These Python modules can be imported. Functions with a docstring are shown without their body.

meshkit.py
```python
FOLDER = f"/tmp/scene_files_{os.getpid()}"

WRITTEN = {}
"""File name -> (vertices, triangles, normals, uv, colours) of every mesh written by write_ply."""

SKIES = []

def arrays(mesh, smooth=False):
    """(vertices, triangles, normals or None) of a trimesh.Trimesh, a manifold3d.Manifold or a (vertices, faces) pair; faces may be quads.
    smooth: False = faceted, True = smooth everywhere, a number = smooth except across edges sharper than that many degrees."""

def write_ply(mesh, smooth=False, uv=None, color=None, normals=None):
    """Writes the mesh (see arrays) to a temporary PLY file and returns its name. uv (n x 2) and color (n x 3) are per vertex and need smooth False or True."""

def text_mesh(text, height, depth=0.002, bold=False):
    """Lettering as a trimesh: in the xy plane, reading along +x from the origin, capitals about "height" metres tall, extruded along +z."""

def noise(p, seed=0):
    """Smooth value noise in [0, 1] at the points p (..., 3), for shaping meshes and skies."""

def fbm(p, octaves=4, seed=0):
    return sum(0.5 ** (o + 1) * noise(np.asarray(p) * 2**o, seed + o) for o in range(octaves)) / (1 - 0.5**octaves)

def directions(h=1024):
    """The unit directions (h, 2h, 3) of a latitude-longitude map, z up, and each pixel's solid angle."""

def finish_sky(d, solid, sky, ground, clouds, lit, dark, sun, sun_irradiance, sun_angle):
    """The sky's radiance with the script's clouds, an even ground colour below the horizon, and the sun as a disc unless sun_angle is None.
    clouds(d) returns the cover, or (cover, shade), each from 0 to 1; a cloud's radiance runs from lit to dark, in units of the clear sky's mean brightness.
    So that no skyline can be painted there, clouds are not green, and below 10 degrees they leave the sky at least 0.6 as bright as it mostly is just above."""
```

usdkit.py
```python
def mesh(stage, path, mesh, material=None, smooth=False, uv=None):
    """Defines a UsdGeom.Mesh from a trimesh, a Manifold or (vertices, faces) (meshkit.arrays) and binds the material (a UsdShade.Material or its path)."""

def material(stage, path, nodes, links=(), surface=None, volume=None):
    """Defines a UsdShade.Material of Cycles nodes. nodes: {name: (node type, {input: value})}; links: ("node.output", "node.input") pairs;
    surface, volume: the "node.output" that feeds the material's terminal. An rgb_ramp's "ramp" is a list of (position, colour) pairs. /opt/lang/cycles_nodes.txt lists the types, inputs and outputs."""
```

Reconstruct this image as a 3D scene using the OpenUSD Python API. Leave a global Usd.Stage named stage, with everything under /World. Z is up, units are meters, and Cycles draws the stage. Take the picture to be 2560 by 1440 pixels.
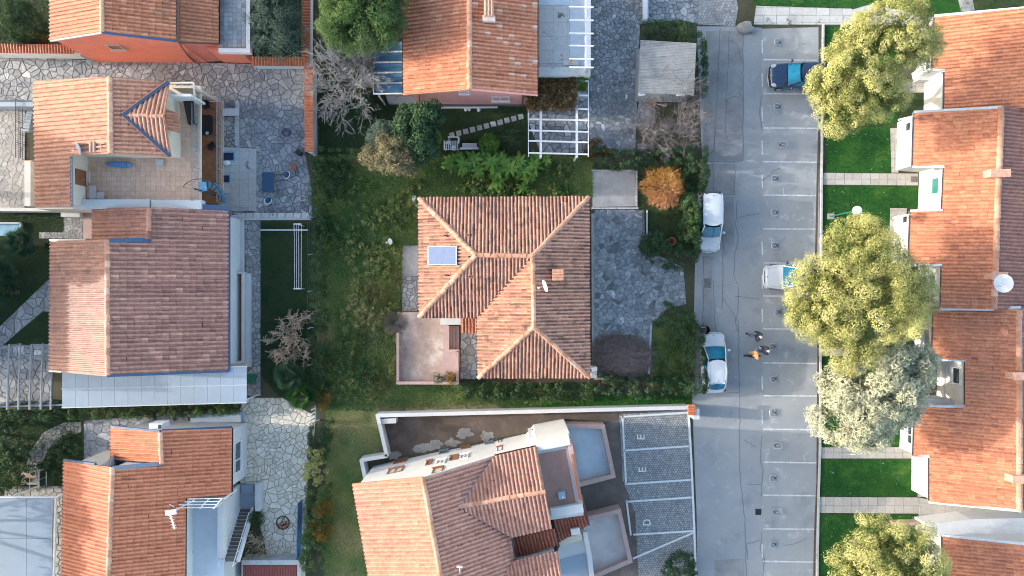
import math, random
import numpy as np
import shapely
import shapely.geometry as sg
import shapely.ops as so
import trimesh, manifold3d
from scipy.spatial import Voronoi
import usdkit, meshkit
from pxr import Usd, UsdGeom, UsdLux, UsdShade, Gf, Sdf, Vt

stage = Usd.Stage.CreateInMemory()
UsdGeom.SetStageUpAxis(stage, UsdGeom.Tokens.z)
UsdGeom.SetStageMetersPerUnit(stage, 1.0)
UsdGeom.Xform.Define(stage, '/World')
UsdGeom.Scope.Define(stage, '/World/Looks')

# ------------------------------------------------------------------ camera, sky, sun, exposure
H, F = 46.0, 1610.0                      # drone height in metres; survey scale of the plan (units per unit tangent)
cam = UsdGeom.Camera.Define(stage, '/World/camera')
cam.AddTranslateOp().Set(Gf.Vec3d(0, 0, H))
cam.CreateHorizontalApertureAttr(36.0)
cam.CreateVerticalApertureAttr(36.0 * 9 / 16)
cam.CreateFocalLengthAttr(36.0 * F / 2560)
cam.CreateClippingRangeAttr(Gf.Vec2f(0.5, 5000))
cam.CreateExposureAttr(1.85)

SUN_EL, SUN_AZ = math.radians(13.5), math.atan2(-1.0, 0.06)
sunv = np.array([math.cos(SUN_EL) * math.sin(SUN_AZ), math.cos(SUN_EL) * math.cos(SUN_AZ), math.sin(SUN_EL)])
dome = UsdLux.DomeLight.Define(stage, '/World/sky')
sky_mat = usdkit.material(stage, '/World/Looks/sky_look', {
    's': ('sky_texture', {'sky_type': 'single_scattering', 'sun_disc': False, 'sun_elevation': SUN_EL, 'sun_rotation': SUN_AZ,
                          'altitude': 50.0, 'air_density': 1.0, 'aerosol_density': 1.6, 'ozone_density': 1.0}),
    'b': ('background_shader', {'strength': 0.15})}, [('s.color', 'b.color')], surface='b.background')
UsdShade.MaterialBindingAPI.Apply(dome.GetPrim()).Bind(sky_mat)
sun = UsdLux.DistantLight.Define(stage, '/World/sun')
sun.CreateNormalizeAttr(True); sun.CreateIntensityAttr(0.42); sun.CreateAngleAttr(0.5)
sun.CreateColorAttr(Gf.Vec3f(1.0, 0.96, 0.90))
_z = sunv; _x = np.cross([0, 0, 1.0], _z); _x /= np.linalg.norm(_x); _y = np.cross(_z, _x)
sun.AddTransformOp().Set(Gf.Matrix4d(*_x, 0, *_y, 0, *_z, 0, 0, 0, 0, 1))

# ------------------------------------------------------------------ helpers
rng = np.random.default_rng(7)

def W(px, py, z=0.0):
    """plan survey coordinates -> metres, for a point at height z"""
    s = (H - z) / F
    return np.array([(px - 1280) * s, (720 - py) * s, z])

def poly(pts, z=0.0):
    return sg.Polygon([W(a, b, z)[:2] for a, b in pts]).buffer(0)

_names, LOC = {}, {}
def numbered(parent, name):
    k = (parent, name); n = _names.get(k, -1) + 1; _names[k] = n
    return f'{parent}/{name}' if n == 0 else f'{parent}/{name}_{n:03d}'

def tag(p, label=None, cat=None, group=None, kind=None):
    p = p.GetPrim() if hasattr(p, 'GetPrim') else p
    for k, v in (('label', label), ('category', cat), ('group', group), ('kind', kind)):
        if v: p.SetCustomDataByKey(k, v)
    return p

def thing(name, label, cat, loc=(0, 0, 0), group=None, rotz=0.0):
    path = numbered('/World', name)
    x = UsdGeom.Xform.Define(stage, path)
    x.AddTranslateOp().Set(Gf.Vec3d(*map(float, loc)))
    if rotz: x.AddRotateZOp().Set(math.degrees(rotz))
    tag(x, label, cat, group)
    LOC[path] = np.array(loc, float) if not rotz else np.zeros(3)
    return path

def copy_of(src, loc, rotz, label, group=None, scale=None, cat=None):
    path = numbered('/World', src.split('/')[-1])
    x = UsdGeom.Xform.Define(stage, path)
    x.GetPrim().GetReferences().AddInternalReference(src)
    x.GetPrim().SetInstanceable(True)
    x.ClearXformOpOrder()
    x.AddTranslateOp().Set(Gf.Vec3d(*map(float, loc))); x.AddRotateZOp().Set(math.degrees(rotz))
    if scale: x.AddScaleOp().Set(Gf.Vec3f(scale, scale, scale))
    tag(x, label, cat, group)
    return path

def top(path):
    return '/'.join(path.split('/')[:3])

def obj(name, m, mat, parent=None, tint=None, smooth=None, label=None, cat=None, group=None, kind=None):
    """one Mesh prim. m: MB or (v, f) in world metres; parent: path of a thing or part"""
    if isinstance(m, MB): m = m.mesh()
    v, f = np.asarray(m[0], float), np.asarray(m[1], np.int32)
    if len(f) == 0: return None
    path = numbered(parent or '/World', name)
    off = LOC.get(top(parent), 0) if parent else 0
    v = v - off
    if smooth:
        g = usdkit.mesh(stage, path, (v, f), mat, smooth=smooth)
    else:
        g = UsdGeom.Mesh.Define(stage, path)
        g.CreatePointsAttr(Vt.Vec3fArray.FromNumpy(v.astype(np.float32)))
        g.CreateFaceVertexCountsAttr(Vt.IntArray.FromNumpy(np.full(len(f), 3, np.int32)))
        g.CreateFaceVertexIndicesAttr(Vt.IntArray.FromNumpy(f.astype(np.int32).ravel()))
        g.CreateSubdivisionSchemeAttr('none')
        UsdShade.MaterialBindingAPI.Apply(g.GetPrim()).Bind(mat)
        if tint is not None:
            t = np.full(len(v), tint, np.float32) if np.ndim(tint) == 0 else np.asarray(tint, np.float32)
            UsdGeom.PrimvarsAPI(g).CreatePrimvar('tint', Sdf.ValueTypeNames.FloatArray, 'vertex').Set(Vt.FloatArray.FromNumpy(t))
    tag(g, label, cat, group, kind)
    return path

class MB:
    """collects triangles"""
    def __init__(s): s.v, s.f, s.t, s.n = [], [], [], 0
    def add(s, v, f, t=None):
        v = np.asarray(v, float); f = np.asarray(f, int)
        if f.ndim == 2 and f.shape[1] == 4: f = np.vstack([f[:, :3], f[:, [0, 2, 3]]])
        s.v.append(v); s.f.append(f + s.n); s.n += len(v)
        s.t.append(np.full(len(v), 0.5 if t is None else t))
        return s
    def mesh(s):
        if not s.v: return np.zeros((0, 3)), np.zeros((0, 3), int)
        return np.vstack(s.v), np.vstack(s.f)
    def tints(s): return np.concatenate(s.t)
    def box(s, x0, x1, y0, y1, z0, z1, t=None):
        v = np.array([[x, y, z] for z in (z0, z1) for x, y in ((x0, y0), (x1, y0), (x1, y1), (x0, y1))])
        return s.add(v, [[3, 2, 1, 0], [4, 5, 6, 7], [0, 1, 5, 4], [1, 2, 6, 5], [2, 3, 7, 6], [3, 0, 4, 7]], t)
    def obox(s, c, size, ang=0.0, t=None):
        """box with its base centre at c, turned about z"""
        hx, hy, h = size[0] / 2, size[1] / 2, size[2]
        v = np.array([[x, y, z] for z in (0, h) for x, y in ((-hx, -hy), (hx, -hy), (hx, hy), (-hx, hy))])
        ca, sa = math.cos(ang), math.sin(ang)
        v = v @ np.array([[ca, sa, 0], [-sa, ca, 0], [0, 0, 1]]) + np.asarray(c)
        return s.add(v, [[3, 2, 1, 0], [4, 5, 6, 7], [0, 1, 5, 4], [1, 2, 6, 5], [2, 3, 7, 6], [3, 0, 4, 7]], t)
    def bar(s, p, q, w, h, t=None):
        """rectangular bar from p to q; h is its upward size"""
        p, q = np.asarray(p, float), np.asarray(q, float)
        d = q - p; L = np.linalg.norm(d); d = d / max(L, 1e-9)
        up = np.array([0, 0, 1.0]) if abs(d[2]) < 0.95 else np.array([0, 1.0, 0])
        a = np.cross(d, up); a /= np.linalg.norm(a); b = np.cross(a, d)
        v = np.array([e + a * (w / 2) * i + b * (h / 2) * j for e in (p, q) for i, j in ((-1, -1), (1, -1), (1, 1), (-1, 1))])
        return s.add(v, [[3, 2, 1, 0], [4, 5, 6, 7], [0, 1, 5, 4], [1, 2, 6, 5], [2, 3, 7, 6], [3, 0, 4, 7]][0:6], t)
    def tube(s, pts, r, n=6, t=None, cap=True):
        pts = np.asarray(pts, float); r = np.broadcast_to(np.asarray(r, float), (len(pts),))
        d = np.gradient(pts, axis=0); d /= np.maximum(np.linalg.norm(d, axis=1, keepdims=True), 1e-9)
        ref = np.array([0.31, 0.17, 0.93]) if abs(d[0][2]) < 0.8 else np.array([0.9, 0.3, 0.1])
        a = np.cross(d, ref); a /= np.linalg.norm(a, axis=1, keepdims=True); b = np.cross(d, a)
        th = np.arange(n) / n * 2 * np.pi
        v = (pts[:, None] + r[:, None, None] * (np.cos(th)[None, :, None] * a[:, None] + np.sin(th)[None, :, None] * b[:, None])).reshape(-1, 3)
        k = len(pts); i = np.arange(k - 1)[:, None] * n; j = np.arange(n)[None]; j2 = (j + 1) % n
        f = np.stack([i + j, i + n + j, i + n + j2, i + j2], -1).reshape(-1, 4)
        f = np.vstack([f[:, :3], f[:, [0, 2, 3]]])
        if cap:
            f = np.vstack([f, [[0, x, x + 1] for x in range(1, n - 1)], [[(k - 1) * n, (k - 1) * n + x + 1, (k - 1) * n + x] for x in range(1, n - 1)]])
        return s.add(v, f, t)
    def cyl(s, c, r, h, n=16, r2=None, t=None):
        c = np.asarray(c, float)
        return s.tube([c, c + [0, 0, h]], [r, r if r2 is None else r2], n, t)
    def ball(s, c, r, n=2, t=None):
        m = trimesh.creation.icosphere(n, 1.0)
        return s.add(m.vertices * np.asarray(r) + np.asarray(c), m.faces, t)
    def lathe(s, c, prof, n=20, t=None):
        th = np.arange(n) / n * 2 * np.pi; prof = np.asarray(prof, float)
        v = np.stack([prof[:, None, 0] * np.cos(th), prof[:, None, 0] * np.sin(th), np.repeat(prof[:, 1:2], n, 1)], -1).reshape(-1, 3) + np.asarray(c)
        k = len(prof); i = np.arange(k - 1)[:, None] * n; j = np.arange(n)[None]; j2 = (j + 1) % n
        return s.add(v, np.stack([i + j, i + j2, i + n + j2, i + n + j], -1).reshape(-1, 4), t)
    def prism(s, p, z0, z1, t=None):
        """shapely polygon (or multi) extruded from z0 to z1"""
        for g in getattr(p, 'geoms', [p]):
            if g.is_empty or g.area < 1e-5 or g.geom_type != 'Polygon': continue
            m = trimesh.creation.extrude_polygon(g, z1 - z0, engine='earcut')
            s.add(m.vertices + [0, 0, z0], m.faces, t)
        return s
    def sheet(s, p, z, t=None):
        for g in getattr(p, 'geoms', [p]):
            if g.is_empty or g.area < 1e-5 or g.geom_type != 'Polygon': continue
            v, f = trimesh.creation.triangulate_polygon(g, engine='earcut')
            f = np.asarray(f); a = v[f]
            cr = (a[:, 1, 0] - a[:, 0, 0]) * (a[:, 2, 1] - a[:, 0, 1]) - (a[:, 1, 1] - a[:, 0, 1]) * (a[:, 2, 0] - a[:, 0, 0])
            f[cr < 0] = f[cr < 0][:, ::-1]
            zz = z(v) if callable(z) else np.full(len(v), z)
            s.add(np.column_stack([v, zz]), f, t)
        return s

# ------------------------------------------------------------------ materials
def mat(name, color, rough=0.7, metal=0.0, var=0.12, scale=6.0, bump=0.0, bscale=30.0, spec=0.5, ramp=None, tint=None, detail=5, coat=0.0, trans=0.0, extra=None, ramp_scale=None, ior=1.5):
    """principled with noise variation. ramp: [(pos, colour)] over a noise; tint: [(pos, colour)] over the mesh's tint attribute; extra: list of (scale, lo, hi, colour, strength) noise patches"""
    color = np.asarray(color, float)
    n = {'g': ('geometry', {}), 'p': ('principled_bsdf', {'roughness': rough, 'metallic': metal, 'specular_ior_level': spec, 'coat_weight': coat, 'ior': ior}),
         'n': ('noise_texture', {'scale': scale if ramp_scale is None else ramp_scale, 'detail': float(detail), 'roughness': 0.6})}
    L = [('g.position', 'n.vector')]
    if tint is not None:
        n['a'] = ('attribute', {'attribute': 'tint'}); n['r'] = ('rgb_ramp', {'ramp': tint}); L.append(('a.fac', 'r.fac')); cur = 'r.color'
        n['vr'] = ('rgb_ramp', {'ramp': [(0.25, [1 - var * 1.6] * 3), (0.75, [1 + var] * 3)]})
        n['vm'] = ('mix', {'mix_type': 'multiply', 'fac': 1.0}); L += [('n.fac', 'vr.fac'), (cur, 'vm.color1'), ('vr.color', 'vm.color2')]; cur = 'vm.color'
    else:
        r = ramp or [(0.25, color * (1 - var * 1.6)), (0.75, np.minimum(color * (1 + var), 0.95))]
        n['r'] = ('rgb_ramp', {'ramp': [(a, list(b)) for a, b in r]}); L.append(('n.fac', 'r.fac')); cur = 'r.color'
    for i, (sc, lo, hi, c, st) in enumerate(extra or []):
        n[f'en{i}'] = ('noise_texture', {'scale': sc, 'detail': 6.0, 'roughness': 0.65})
        n[f'em{i}'] = ('mapping', {'location': (3.1 * i + 1.7, 5.3 * i, 0.0)})
        n[f'er{i}'] = ('rgb_ramp', {'ramp': [(lo, [0, 0, 0]), (hi, [st, st, st])]})
        n[f'ex{i}'] = ('mix', {'mix_type': 'mix', 'color2': tuple(c)})
        L += [('g.position', f'em{i}.vector'), (f'em{i}.vector', f'en{i}.vector'), (f'en{i}.fac', f'er{i}.fac'), (f'er{i}.color', f'ex{i}.fac'), (cur, f'ex{i}.color1')]; cur = f'ex{i}.color'
    L.append((cur, 'p.base_color')); sur = 'p.BSDF'
    if bump:
        n['bn'] = ('noise_texture', {'scale': bscale, 'detail': 4.0, 'roughness': 0.6}); n['b'] = ('bump', {'strength': bump, 'distance': 0.02})
        L += [('g.position', 'bn.vector'), ('bn.fac', 'b.height'), ('b.normal', 'p.normal')]
    if trans:
        n['tr'] = ('translucent_bsdf', {}); n['mx'] = ('mix_closure', {'fac': trans}); L += [(cur, 'tr.color'), ('p.BSDF', 'mx.closure1'), ('tr.BSDF', 'mx.closure2')]; sur = 'mx.closure'
    return usdkit.material(stage, '/World/Looks/' + name, n, L, surface=sur)

def tile_mat(name, cols, stain=None, var=0.22, spec=.32, ior=1.5):
    return mat(name, (0, 0, 0), rough=0.58, var=var, scale=5.0, tint=cols, bump=0.15, bscale=40, spec=spec, ior=ior, extra=stain or [])

def leaf_mat(name, cols, trans=0.3, rough=0.6):
    return mat(name, (0, 0, 0), rough=rough, var=0.12, scale=2.0, tint=cols, spec=0.3, trans=trans)

BLACKMOULD = (0.035, 0.028, 0.024)
M = {}
M['tile_coral'] = tile_mat('tile_coral_look', [(0, (.33, .115, .06)), (.5, (.46, .17, .09)), (1, (.60, .27, .15))], [(0.5, .55, .75, (.16, .10, .08), .5)])
M['tile_cream'] = tile_mat('tile_cream_look', [(0, (.30, .12, .07)), (.3, (.46, .205, .125)), (.5, (.52, .25, .16)), (1, (.60, .32, .21))])
M['tile_brown'] = tile_mat('tile_brown_look', [(0, (.16, .065, .05)), (.3, (.28, .125, .09)), (.5, (.345, .16, .115)), (.8, (.43, .215, .15)), (1, (.54, .30, .21))], [(1.2, .56, .8, (.15, .09, .085), .4)], spec=.62)
M['tile_orange'] = tile_mat('tile_orange_look', [(0, (.25, .08, .045)), (.3, (.45, .15, .078)), (.5, (.52, .185, .095)), (1, (.58, .235, .13))], var=.15)
M['tile_top'] = tile_mat('tile_top_look', [(0, (.28, .095, .05)), (.3, (.45, .165, .09)), (.6, (.52, .215, .12)), (.86, (.58, .28, .17)), (1, (.58, .43, .35))], [(.7, .60, .75, (.55, .40, .32), .6), (1.1, .66, .8, (.13, .09, .08), .5)])
M['tile_centre'] = tile_mat('tile_centre_look', [(0, (.13, .065, .048)), (.25, (.33, .155, .105)), (.5, (.48, .235, .155)), (1, (.58, .33, .23))], [(0.45, .50, .66, (.22, .115, .085), .7), (1.3, .56, .68, (.07, .048, .042), .8)])
M['tile_rotated'] = tile_mat('tile_rotated_look', [(0, (.24, .10, .07)), (.3, (.40, .185, .13)), (.5, (.46, .225, .16)), (1, (.53, .29, .21))])
M['tile_dark'] = tile_mat('tile_dark_look', [(0, (.16, .05, .03)), (.5, (.25, .075, .042)), (1, (.33, .11, .06))])
M['tile_row'] = tile_mat('tile_row_look', [(0, (.26, .105, .07)), (.3, (.45, .18, .105)), (.5, (.52, .225, .13)), (.85, (.58, .28, .17)), (1, (.58, .24, .12))], [(.6, .55, .7, (.32, .135, .095), .4), (2.0, .66, .8, (.15, .07, .05), .5)])
M['tile_row_dark'] = tile_mat('tile_row_dark_look', [(0, (.22, .10, .08)), (.5, (.32, .15, .115)), (1, (.42, .21, .155))], [(1.3, .58, .72, (.06, .045, .04), .85)])
M['ridge'] = tile_mat('ridge_look', [(0, (.40, .19, .12)), (.5, (.52, .27, .18)), (1, (.60, .36, .26))])
M['coping'] = tile_mat('coping_look', [(0, (.42, .13, .06)), (.5, (.52, .17, .08)), (1, (.58, .23, .12))])
M['under'] = mat('under_look', (.10, .045, .03), .9)
M['coral'] = mat('coral_wall_look', (.60, .17, .11), .85, var=.08, scale=1.5, bump=.1)
M['pink'] = mat('pink_wall_look', (.60, .27, .24), .85, var=.06, scale=1.5, bump=.1)
M['cream'] = mat('cream_wall_look', (.58, .50, .40), .85, var=.06, scale=1.2, bump=.1)
M['white'] = mat('white_wall_look', (.50, .50, .495), .8, var=.06, scale=.9, bump=.08, extra=[(1.5, .6, .85, (.45, .44, .42), .4)])
M['whitepaint'] = mat('white_paint_look', (.62, .62, .63), .5, var=.05, scale=3)
M['dirtywhite'] = mat('weathered_white_look', (.46, .46, .45), .85, var=.12, scale=1.2, bump=.15, extra=[(2.5, .55, .72, (.16, .15, .14), .75)])
M['paleroof'] = mat('pale_roof_look', (.255, .315, .375), .55, var=.05, scale=.8, extra=[(.9, .5, .8, (.225, .28, .34), .5), (3.2, .62, .76, (.20, .235, .26), .45)])
M['blueflash'] = mat('blue_flashing_look', (.045, .085, .16), .45, var=.1, metal=.2)
M['bluegutter'] = mat('grey_gutter_look', (.20, .23, .27), .4, metal=.4, var=.1)
M['whitetrim'] = mat('white_trim_look', (.50, .54, .58), .45, var=.06)
M['brownmetal'] = mat('brown_metal_look', (.10, .055, .04), .5, var=.1)
M['terracotta'] = mat('terracotta_floor_look', (.42, .27, .20), .8, var=.1, tint=[(0, (.54, .34, .23)), (.5, (.62, .41, .29)), (1, (.69, .47, .34))], extra=[(.8, .5, .8, (.50, .37, .29), .5)])
M['rustfloor'] = mat('rust_floor_look', (.36, .15, .07), .75, var=.2, scale=1.5, extra=[(1.6, .55, .75, (.14, .07, .05), .6)])
M['pinkfloor'] = mat('pink_concrete_look', (.40, .28, .225), .85, var=.15, scale=1.8, bump=.1, extra=[(.7, .46, .66, (.58, .48, .41), .85), (1.7, .55, .70, (.24, .16, .115), .7), (7, .62, .74, (.20, .14, .10), .4)])
M['pinkwall'] = mat('pink_parapet_look', (.42, .29, .26), .85, var=.1, scale=2)
M['bluefloor'] = mat('grey_membrane_look', (.44, .50, .55), .6, var=.1, scale=.9, extra=[(.9, .5, .75, (.32, .39, .45), .7), (2.6, .58, .74, (.36, .38, .36), .6), (.5, .58, .7, (.25, .30, .33), .5)])
M['roofterrace'] = mat('roof_terrace_floor_look', (.34, .20, .16), .85, var=.1, scale=1.5, extra=[(1.2, .5, .75, (.27, .155, .13), .6), (4, .6, .8, (.40, .26, .22), .4)])
M['palefloor'] = mat('pale_terrace_floor_look', (.58, .62, .66), .8, var=.06, scale=1.0, extra=[(1.2, .5, .8, (.50, .54, .58), .5)])
M['browncourt'] = mat('brown_court_look', (.095, .07, .055), .9, var=.25, scale=1.0, bump=.15, extra=[(.6, .48, .68, (.15, .115, .095), .7), (1.4, .58, .72, (.055, .042, .034), .6), (6, .68, .76, (.36, .34, .32), .5)])
M['greyfloor'] = mat('grey_screed_look', (.50, .45, .43), .85, var=.1, scale=1.2, extra=[(.8, .52, .75, (.36, .33, .31), .6), (2.4, .58, .72, (.60, .56, .54), .5)])
M['door_brown'] = mat('door_brown_look', (.20, .075, .03), .5, var=.15)
M['green_glass'] = mat('green_glass_look', (.03, .16, .13), .08, var=.1, spec=.8)
M['glass'] = mat('window_glass_look', (.03, .04, .05), .05, var=.1, spec=.9)
M['carglass'] = mat('car_glass_look', (.004, .115, .20), .08, var=.25, scale=3, spec=.45)  # teal base colour stands in for the sky reflected in the glass
M['shutter'] = mat('shutter_look', (.22, .10, .06), .6, var=.15)
M['curtain'] = mat('roller_blind_look', (.42, .37, .33), .7, var=.08)
M['black'] = mat('black_plastic_look', (.012, .012, .014), .5, var=.1)
M['darkblue'] = mat('dark_blue_cloth_look', (.02, .06, .12), .75, var=.15)
M['bluetarp'] = mat('blue_tarp_look', (.02, .10, .19), .55, var=.2, scale=1.5)
M['bluecloth'] = mat('blue_cloth_look', (.10, .22, .42), .8, var=.15)
M['lightblue'] = mat('light_blue_steel_look', (.16, .36, .50), .4, var=.15)
M['greymetal'] = mat('grey_metal_look', (.30, .32, .34), .4, metal=.5, var=.1)
M['darkmetal'] = mat('dark_metal_look', (.05, .055, .065), .45, metal=.4, var=.1)
M['solar'] = mat('solar_collector_look', (.105, .15, .27), .4, var=.05, spec=.3)
M['concrete'] = mat('concrete_look', (.34, .33, .32), .9, var=.15, scale=1.2, bump=.15, extra=[(.9, .5, .75, (.20, .19, .18), .6), (3.5, .6, .75, (.45, .44, .43), .4)])
M['darkconcrete'] = mat('dark_concrete_look', (.13, .105, .09), .9, var=.2, scale=1.0, bump=.15, extra=[(.7, .5, .72, (.22, .19, .17), .6), (5, .66, .74, (.34, .32, .30), .4)])
M['wood'] = mat('weathered_wood_look', (.30, .30, .30), .8, var=.2, scale=5)
M['bark'] = mat('bark_look', (.13, .095, .07), .95, var=.25, scale=8, bump=.4)
M['palebark'] = mat('pale_bark_look', (.36, .34, .32), .9, var=.2, scale=8)
M['tanbark'] = mat('tan_bark_look', (.36, .27, .19), .9, var=.2, scale=8)
M['greybark'] = mat('grey_bark_look', (.17, .145, .145), .9, var=.25, scale=8)
M['deadtwig'] = mat('dead_twig_look', (.27, .195, .17), .95, var=.3, scale=4)
M['soil'] = mat('soil_look', (.10, .07, .05), .95, var=.3, scale=2)
M['asphalt'] = mat('asphalt_look', (.225, .235, .245), .85, bump=.2, bscale=60, ramp=[(.2, (.22, .235, .245)), (.5, (.265, .275, .285)), (.8, (.31, .32, .325))], ramp_scale=.35, detail=8,
                   extra=[(.55, .54, .7, (.175, .19, .215), .6), (1.3, .57, .72, (.40, .40, .395), .6), (9, .60, .75, (.16, .165, .17), .35), (3.2, .64, .72, (.13, .135, .14), .5)])
M['bayconcrete'] = mat('bay_concrete_look', (.24, .245, .25), .88, bump=.2, bscale=60, ramp=[(.2, (.23, .24, .25)), (.5, (.28, .29, .295)), (.8, (.33, .335, .335))], ramp_scale=.45, detail=8,
                   extra=[(.5, .55, .72, (.16, .175, .20), .65), (1.1, .57, .70, (.47, .47, .46), .65), (12, .64, .76, (.14, .145, .15), .25)])
M['patch'] = mat('road_patch_look', (.23, .23, .235), .9, var=.18, scale=.9, bump=.2, bscale=60, extra=[(2.2, .62, .74, (.075, .078, .085), .8), (.8, .5, .7, (.28, .28, .28), .5)])
M['crack'] = mat('crack_look', (.10, .105, .11), .95, var=.3)
M['line'] = mat('road_paint_look', (.55, .56, .57), .8, var=.12, scale=3, extra=[(4.5, .5, .66, (.28, .285, .29), .8)])
M['whiteline'] = mat('white_kerb_paint_look', (.62, .63, .63), .8, var=.1, scale=3, extra=[(6, .58, .72, (.33, .33, .33), .7)])
M['slab'] = mat('slab_look', (0, 0, 0), .9, var=.1, tint=[(0, (.36, .335, .30)), (.5, (.41, .385, .35)), (1, (.46, .435, .40))], bump=.1, extra=[(1.2, .58, .75, (.26, .25, .22), .5)])
M['slabdirty'] = mat('stained_slab_look', (0, 0, 0), .9, var=.1, tint=[(0, (.38, .38, .37)), (1, (.48, .475, .46))], bump=.1, extra=[(1.6, .60, .68, (.06, .06, .055), .85)])
M['stoneblue'] = mat('grey_stone_look', (0, 0, 0), .85, var=.28, scale=5, bump=.5, bscale=14, tint=[(0, (.18, .195, .21)), (.5, (.30, .31, .325)), (.85, (.41, .41, .42)), (1, (.56, .56, .56))], extra=[(.35, .5, .68, (.12, .115, .11), .6), (2.5, .60, .72, (.07, .07, .07), .6), (1.0, .56, .68, (.12, .125, .105), .6), (4.5, .62, .72, (.46, .46, .455), .45)])
M['stonedrive'] = mat('blue_grey_stone_look', (0, 0, 0), .85, var=.3, scale=4, bump=.5, bscale=14, tint=[(0, (.16, .175, .19)), (.5, (.27, .285, .30)), (.85, (.37, .38, .39)), (1, (.55, .55, .55))], extra=[(.8, .52, .68, (.17, .18, .19), .65), (3.5, .60, .70, (.44, .45, .46), .5), (1.6, .62, .72, (.07, .075, .08), .6)])
M['stonepale'] = mat('pale_grey_stone_look', (0, 0, 0), .85, var=.22, scale=5, bump=.4, bscale=14, tint=[(0, (.24, .23, .225)), (.5, (.33, .32, .31)), (1, (.46, .45, .43))], extra=[(.5, .52, .7, (.20, .20, .20), .6)])
M['stonecream'] = mat('cream_stone_look', (0, 0, 0), .85, var=.15, scale=4, bump=.4, bscale=14, tint=[(0, (.58, .51, .40)), (.5, (.73, .65, .53)), (1, (.84, .77, .65))], extra=[(.8, .56, .72, (.38, .34, .20), .6), (1.1, .66, .74, (.13, .10, .08), .6)])
M['stonewarm'] = mat('mixed_stone_look', (0, 0, 0), .85, var=.2, scale=4, bump=.4, bscale=14, tint=[(0, (.22, .20, .19)), (.6, (.38, .35, .31)), (.9, (.46, .42, .36)), (1, (.42, .20, .10))])
M['mortar'] = mat('mortar_look', (.145, .145, .145), .95, var=.25, scale=2)
M['mortarlight'] = mat('light_mortar_look', (.24, .23, .22), .95, var=.2, scale=2)
M['mortarbrown'] = mat('brown_mortar_look', (.24, .19, .14), .95, var=.25, scale=1.5, extra=[(.9, .55, .7, (.14, .13, .05), .6)])
M['hexstone'] = mat('hexagon_paver_look', (0, 0, 0), .85, var=.15, scale=5, tint=[(0, (.22, .225, .23)), (.5, (.29, .295, .30)), (1, (.37, .37, .37))], extra=[(.7, .55, .7, (.14, .145, .15), .6)])
M['hexjoint'] = mat('mossy_joint_look', (.05, .052, .05), .95, var=.3, extra=[(1.5, .5, .65, (.09, .095, .09), .6)])
M['turf'] = mat('turf_look', (.03, .07, .02), .95, ramp=[(.3, (.010, .06, .010)), (.5, (.020, .10, .014)), (.62, (.07, .15, .025)), (.75, (.17, .17, .06))], ramp_scale=.8, detail=8, bump=.6, bscale=16)
M['turfdark'] = mat('dark_turf_look', (.03, .05, .02), .95, ramp=[(.3, (.02, .04, .014)), (.5, (.032, .055, .02)), (.7, (.06, .065, .03))], ramp_scale=.8, detail=8, bump=.6, bscale=16)
M['wildturf'] = mat('wild_ground_look', (.07, .09, .03), .95, ramp=[(.25, (.055, .095, .03)), (.42, (.11, .16, .05)), (.58, (.19, .19, .08)), (.75, (.30, .235, .15))], ramp_scale=.55, detail=9, bump=.8, bscale=10)
M['ground'] = mat('ground_look', (.06, .06, .03), .95, ramp=[(.3, (.035, .04, .018)), (.5, (.06, .06, .03)), (.7, (.09, .075, .045))], ramp_scale=.6, detail=8, bump=.5, bscale=12)
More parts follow.
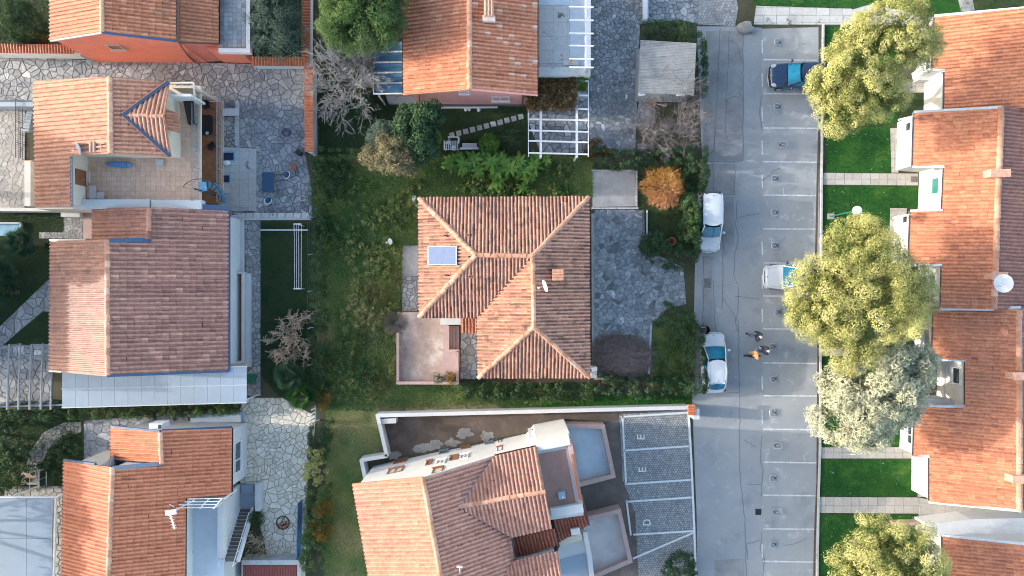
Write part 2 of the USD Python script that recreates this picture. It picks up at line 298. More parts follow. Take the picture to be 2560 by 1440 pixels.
M['bed'] = mat('garden_soil_look', (.07, .055, .035), .95, ramp=[(.3, (.035, .03, .018)), (.6, (.075, .055, .035)), (.8, (.12, .09, .06))], ramp_scale=1.2, detail=8, bump=.6, bscale=12)
M['dryground'] = mat('dry_ground_look', (.2, .15, .1), .95, ramp=[(.3, (.13, .10, .06)), (.6, (.26, .20, .14)), (.8, (.33, .27, .2))], ramp_scale=2, detail=8, bump=.5, bscale=12)
G3 = lambda a, b, c: [(0, a), (.5, b), (1, c)]
M['lawn'] = leaf_mat('lawn_grass_look', G3((.012, .085, .012), (.020, .135, .016), (.060, .20, .024)), .25)
M['lawndark'] = leaf_mat('dark_lawn_grass_look', G3((.018, .045, .014), (.034, .08, .02), (.075, .115, .035)), .25)
M['wild'] = leaf_mat('wild_grass_look', [(0, (.05, .105, .035)), (.4, (.125, .235, .06)), (.7, (.30, .325, .10)), (1, (.50, .40, .20))], .3)
M['drygrass'] = leaf_mat('dry_grass_look', G3((.10, .11, .04), (.20, .185, .07), (.33, .28, .14)), .3)
M['leaf_dark'] = leaf_mat('dark_green_leaf_look', G3((.025, .055, .025), (.046, .098, .038), (.085, .15, .06)), .2)
M['leaf_blue'] = leaf_mat('blue_green_leaf_look', G3((.035, .065, .045), (.10, .155, .115), (.22, .28, .21)), .2)
M['leaf_mid'] = leaf_mat('mid_green_leaf_look', G3((.04, .085, .03), (.085, .16, .05), (.16, .24, .065)), .3)
M['leaf_yellow'] = leaf_mat('yellow_green_leaf_look', G3((.13, .155, .04), (.38, .385, .13), (.58, .55, .25)), .16)
M['leaf_bright'] = leaf_mat('bright_green_leaf_look', G3((.06, .15, .022), (.125, .25, .04), (.24, .34, .08)), .35)
M['leaf_pale'] = leaf_mat('pale_olive_leaf_look', G3((.26, .28, .19), (.53, .53, .37), (.70, .68, .51)), .15)
M['leaf_straw'] = leaf_mat('straw_leaf_look', G3((.09, .10, .045), (.30, .25, .14), (.42, .36, .22)), .25)
M['leaf_orange'] = leaf_mat('orange_leaf_look', [(0, (.24, .15, .035)), (.35, (.46, .27, .06)), (.7, (.58, .26, .11)), (1, (.66, .36, .20))], .3)
M['leaf_brown'] = leaf_mat('brown_vine_leaf_look', [(0, (.07, .045, .015)), (.5, (.16, .095, .03)), (.85, (.25, .16, .06)), (1, (.40, .32, .18))], .3)
M['leaf_weed'] = leaf_mat('weedy_yellow_leaf_look', G3((.07, .10, .03), (.15, .165, .05), (.27, .25, .09)), .3)
M['leaf_gold'] = leaf_mat('golden_leaf_look', G3((.12, .10, .015), (.24, .16, .03), (.34, .20, .05)), .3)
M['palm'] = leaf_mat('palm_leaf_look', G3((.03, .065, .036), (.055, .115, .06), (.11, .18, .10)), .2)
M['palmgreen'] = leaf_mat('bright_palm_leaf_look', G3((.03, .08, .024), (.06, .15, .035), (.10, .21, .05)), .25)
M['cycad'] = leaf_mat('grey_palm_leaf_look', G3((.02, .03, .02), (.10, .09, .07), (.20, .17, .14)), .2)
M['skin'] = mat('skin_look', (.48, .28, .20), .55, var=.05)
M['hair'] = mat('hair_look', (.05, .03, .02), .6, var=.2)
M['hairgrey'] = mat('grey_hair_look', (.40, .36, .33), .6, var=.15)
M['navycloth'] = mat('navy_cloth_look', (.012, .018, .035), .85, var=.2)
M['jeans'] = mat('jeans_look', (.06, .11, .18), .85, var=.2)
M['palemortar'] = mat('pale_mortar_look', (.30, .285, .275), .95, var=.1, scale=2)
M['orangecloth'] = mat('orange_cloth_look', (.45, .22, .08), .85, var=.12)
M['blackcloth'] = mat('black_cloth_look', (.012, .012, .014), .85, var=.2)
M['carwhite'] = mat('white_car_paint_look', (.46, .49, .53), .25, var=.02, coat=.8)
M['carnavy'] = mat('navy_car_paint_look', (.006, .020, .055), .2, var=.05, coat=1.0)
M['tyre'] = mat('tyre_look', (.015, .015, .016), .9)
M['lampglass'] = mat('head_light_look', (.45, .47, .5), .1, var=.05, spec=.8)
M['redlamp'] = mat('tail_light_look', (.30, .015, .012), .2)
M['redpaint'] = mat('red_sheet_look', (.30, .075, .06), .6, var=.12, scale=2)
M['potred'] = mat('clay_pot_look', (.35, .12, .06), .8)
M['corrugated'] = mat('corrugated_sheet_look', (.30, .31, .315), .75, var=.12, scale=2, bump=.15, extra=[(7, .5, .7, (.14, .14, .145), .6)])
M['globe'] = mat('lamp_globe_look', (.82, .82, .80), .3, var=.02)
M['greenplastic'] = mat('green_plastic_look', (.015, .13, .085), .45)
M['brick'] = mat('brick_pillar_look', (.45, .14, .07), .85, var=.2)
M['gravel'] = mat('gravel_look', (.30, .29, .28), .9, var=.4, scale=12)
# ------------------------------------------------------------------ roofs
class Plane:
    """z = a x + b y + c through three (px, py, z) survey points"""
    def __init__(s, A, B, C):
        P = np.array([W(*A), W(*B), W(*C)]); s.k = np.linalg.solve(np.column_stack([P[:, :2], np.ones(3)]), P[:, 2]); a, b, c = s.k
        s.n = np.array([-a, -b, 1.0]); s.n /= np.linalg.norm(s.n)
        d = -np.array([a, b]); s.slope = np.linalg.norm(d); s.D = d / max(s.slope, 1e-9); s.U = np.array([-s.D[1], s.D[0]])
    def z(s, xy):
        xy = np.asarray(xy); return xy[..., 0] * s.k[0] + xy[..., 1] * s.k[1] + s.k[2]
    def at(s, px, py):
        dx, dy = (px - 1280) / F, (720 - py) / F
        t = (H - s.k[2]) / (1 + s.k[0] * dx + s.k[1] * dy)
        return np.array([t * dx, t * dy, H - t])
    def poly(s, pts): return sg.Polygon([s.at(*p)[:2] for p in pts]).buffer(0)

PROFILE = [(0, 0), (.36, -.004), (.41, .030), (.52, .062), (.69, .074), (.86, .062), (.97, .030), (1.0, 0)]

CHAN = np.array([1.0 if h < .02 else (.35 if h < .04 else 0.0) for _, h in PROFILE])
def tile_piece(pl, poly_, u0, u1, v0, v1, lift, whole, pitch):
    """one clay tile; u across, v down the slope (horizontal metres)"""
    segs = []
    us = np.array([u0 + a * (u1 - u0) for a, _ in PROFILE]); hs = np.array([h for _, h in PROFILE]) * pitch / .24
    def P(u, v, h):
        xy = np.outer(u, pl.U) + np.outer(v, pl.D)
        return np.column_stack([xy, pl.z(xy)]) + pl.n * np.asarray(h)[:, None]
    if whole:
        n = len(us)
        A = P(us, np.full(n, v0), hs + .004); B = P(us, np.full(n, v1 + .015), hs + .022 + lift); C = P(us, np.full(n, v1 + .015), hs - .012)
        v = np.vstack([A, B, C]); i = np.arange(n - 1)
        f = np.vstack([np.column_stack([i, i + 1, i + n + 1]), np.column_stack([i, i + n + 1, i + n]), np.column_stack([i + n, i + n + 1, i + 2 * n + 1]), np.column_stack([i + n, i + 2 * n + 1, i + 2 * n])])
        e = P(us[:1], np.array([v0]), [0.0])
        return v, f
    vs, fs, k = [], [], 0
    for j in range(len(us) - 1):
        q = sg.Polygon([np.outer([a], pl.U)[0] + b * pl.D for a, b in ((us[j], v0), (us[j + 1], v0), (us[j + 1], v1 + .015), (us[j], v1 + .015))])
        q = q.intersection(poly_)
        if q.is_empty or q.geom_type != 'Polygon' or q.area < 2e-5: continue
        xy = np.array(q.exterior.coords)[:-1]
        if q.exterior.is_ccw is False: xy = xy[::-1]
        uu, vv = xy @ pl.U, xy @ pl.D
        t = np.clip((uu - us[j]) / (us[j + 1] - us[j]), 0, 1); h = hs[j] + (hs[j + 1] - hs[j]) * t + .004 + .018 * (vv - v0) / (v1 - v0)
        vs.append(P(uu, vv, h)); m = len(xy); fs += [[k, k + a, k + a + 1] for a in range(1, m - 1)]; k += m
    if not vs: return None
    return np.vstack(vs), np.array(fs)

def tile_field(house, part, pl, poly_, mat_, pitch=.25, course=.40, budget=None, pick=None, tones=None, dirt=.12, sd=.09):
    """covers a roof plane with clay tiles; returns the list of (mesh, tint, centre, whole)"""
    if poly_.is_empty: return []
    gs = [g for g in getattr(poly_, 'geoms', [poly_]) if g.geom_type == 'Polygon']
    out = []
    ch = course * 1.0 / math.sqrt(1 + pl.slope ** 2)
    for g in gs:
        xy = np.array(g.exterior.coords); u, v = xy @ pl.U, xy @ pl.D
        nu, nv = max(1, int(round((u.max() - u.min()) / pitch))), int(math.ceil((v.max() - v.min()) / ch))
        pu = (u.max() - u.min()) / nu
        shapely.prepare(g)
        U0 = u.min() + pu * np.arange(nu); V1 = v.max() - ch * np.arange(nv)
        uu, vv = np.meshgrid(U0, V1, indexing='ij'); ww = rng.random(uu.shape)
        cor = np.stack([np.stack([uu + a * pu, vv - b * ch], -1) for a, b in ((.01, .01), (.99, .01), (.99, .99), (.01, .99), (.5, .5))], 0)
        cxy = cor[..., :1] * pl.U + cor[..., 1:] * pl.D
        ins = shapely.contains_xy(g, cxy[..., 0].ravel(), cxy[..., 1].ravel()).reshape(cxy.shape[:3])
        rowt = rng.normal(0, .06, nu)
        for i in range(nu):
            for j in range(nv):
                w = ins[:4, i, j].all()
                if not w and not ins[:, i, j].any(): continue
                ju, jv = (rng.normal(0, .006), rng.normal(0, .012)) if w else (0, 0); r = tile_piece(pl, g, U0[i] + ju, U0[i] + pu + ju, V1[j] - ch + jv, V1[j] + jv, rng.uniform(-.004, .012), w, pu)
                if r is None: continue
                t = rng.normal(.5, sd) + rowt[i]
                if tones and rng.random() < tones[0]: t = tones[1]
                t = float(np.clip(t, 0.02, 1))
                out.append((r, np.clip(t - dirt * rng.uniform(.5, 1.4) * np.tile(CHAN, 3), 0, 1) if w else t, cxy[4, i, j], w))
    return out

class House:
    def __init__(s, name, label, roofmat, wallmat, px, py, cat='house', pitch=.25, course=.40, over=.25):
        s.p = thing(name, label, cat, W(px, py)); s.roofmat, s.wallmat = roofmat, wallmat
        s.pitch, s.course, s.over, s.dirt = pitch, course, over, .12; s.faces, s.tiles, s.caps = [], [], []
    def face(s, pl, pts, foot=True, mat_=None, tones=None, pitch=None):
        s.faces.append((pl, pl.poly(pts), foot, mat_ or s.roofmat, tones, pitch or s.pitch)); return s
    def build(s, z0=0.0, wall=True, budget=300, deck=.10):
        deckmb = MB(); tl = []
        for pl, pg, foot, m, tones, pitch in s.faces:
            top_, bot = MB().sheet(pg, lambda v: pl.z(v) - .012), MB().sheet(pg, lambda v: pl.z(v) - deck)
            v, f = top_.mesh(); deckmb.add(v, f); v, f = bot.mesh(); deckmb.add(v, f[:, ::-1])
            for g in getattr(pg, 'geoms', [pg]):
                c = np.array(g.exterior.coords); n = len(c) - 1
                a = np.column_stack([c[:-1], pl.z(c[:-1]) - .012]); b = np.column_stack([c[:-1], pl.z(c[:-1]) - deck])
                i = np.arange(n); deckmb.add(np.vstack([a, b]), np.column_stack([i, i + n, (i + 1) % n + n, (i + 1) % n]))
            tl += [(t, m) for t in tile_field(s.p, None, pl, pg, m, pitch, s.course, tones=tones, dirt=s.dirt)]
        s.roof = obj('roof', deckmb, M['under'], s.p)
        # the whole tiles nearest the middle of the picture are pieces of their own, the rest of the covering is one part
        order = sorted(range(len(tl)), key=lambda i: (not tl[i][0][3], np.hypot(*tl[i][0][2])))
        for i in order[:budget]:
            (r, t, c, w), m = tl[i]; obj('tile', r, m, s.roof, tint=t)
        rest = {}
        for i in order[budget:]:
            (r, t, c, w), m = tl[i]; rest.setdefault(m.GetPath(), (MB(), m))[0].add(*r, t=t)
        for mb, m in rest.values(): obj('tile_covering', mb, m, s.roof, tint=mb.tints(), kind='stuff')
        if wall: s.walls(z0)
        return s
    def roof_z(s, x, y):
        best = None
        for pl, pg, foot, *_ in s.faces:
            if foot and pg.buffer(.05).contains(sg.Point(x, y)):
                z = pl.z(np.array([x, y])); best = z if best is None else max(best, z)
        return best
    def walls(s, z0):
        un = so.unary_union([pg.buffer(.06, join_style=2) for pl, pg, foot, *_ in s.faces if foot]).buffer(-.06 - s.over, join_style=2)
        mb = MB(); s.footprint = un
        for g in getattr(un, 'geoms', [un]):
            if g.is_empty or g.area < .5: continue
            g = g.simplify(.02).segmentize(.35); c = np.array(g.exterior.coords)
            zz = [s.roof_z(*p) for p in c]
            zz = np.array([3.0 if z is None else z for z in zz]) - .09; n = len(c)
            a = np.column_stack([c, zz]); b = np.column_stack([c, np.full(n, z0)]); i = np.arange(n - 1)
            f = np.column_stack([i, i + n, i + n + 1, i + 1]); 
            if not g.exterior.is_ccw: f = f[:, ::-1]
            mb.add(np.vstack([a, b]), f)
        obj('wall', mb, s.wallmat, s.p)
    def ridge(s, P, Q, r=.12, step=.42, m=None):
        """half round ridge tiles from P to Q, each its own piece"""
        P, Q = np.asarray(P, float), np.asarray(Q, float); L = np.linalg.norm(Q - P); n = max(1, int(L / step)); d = (Q - P) / L
        a = np.cross(d, [0, 0, 1.0]); a /= np.linalg.norm(a); b = np.cross(a, d); th = np.linspace(-.25, math.pi + .25, 9)
        for i in range(n):
            jt = np.append(rng.normal(0, .012, 2), rng.normal(0, .006)); e0, e1 = P + d * (L * i / n - .01) + jt, P + d * (L * (i + 1) / n + .025) + jt
            ring = lambda e, rr: e + rr * (np.cos(th)[:, None] * a * 1.1 + np.sin(th)[:, None] * b * .8)
            v = np.vstack([ring(e0, r * .92), ring(e1, r * 1.06), ring(e1, r * .75)]); k = np.arange(8)
            f = np.vstack([np.column_stack([k, k + 1, k + 10]), np.column_stack([k, k + 10, k + 9]), np.column_stack([k + 9, k + 10, k + 19]), np.column_stack([k + 9, k + 19, k + 18])])
            obj('ridge_tile', (v, f), m or M['ridge'], s.roof, tint=float(np.clip(rng.normal(.45, .28), 0, 1)))
    def trim(s, name, P, Q, w, h, m, dz=0.0):
        P, Q = np.array(P, float), np.array(Q, float); P[2] += dz; Q[2] += dz
        return obj(name, MB().bar(P, Q, w, h), m, s.p)
    def gutter(s, P, Q, m, r=.065, dz=-.05, name='gutter'):
        P, Q = np.array(P, float), np.array(Q, float); P[2] += dz; Q[2] += dz
        d = (Q - P) / np.linalg.norm(Q - P); a = np.cross(d, [0, 0, 1.0]); th = np.linspace(math.pi, 2 * math.pi, 7)
        ring = lambda e, rr: e + rr * (np.cos(th)[:, None] * a + np.sin(th)[:, None] * np.array([0, 0, 1.0]))
        v = np.vstack([ring(P, r), ring(Q, r), ring(P, r - .012), ring(Q, r - .012)]); k = np.arange(6)
        f = np.vstack([np.column_stack([k, k + 1, k + 8, k + 7]), np.column_stack([k + 14, k + 21, k + 22, k + 15]), [[0, 7, 21, 14], [6, 20, 27, 13]]])
        return obj(name, MB().add(v, f), m, s.p)

def wall_hit(px, py, A, B):
    """where the sight line of a survey point meets the vertical wall through ground points A, B: (along, z)"""
    d = np.array([(px - 1280) / F, (720 - py) / F]); A = np.asarray(A, float)[:2]; e = np.asarray(B, float)[:2] - A; L = np.linalg.norm(e); e /= L
    m = np.column_stack([d, -e]); t, s_ = np.linalg.solve(m, A)
    return s_, H - t

def face_at(h, px, py, zmax=9.0):
    """the outer wall of a house that the sight line of a survey point meets first: (corner, along, outward, distance along, height)"""
    best = None
    for g in getattr(h.footprint, 'geoms', [h.footprint]):
        g = sg.polygon.orient(g.simplify(.05)); xs = np.array(g.exterior.coords)
        for a, b in zip(xs[:-1], xs[1:]):
            d = b - a; L = np.linalg.norm(d)
            if L < .3: continue
            e = d / L; n = np.array([e[1], -e[0]])
            ray = np.array([(px - 1280) / F, (720 - py) / F])
            if ray @ n > -1e-6: continue
            try: s_, z = wall_hit(px, py, a, b)
            except Exception: continue
            if -.02 < s_ < L + .02 and .05 < z < zmax and (best is None or z > best[4]): best = (a, e, n, s_, z, L)
    return best
def put_window(h, pxs, frame='whitepaint', pane='glass', name='window', mull=1, sill=True, fw=.07, zmin=.05, zmax=9.0, hz=None):
    """window on the visible wall; pxs: two opposite corners in survey points"""
    cx, cy = (pxs[0][0] + pxs[1][0]) / 2, (pxs[0][1] + pxs[1][1]) / 2; r = face_at(h, cx, cy, zmax)
    if r is None: print('no wall at', pxs); return None
    a, e, n, s_, z, L = r
    if hz is None:
        q = np.array([wall_hit(x, y, a, a + e) for x in (pxs[0][0], pxs[1][0]) for y in (pxs[0][1], pxs[1][1])]); s0, s1, z0, z1 = q[:, 0].min(), q[:, 0].max(), q[:, 1].min(), q[:, 1].max()
        lo = np.array([wall_hit(*p, a, a + e) for p in pxs]); 
    else: w = hz[0] / 2; s0, s1, z0, z1 = s_ - w, s_ + w, z - hz[1] / 2, z + hz[1] / 2
    s0, s1 = max(s0, .05), min(s1, L - .05); z0 = max(z0, zmin)
    if s1 - s0 < .2 or z1 - z0 < .2: print('tiny window', pxs, s0, s1, z0, z1); return None
    return window_at(h.p, a, e, n, s0, s1, z0, z1, frame, pane, name, .03, mull, sill, fw)
def window(parent, A, B, pxs, out=1, frame='whitepaint', pane='glass', name='window', proud=.03, mull=1, sill=True, fw=.07):
    """a framed window on the vertical wall A-B; pxs: survey points of its corners; out: +1 if the outside is to the right of A->B"""
    A, B = np.asarray(A, float)[:2], np.asarray(B, float)[:2]; e = (B - A) / np.linalg.norm(B - A); n = np.array([e[1], -e[0]]) * out
    sz = np.array([wall_hit(*p, A, B) for p in pxs]); s0, s1 = sz[:, 0].min(), sz[:, 0].max(); z0, z1 = sz[:, 1].min(), sz[:, 1].max()
    return window_at(parent, A, e, n, s0, s1, z0, z1, frame, pane, name, proud, mull, sill, fw)

def window_at(parent, A, e, n, s0, s1, z0, z1, frame='whitepaint', pane='glass', name='window', proud=.03, mull=1, sill=True, fw=.07):
    def bx(mb, a, b, c, d, o0, o1):
        v = np.array([[*(A + e * s_ + n * o), z] for z in (c, d) for s_, o in ((a, o0), (b, o0), (b, o1), (a, o1))])
        mb.add(v, [[3, 2, 1, 0], [4, 5, 6, 7], [0, 1, 5, 4], [1, 2, 6, 5], [2, 3, 7, 6], [3, 0, 4, 7]])
    fr = MB(); bx(fr, s0, s1, z0, z0 + fw, .003, proud + .02); bx(fr, s0, s1, z1 - fw, z1, .003, proud + .02)
    bx(fr, s0, s0 + fw, z0 + fw, z1 - fw, .003, proud + .02); bx(fr, s1 - fw, s1, z0 + fw, z1 - fw, .003, proud + .02)
    for k in range(mull):
        c = s0 + (s1 - s0) * (k + 1) / (mull + 1); bx(fr, c - .025, c + .025, z0 + fw, z1 - fw, .003, proud + .012)
    w = obj(name, fr, M[frame], parent)
    pn = MB(); bx(pn, s0 + fw * .5, s1 - fw * .5, z0 + fw * .5, z1 - fw * .5, .001, .012); obj('pane', pn, M[pane], w)
    if sill:
        si = MB(); bx(si, s0 - .06, s1 + .06, z0 - .05, z0 - .003, .002, .13); obj('sill', si, M[frame], w)
    return w

# ------------------------------------------------------------------ stone paving
def stone_piece(p, z, h, bev=.012, tilt=0.0):
    """one flat stone: convex polygon with a chamfered top"""
    c = np.array(p.exterior.coords)[:-1]
    if not p.exterior.is_ccw: c = c[::-1]
    m = c.mean(0); d = c - m; L = np.maximum(np.linalg.norm(d, axis=1, keepdims=True), 1e-6); tpt = m + d * np.maximum(1 - bev * 1.3 / L, .3)
    n = len(c); tx, ty = rng.normal(0, tilt, 2)
    zt = z + h + (tpt - m) @ np.array([tx, ty])
    v = np.vstack([np.column_stack([c, np.full(n, z - .004)]), np.column_stack([c, z + h * .55 + (c - m) @ np.array([tx, ty])]), np.column_stack([tpt, zt]), [[*m, z + h]]])
    i = np.arange(n); j = (i + 1) % n
    f = np.vstack([np.column_stack([i, j, j + n]), np.column_stack([i, j + n, i + n]), np.column_stack([i + n, j + n, j + 2 * n]), np.column_stack([i + n, j + 2 * n, i + 2 * n]), np.column_stack([i + 2 * n, j + 2 * n, np.full(n, 3 * n)])])
    return v, f

def cells_voronoi(region, size, relax=1, grow=None):
    x0, y0, x1, y1 = region.bounds; n = int((x1 - x0 + 2) * (y1 - y0 + 2) / size ** 2)
    pts = rng.random((n, 2)) * [x1 - x0 + 2, y1 - y0 + 2] + [x0 - 1, y0 - 1]
    for _ in range(relax):
        vo = Voronoi(pts)
        for i, r in enumerate(vo.point_region):
            reg = vo.regions[r]
            if reg and -1 not in reg:
                q = vo.vertices[reg]
                if np.abs(q - pts[i]).max() < 3 * size: pts[i] = pts[i] * .45 + q.mean(0) * .55
    vo = Voronoi(pts); out = []
    for i, r in enumerate(vo.point_region):
        reg = vo.regions[r]
        if reg and -1 not in reg:
            q = vo.vertices[reg]
            if np.abs(q - pts[i]).max() < 4 * size: out.append(sg.Polygon(q))
    return out

def cells_hex(region, d, ang=0.0):
    x0, y0, x1, y1 = region.bounds; cx, cy = (x0 + x1) / 2, (y0 + y1) / 2; R = max(x1 - x0, y1 - y0); out = []; n = int(R / d) + 2
    for i in range(-n, n):
        for j in range(-n, n):
            u, v = (i + .5 * (j % 2)) * d, j * d * .866; x, y = cx + u * math.cos(ang) - v * math.sin(ang), cy + u * math.sin(ang) + v * math.cos(ang)
            if x0 - d < x < x1 + d and y0 - d < y < y1 + d:
                out.append(sg.Polygon([(x + d * .577 * math.cos(ang + math.pi / 6 + k * math.pi / 3), y + d * .577 * math.sin(ang + math.pi / 6 + k * math.pi / 3)) for k in range(6)]))
    return out

def cells_grid(region, a, b, ang=0.0, stagger=0.0):
    x0, y0, x1, y1 = region.bounds; cx, cy = (x0 + x1) / 2, (y0 + y1) / 2; R = math.hypot(x1 - x0, y1 - y0) / 2; out = []
    ca, sa = math.cos(ang), math.sin(ang)
    for j in range(-int(R / b) - 1, int(R / b) + 2):
        for i in range(-int(R / a) - 2, int(R / a) + 3):
            u, v = (i + stagger * (j % 2)) * a, j * b
            q = [(cx + (u + p) * ca - (v + r) * sa, cy + (u + p) * sa + (v + r) * ca) for p, r in ((0, 0), (a, 0), (a, b), (0, b))]
            if max(z[0] for z in q) > x0 and min(z[0] for z in q) < x1 and max(z[1] for z in q) > y0 and min(z[1] for z in q) < y1: out.append(sg.Polygon(q))
    return out

def paving(name, region, cells, mat_, mortar, z=.012, h=.028, gap=.02, piece='stone', budget=300, parent=None, label=None, bev=.012, tilt=.006, tone=.24, amin=.004, drop=0.0, struct=True, round_=0.0):
    """a bed with laid pieces on it"""
    bed = MB().sheet(region, z)
    base = obj(name, bed, mortar, parent, kind='structure' if struct and not parent else None, label=label)
    shapely.prepare(region); got = []
    for c in cells:
        if drop and rng.random() < drop: continue
        q = c if region.contains(c) else c.intersection(region)
        if q.geom_type == 'MultiPolygon': q = max(q.geoms, key=lambda g: g.area)
        if q.geom_type != 'Polygon' or q.area < amin: continue
        q = q.buffer(-gap * rng.uniform(.7, 1.3))
        if round_ and q.geom_type == 'Polygon': q = q.buffer(-round_).buffer(round_, quad_segs=2)
        if q.geom_type != 'Polygon' or q.is_empty or q.area < amin: continue
        hull = q.convex_hull
        if hull.area > q.area * 1.12: continue
        q = hull.simplify(.012)
        if q.geom_type != 'Polygon': continue
        v, f = stone_piece(q, z, h * rng.uniform(.75, 1.25), bev, tilt)
        got.append((v, f, float(np.clip(rng.normal(.5, tone), .01, 1)), np.hypot(*v[-1][:2]), q.area))
    vis = lambda g: -g[4] if abs(g[0][-1][0]) < 36.5 and abs(g[0][-1][1]) < 20.6 else 0
    got.sort(key=vis)
    lim = budget
    for v, f, t, *_ in got[:lim]: obj(piece, (v, f), mat_, base, tint=t)
    if len(got) > lim:
        mb = MB()
        for v, f, t, *_ in got[lim:]: mb.add(v, f, t)
        obj('further_' + piece + 's', mb, mat_, base, tint=mb.tints(), kind='stuff')
    return base

# ------------------------------------------------------------------ foliage
def leaf_faces(c, n, L, Wd, tint, droop=.2):
    """diamond leaves at c with normals n; L, Wd: lengths and widths"""
    k = len(c); a = rng.normal(size=(k, 3)); a -= n * (a * n).sum(1, keepdims=True); a /= np.maximum(np.linalg.norm(a, axis=1, keepdims=True), 1e-6); b = np.cross(n, a)
    L = np.broadcast_to(L, k)[:, None]; Wd = np.broadcast_to(Wd, k)[:, None]
    v = np.stack([c - a * L / 2, c + b * Wd / 2 + n * droop * L * .3, c + a * L / 2, c - b * Wd / 2 + n * droop * L * .3], 1).reshape(-1, 3)
    i = np.arange(k)[:, None] * 4; f = np.vstack([i + [0, 2, 1], i + [0, 3, 2]])
    return v, f, np.repeat(tint, 4)

def unit(k, zmin=-1.0):
    z = rng.uniform(zmin, 1, k); t = rng.uniform(0, 2 * np.pi, k); r = np.sqrt(1 - z * z)
    return np.column_stack([r * np.cos(t), r * np.sin(t), z])

def clumps_to_leaves(C, R, per, size, aspect=.55, tone=None, zmin=-.35, flat=1.0, jit=.55, tsd=.18):
    """leaves over many small clumps; C centres, R radii"""
    mbv, mbf, mbt, n0 = [], [], [], 0
    tone = np.full(len(C), .5) if tone is None else tone
    k = np.maximum(4, (per * (R / R.mean()) ** 2).astype(int)); idx = np.repeat(np.arange(len(C)), k); K = len(idx)
    d = unit(K, zmin); rad = R[idx] * rng.uniform(.4, 1.12, K) ** .6; rad *= .78 + .44 * meshkit.noise(C[idx] * 1.7 + d * 2.6, 17)
    c = C[idx] + d * rad[:, None] * [1, 1, flat]
    n = d + rng.normal(0, jit, (K, 3)); n /= np.linalg.norm(n, axis=1, keepdims=True)
    s = size * rng.uniform(.65, 1.35, K)
    return leaf_faces(c, n, s, s * aspect, np.clip(tone[idx] + rng.normal(0, tsd, K), 0, 1))

def lobes_to_clumps(lobes, spacing, r, zmin=-.25):
    """scatter clump centres over a union of ellipsoids [(x, y, z, rx, ry, rz)], skipping those inside another lobe"""
    C = []
    for i, (x, y, z, a, b, c) in enumerate(lobes):
        k = int(4 * math.pi * ((a * b + a * c + b * c) / 3) / spacing ** 2 * .75) + 3
        d = unit(k, zmin); w = 1 + .22 * (meshkit.fbm(d * 2.3 + i * 7.1, 3, 5) - .5) * 2
        p = np.array([x, y, z]) + d * np.array([a, b, c]) * (w * rng.uniform(.86, 1.06, k))[:, None]
        for j, (x2, y2, z2, a2, b2, c2) in enumerate(lobes):
            if j != i:
                q = (p - [x2, y2, z2]) / [a2, b2, c2]; p = p[(q * q).sum(1) > .72]
        C.append(p)
    C = np.vstack(C)
    # thin out to an even spacing
    keep = []; cell = {}
    for i, p in enumerate(C):
        k = tuple((p // (spacing * .8)).astype(int))
        if all(np.linalg.norm(C[j] - p) > spacing * .62 for dx in (-1, 0, 1) for dy in (-1, 0, 1) for dz in (-1, 0, 1) for j in cell.get((k[0] + dx, k[1] + dy, k[2] + dz), ())):
            cell.setdefault(k, []).append(i); keep.append(i)
    C = C[keep]; return C, r * rng.uniform(.6, 1.5, len(C))

def px_lobes(ls, zc):
    out = []
    for px, py, rp, *rest in ls:
        dz, fz = (rest + [0, .85])[:2] if len(rest) >= 2 else ((rest[0], .85) if rest else (0, .85))
        z = zc + dz; p = W(px, py, z); s = (H - z) / F; out.append((p[0], p[1], z, rp * s, rp * s, rp * s * fz))
    return out

def trunk_mesh(base, tops, r0, m, parent, name='trunk'):
    mb = MB(); base = np.asarray(base, float)
    fork = base + [0, 0, max(.3, (np.mean([t[2] for t in tops]) - base[2]) * .45)]
    mb.tube([base, base + (fork - base) * .5 + [.05, .03, 0], fork], [r0 * 1.25, r0, r0 * .85], 8)
    for t in tops:
        t = np.asarray(t, float); mid = (fork + t) / 2 + rng.normal(0, .12, 3); mb.tube([fork - [0, 0, .05], mid, t], [r0 * .6, r0 * .4, r0 * .12], 6)
    return obj(name, mb, m, parent)

def tree(name, label, ls, zc, leaf, per=260, size=.085, spacing=.62, r=.42, aspect=.55, bark='bark', cat='tree', group=None, flat=.9, jit=.4, tsd=.18, inner=True, tone_sd=.12, zmin=-.25, extra=None):
    lob = px_lobes(ls, zc); cx, cy = np.mean([l[0] for l in lob]), np.mean([l[1] for l in lob])
    t = thing(name, label, cat, (cx, cy, 0), group)
    trunk_mesh((cx, cy, -.05), [(l[0], l[1], l[2] + l[5] * .3) for l in lob], .09 + .012 * sum(l[3] for l in lob), M[bark], t)
    C, R = lobes_to_clumps(lob, spacing, r, zmin)
    mb = MB(); v, f, tt = clumps_to_leaves(C, R, per, size, aspect, np.clip(rng.normal(.5, tone_sd, len(C)), .1, .9), flat=flat, jit=jit, tsd=tsd)
    vs, fs, ts = [v], [f], [tt]
    if inner:
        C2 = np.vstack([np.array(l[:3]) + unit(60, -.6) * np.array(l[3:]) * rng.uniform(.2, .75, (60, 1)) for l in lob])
        v2, f2, t2 = clumps_to_leaves(C2, np.full(len(C2), r * 1.2), per * .25, size * 1.6, aspect, np.full(len(C2), .0)); vs.append(v2); fs.append(f2 + len(v)); ts.append(t2)  # inner leaves get the darkest tone: shade of the gaps painted into the colour
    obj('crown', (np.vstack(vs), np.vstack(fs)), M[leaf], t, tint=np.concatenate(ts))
    return t

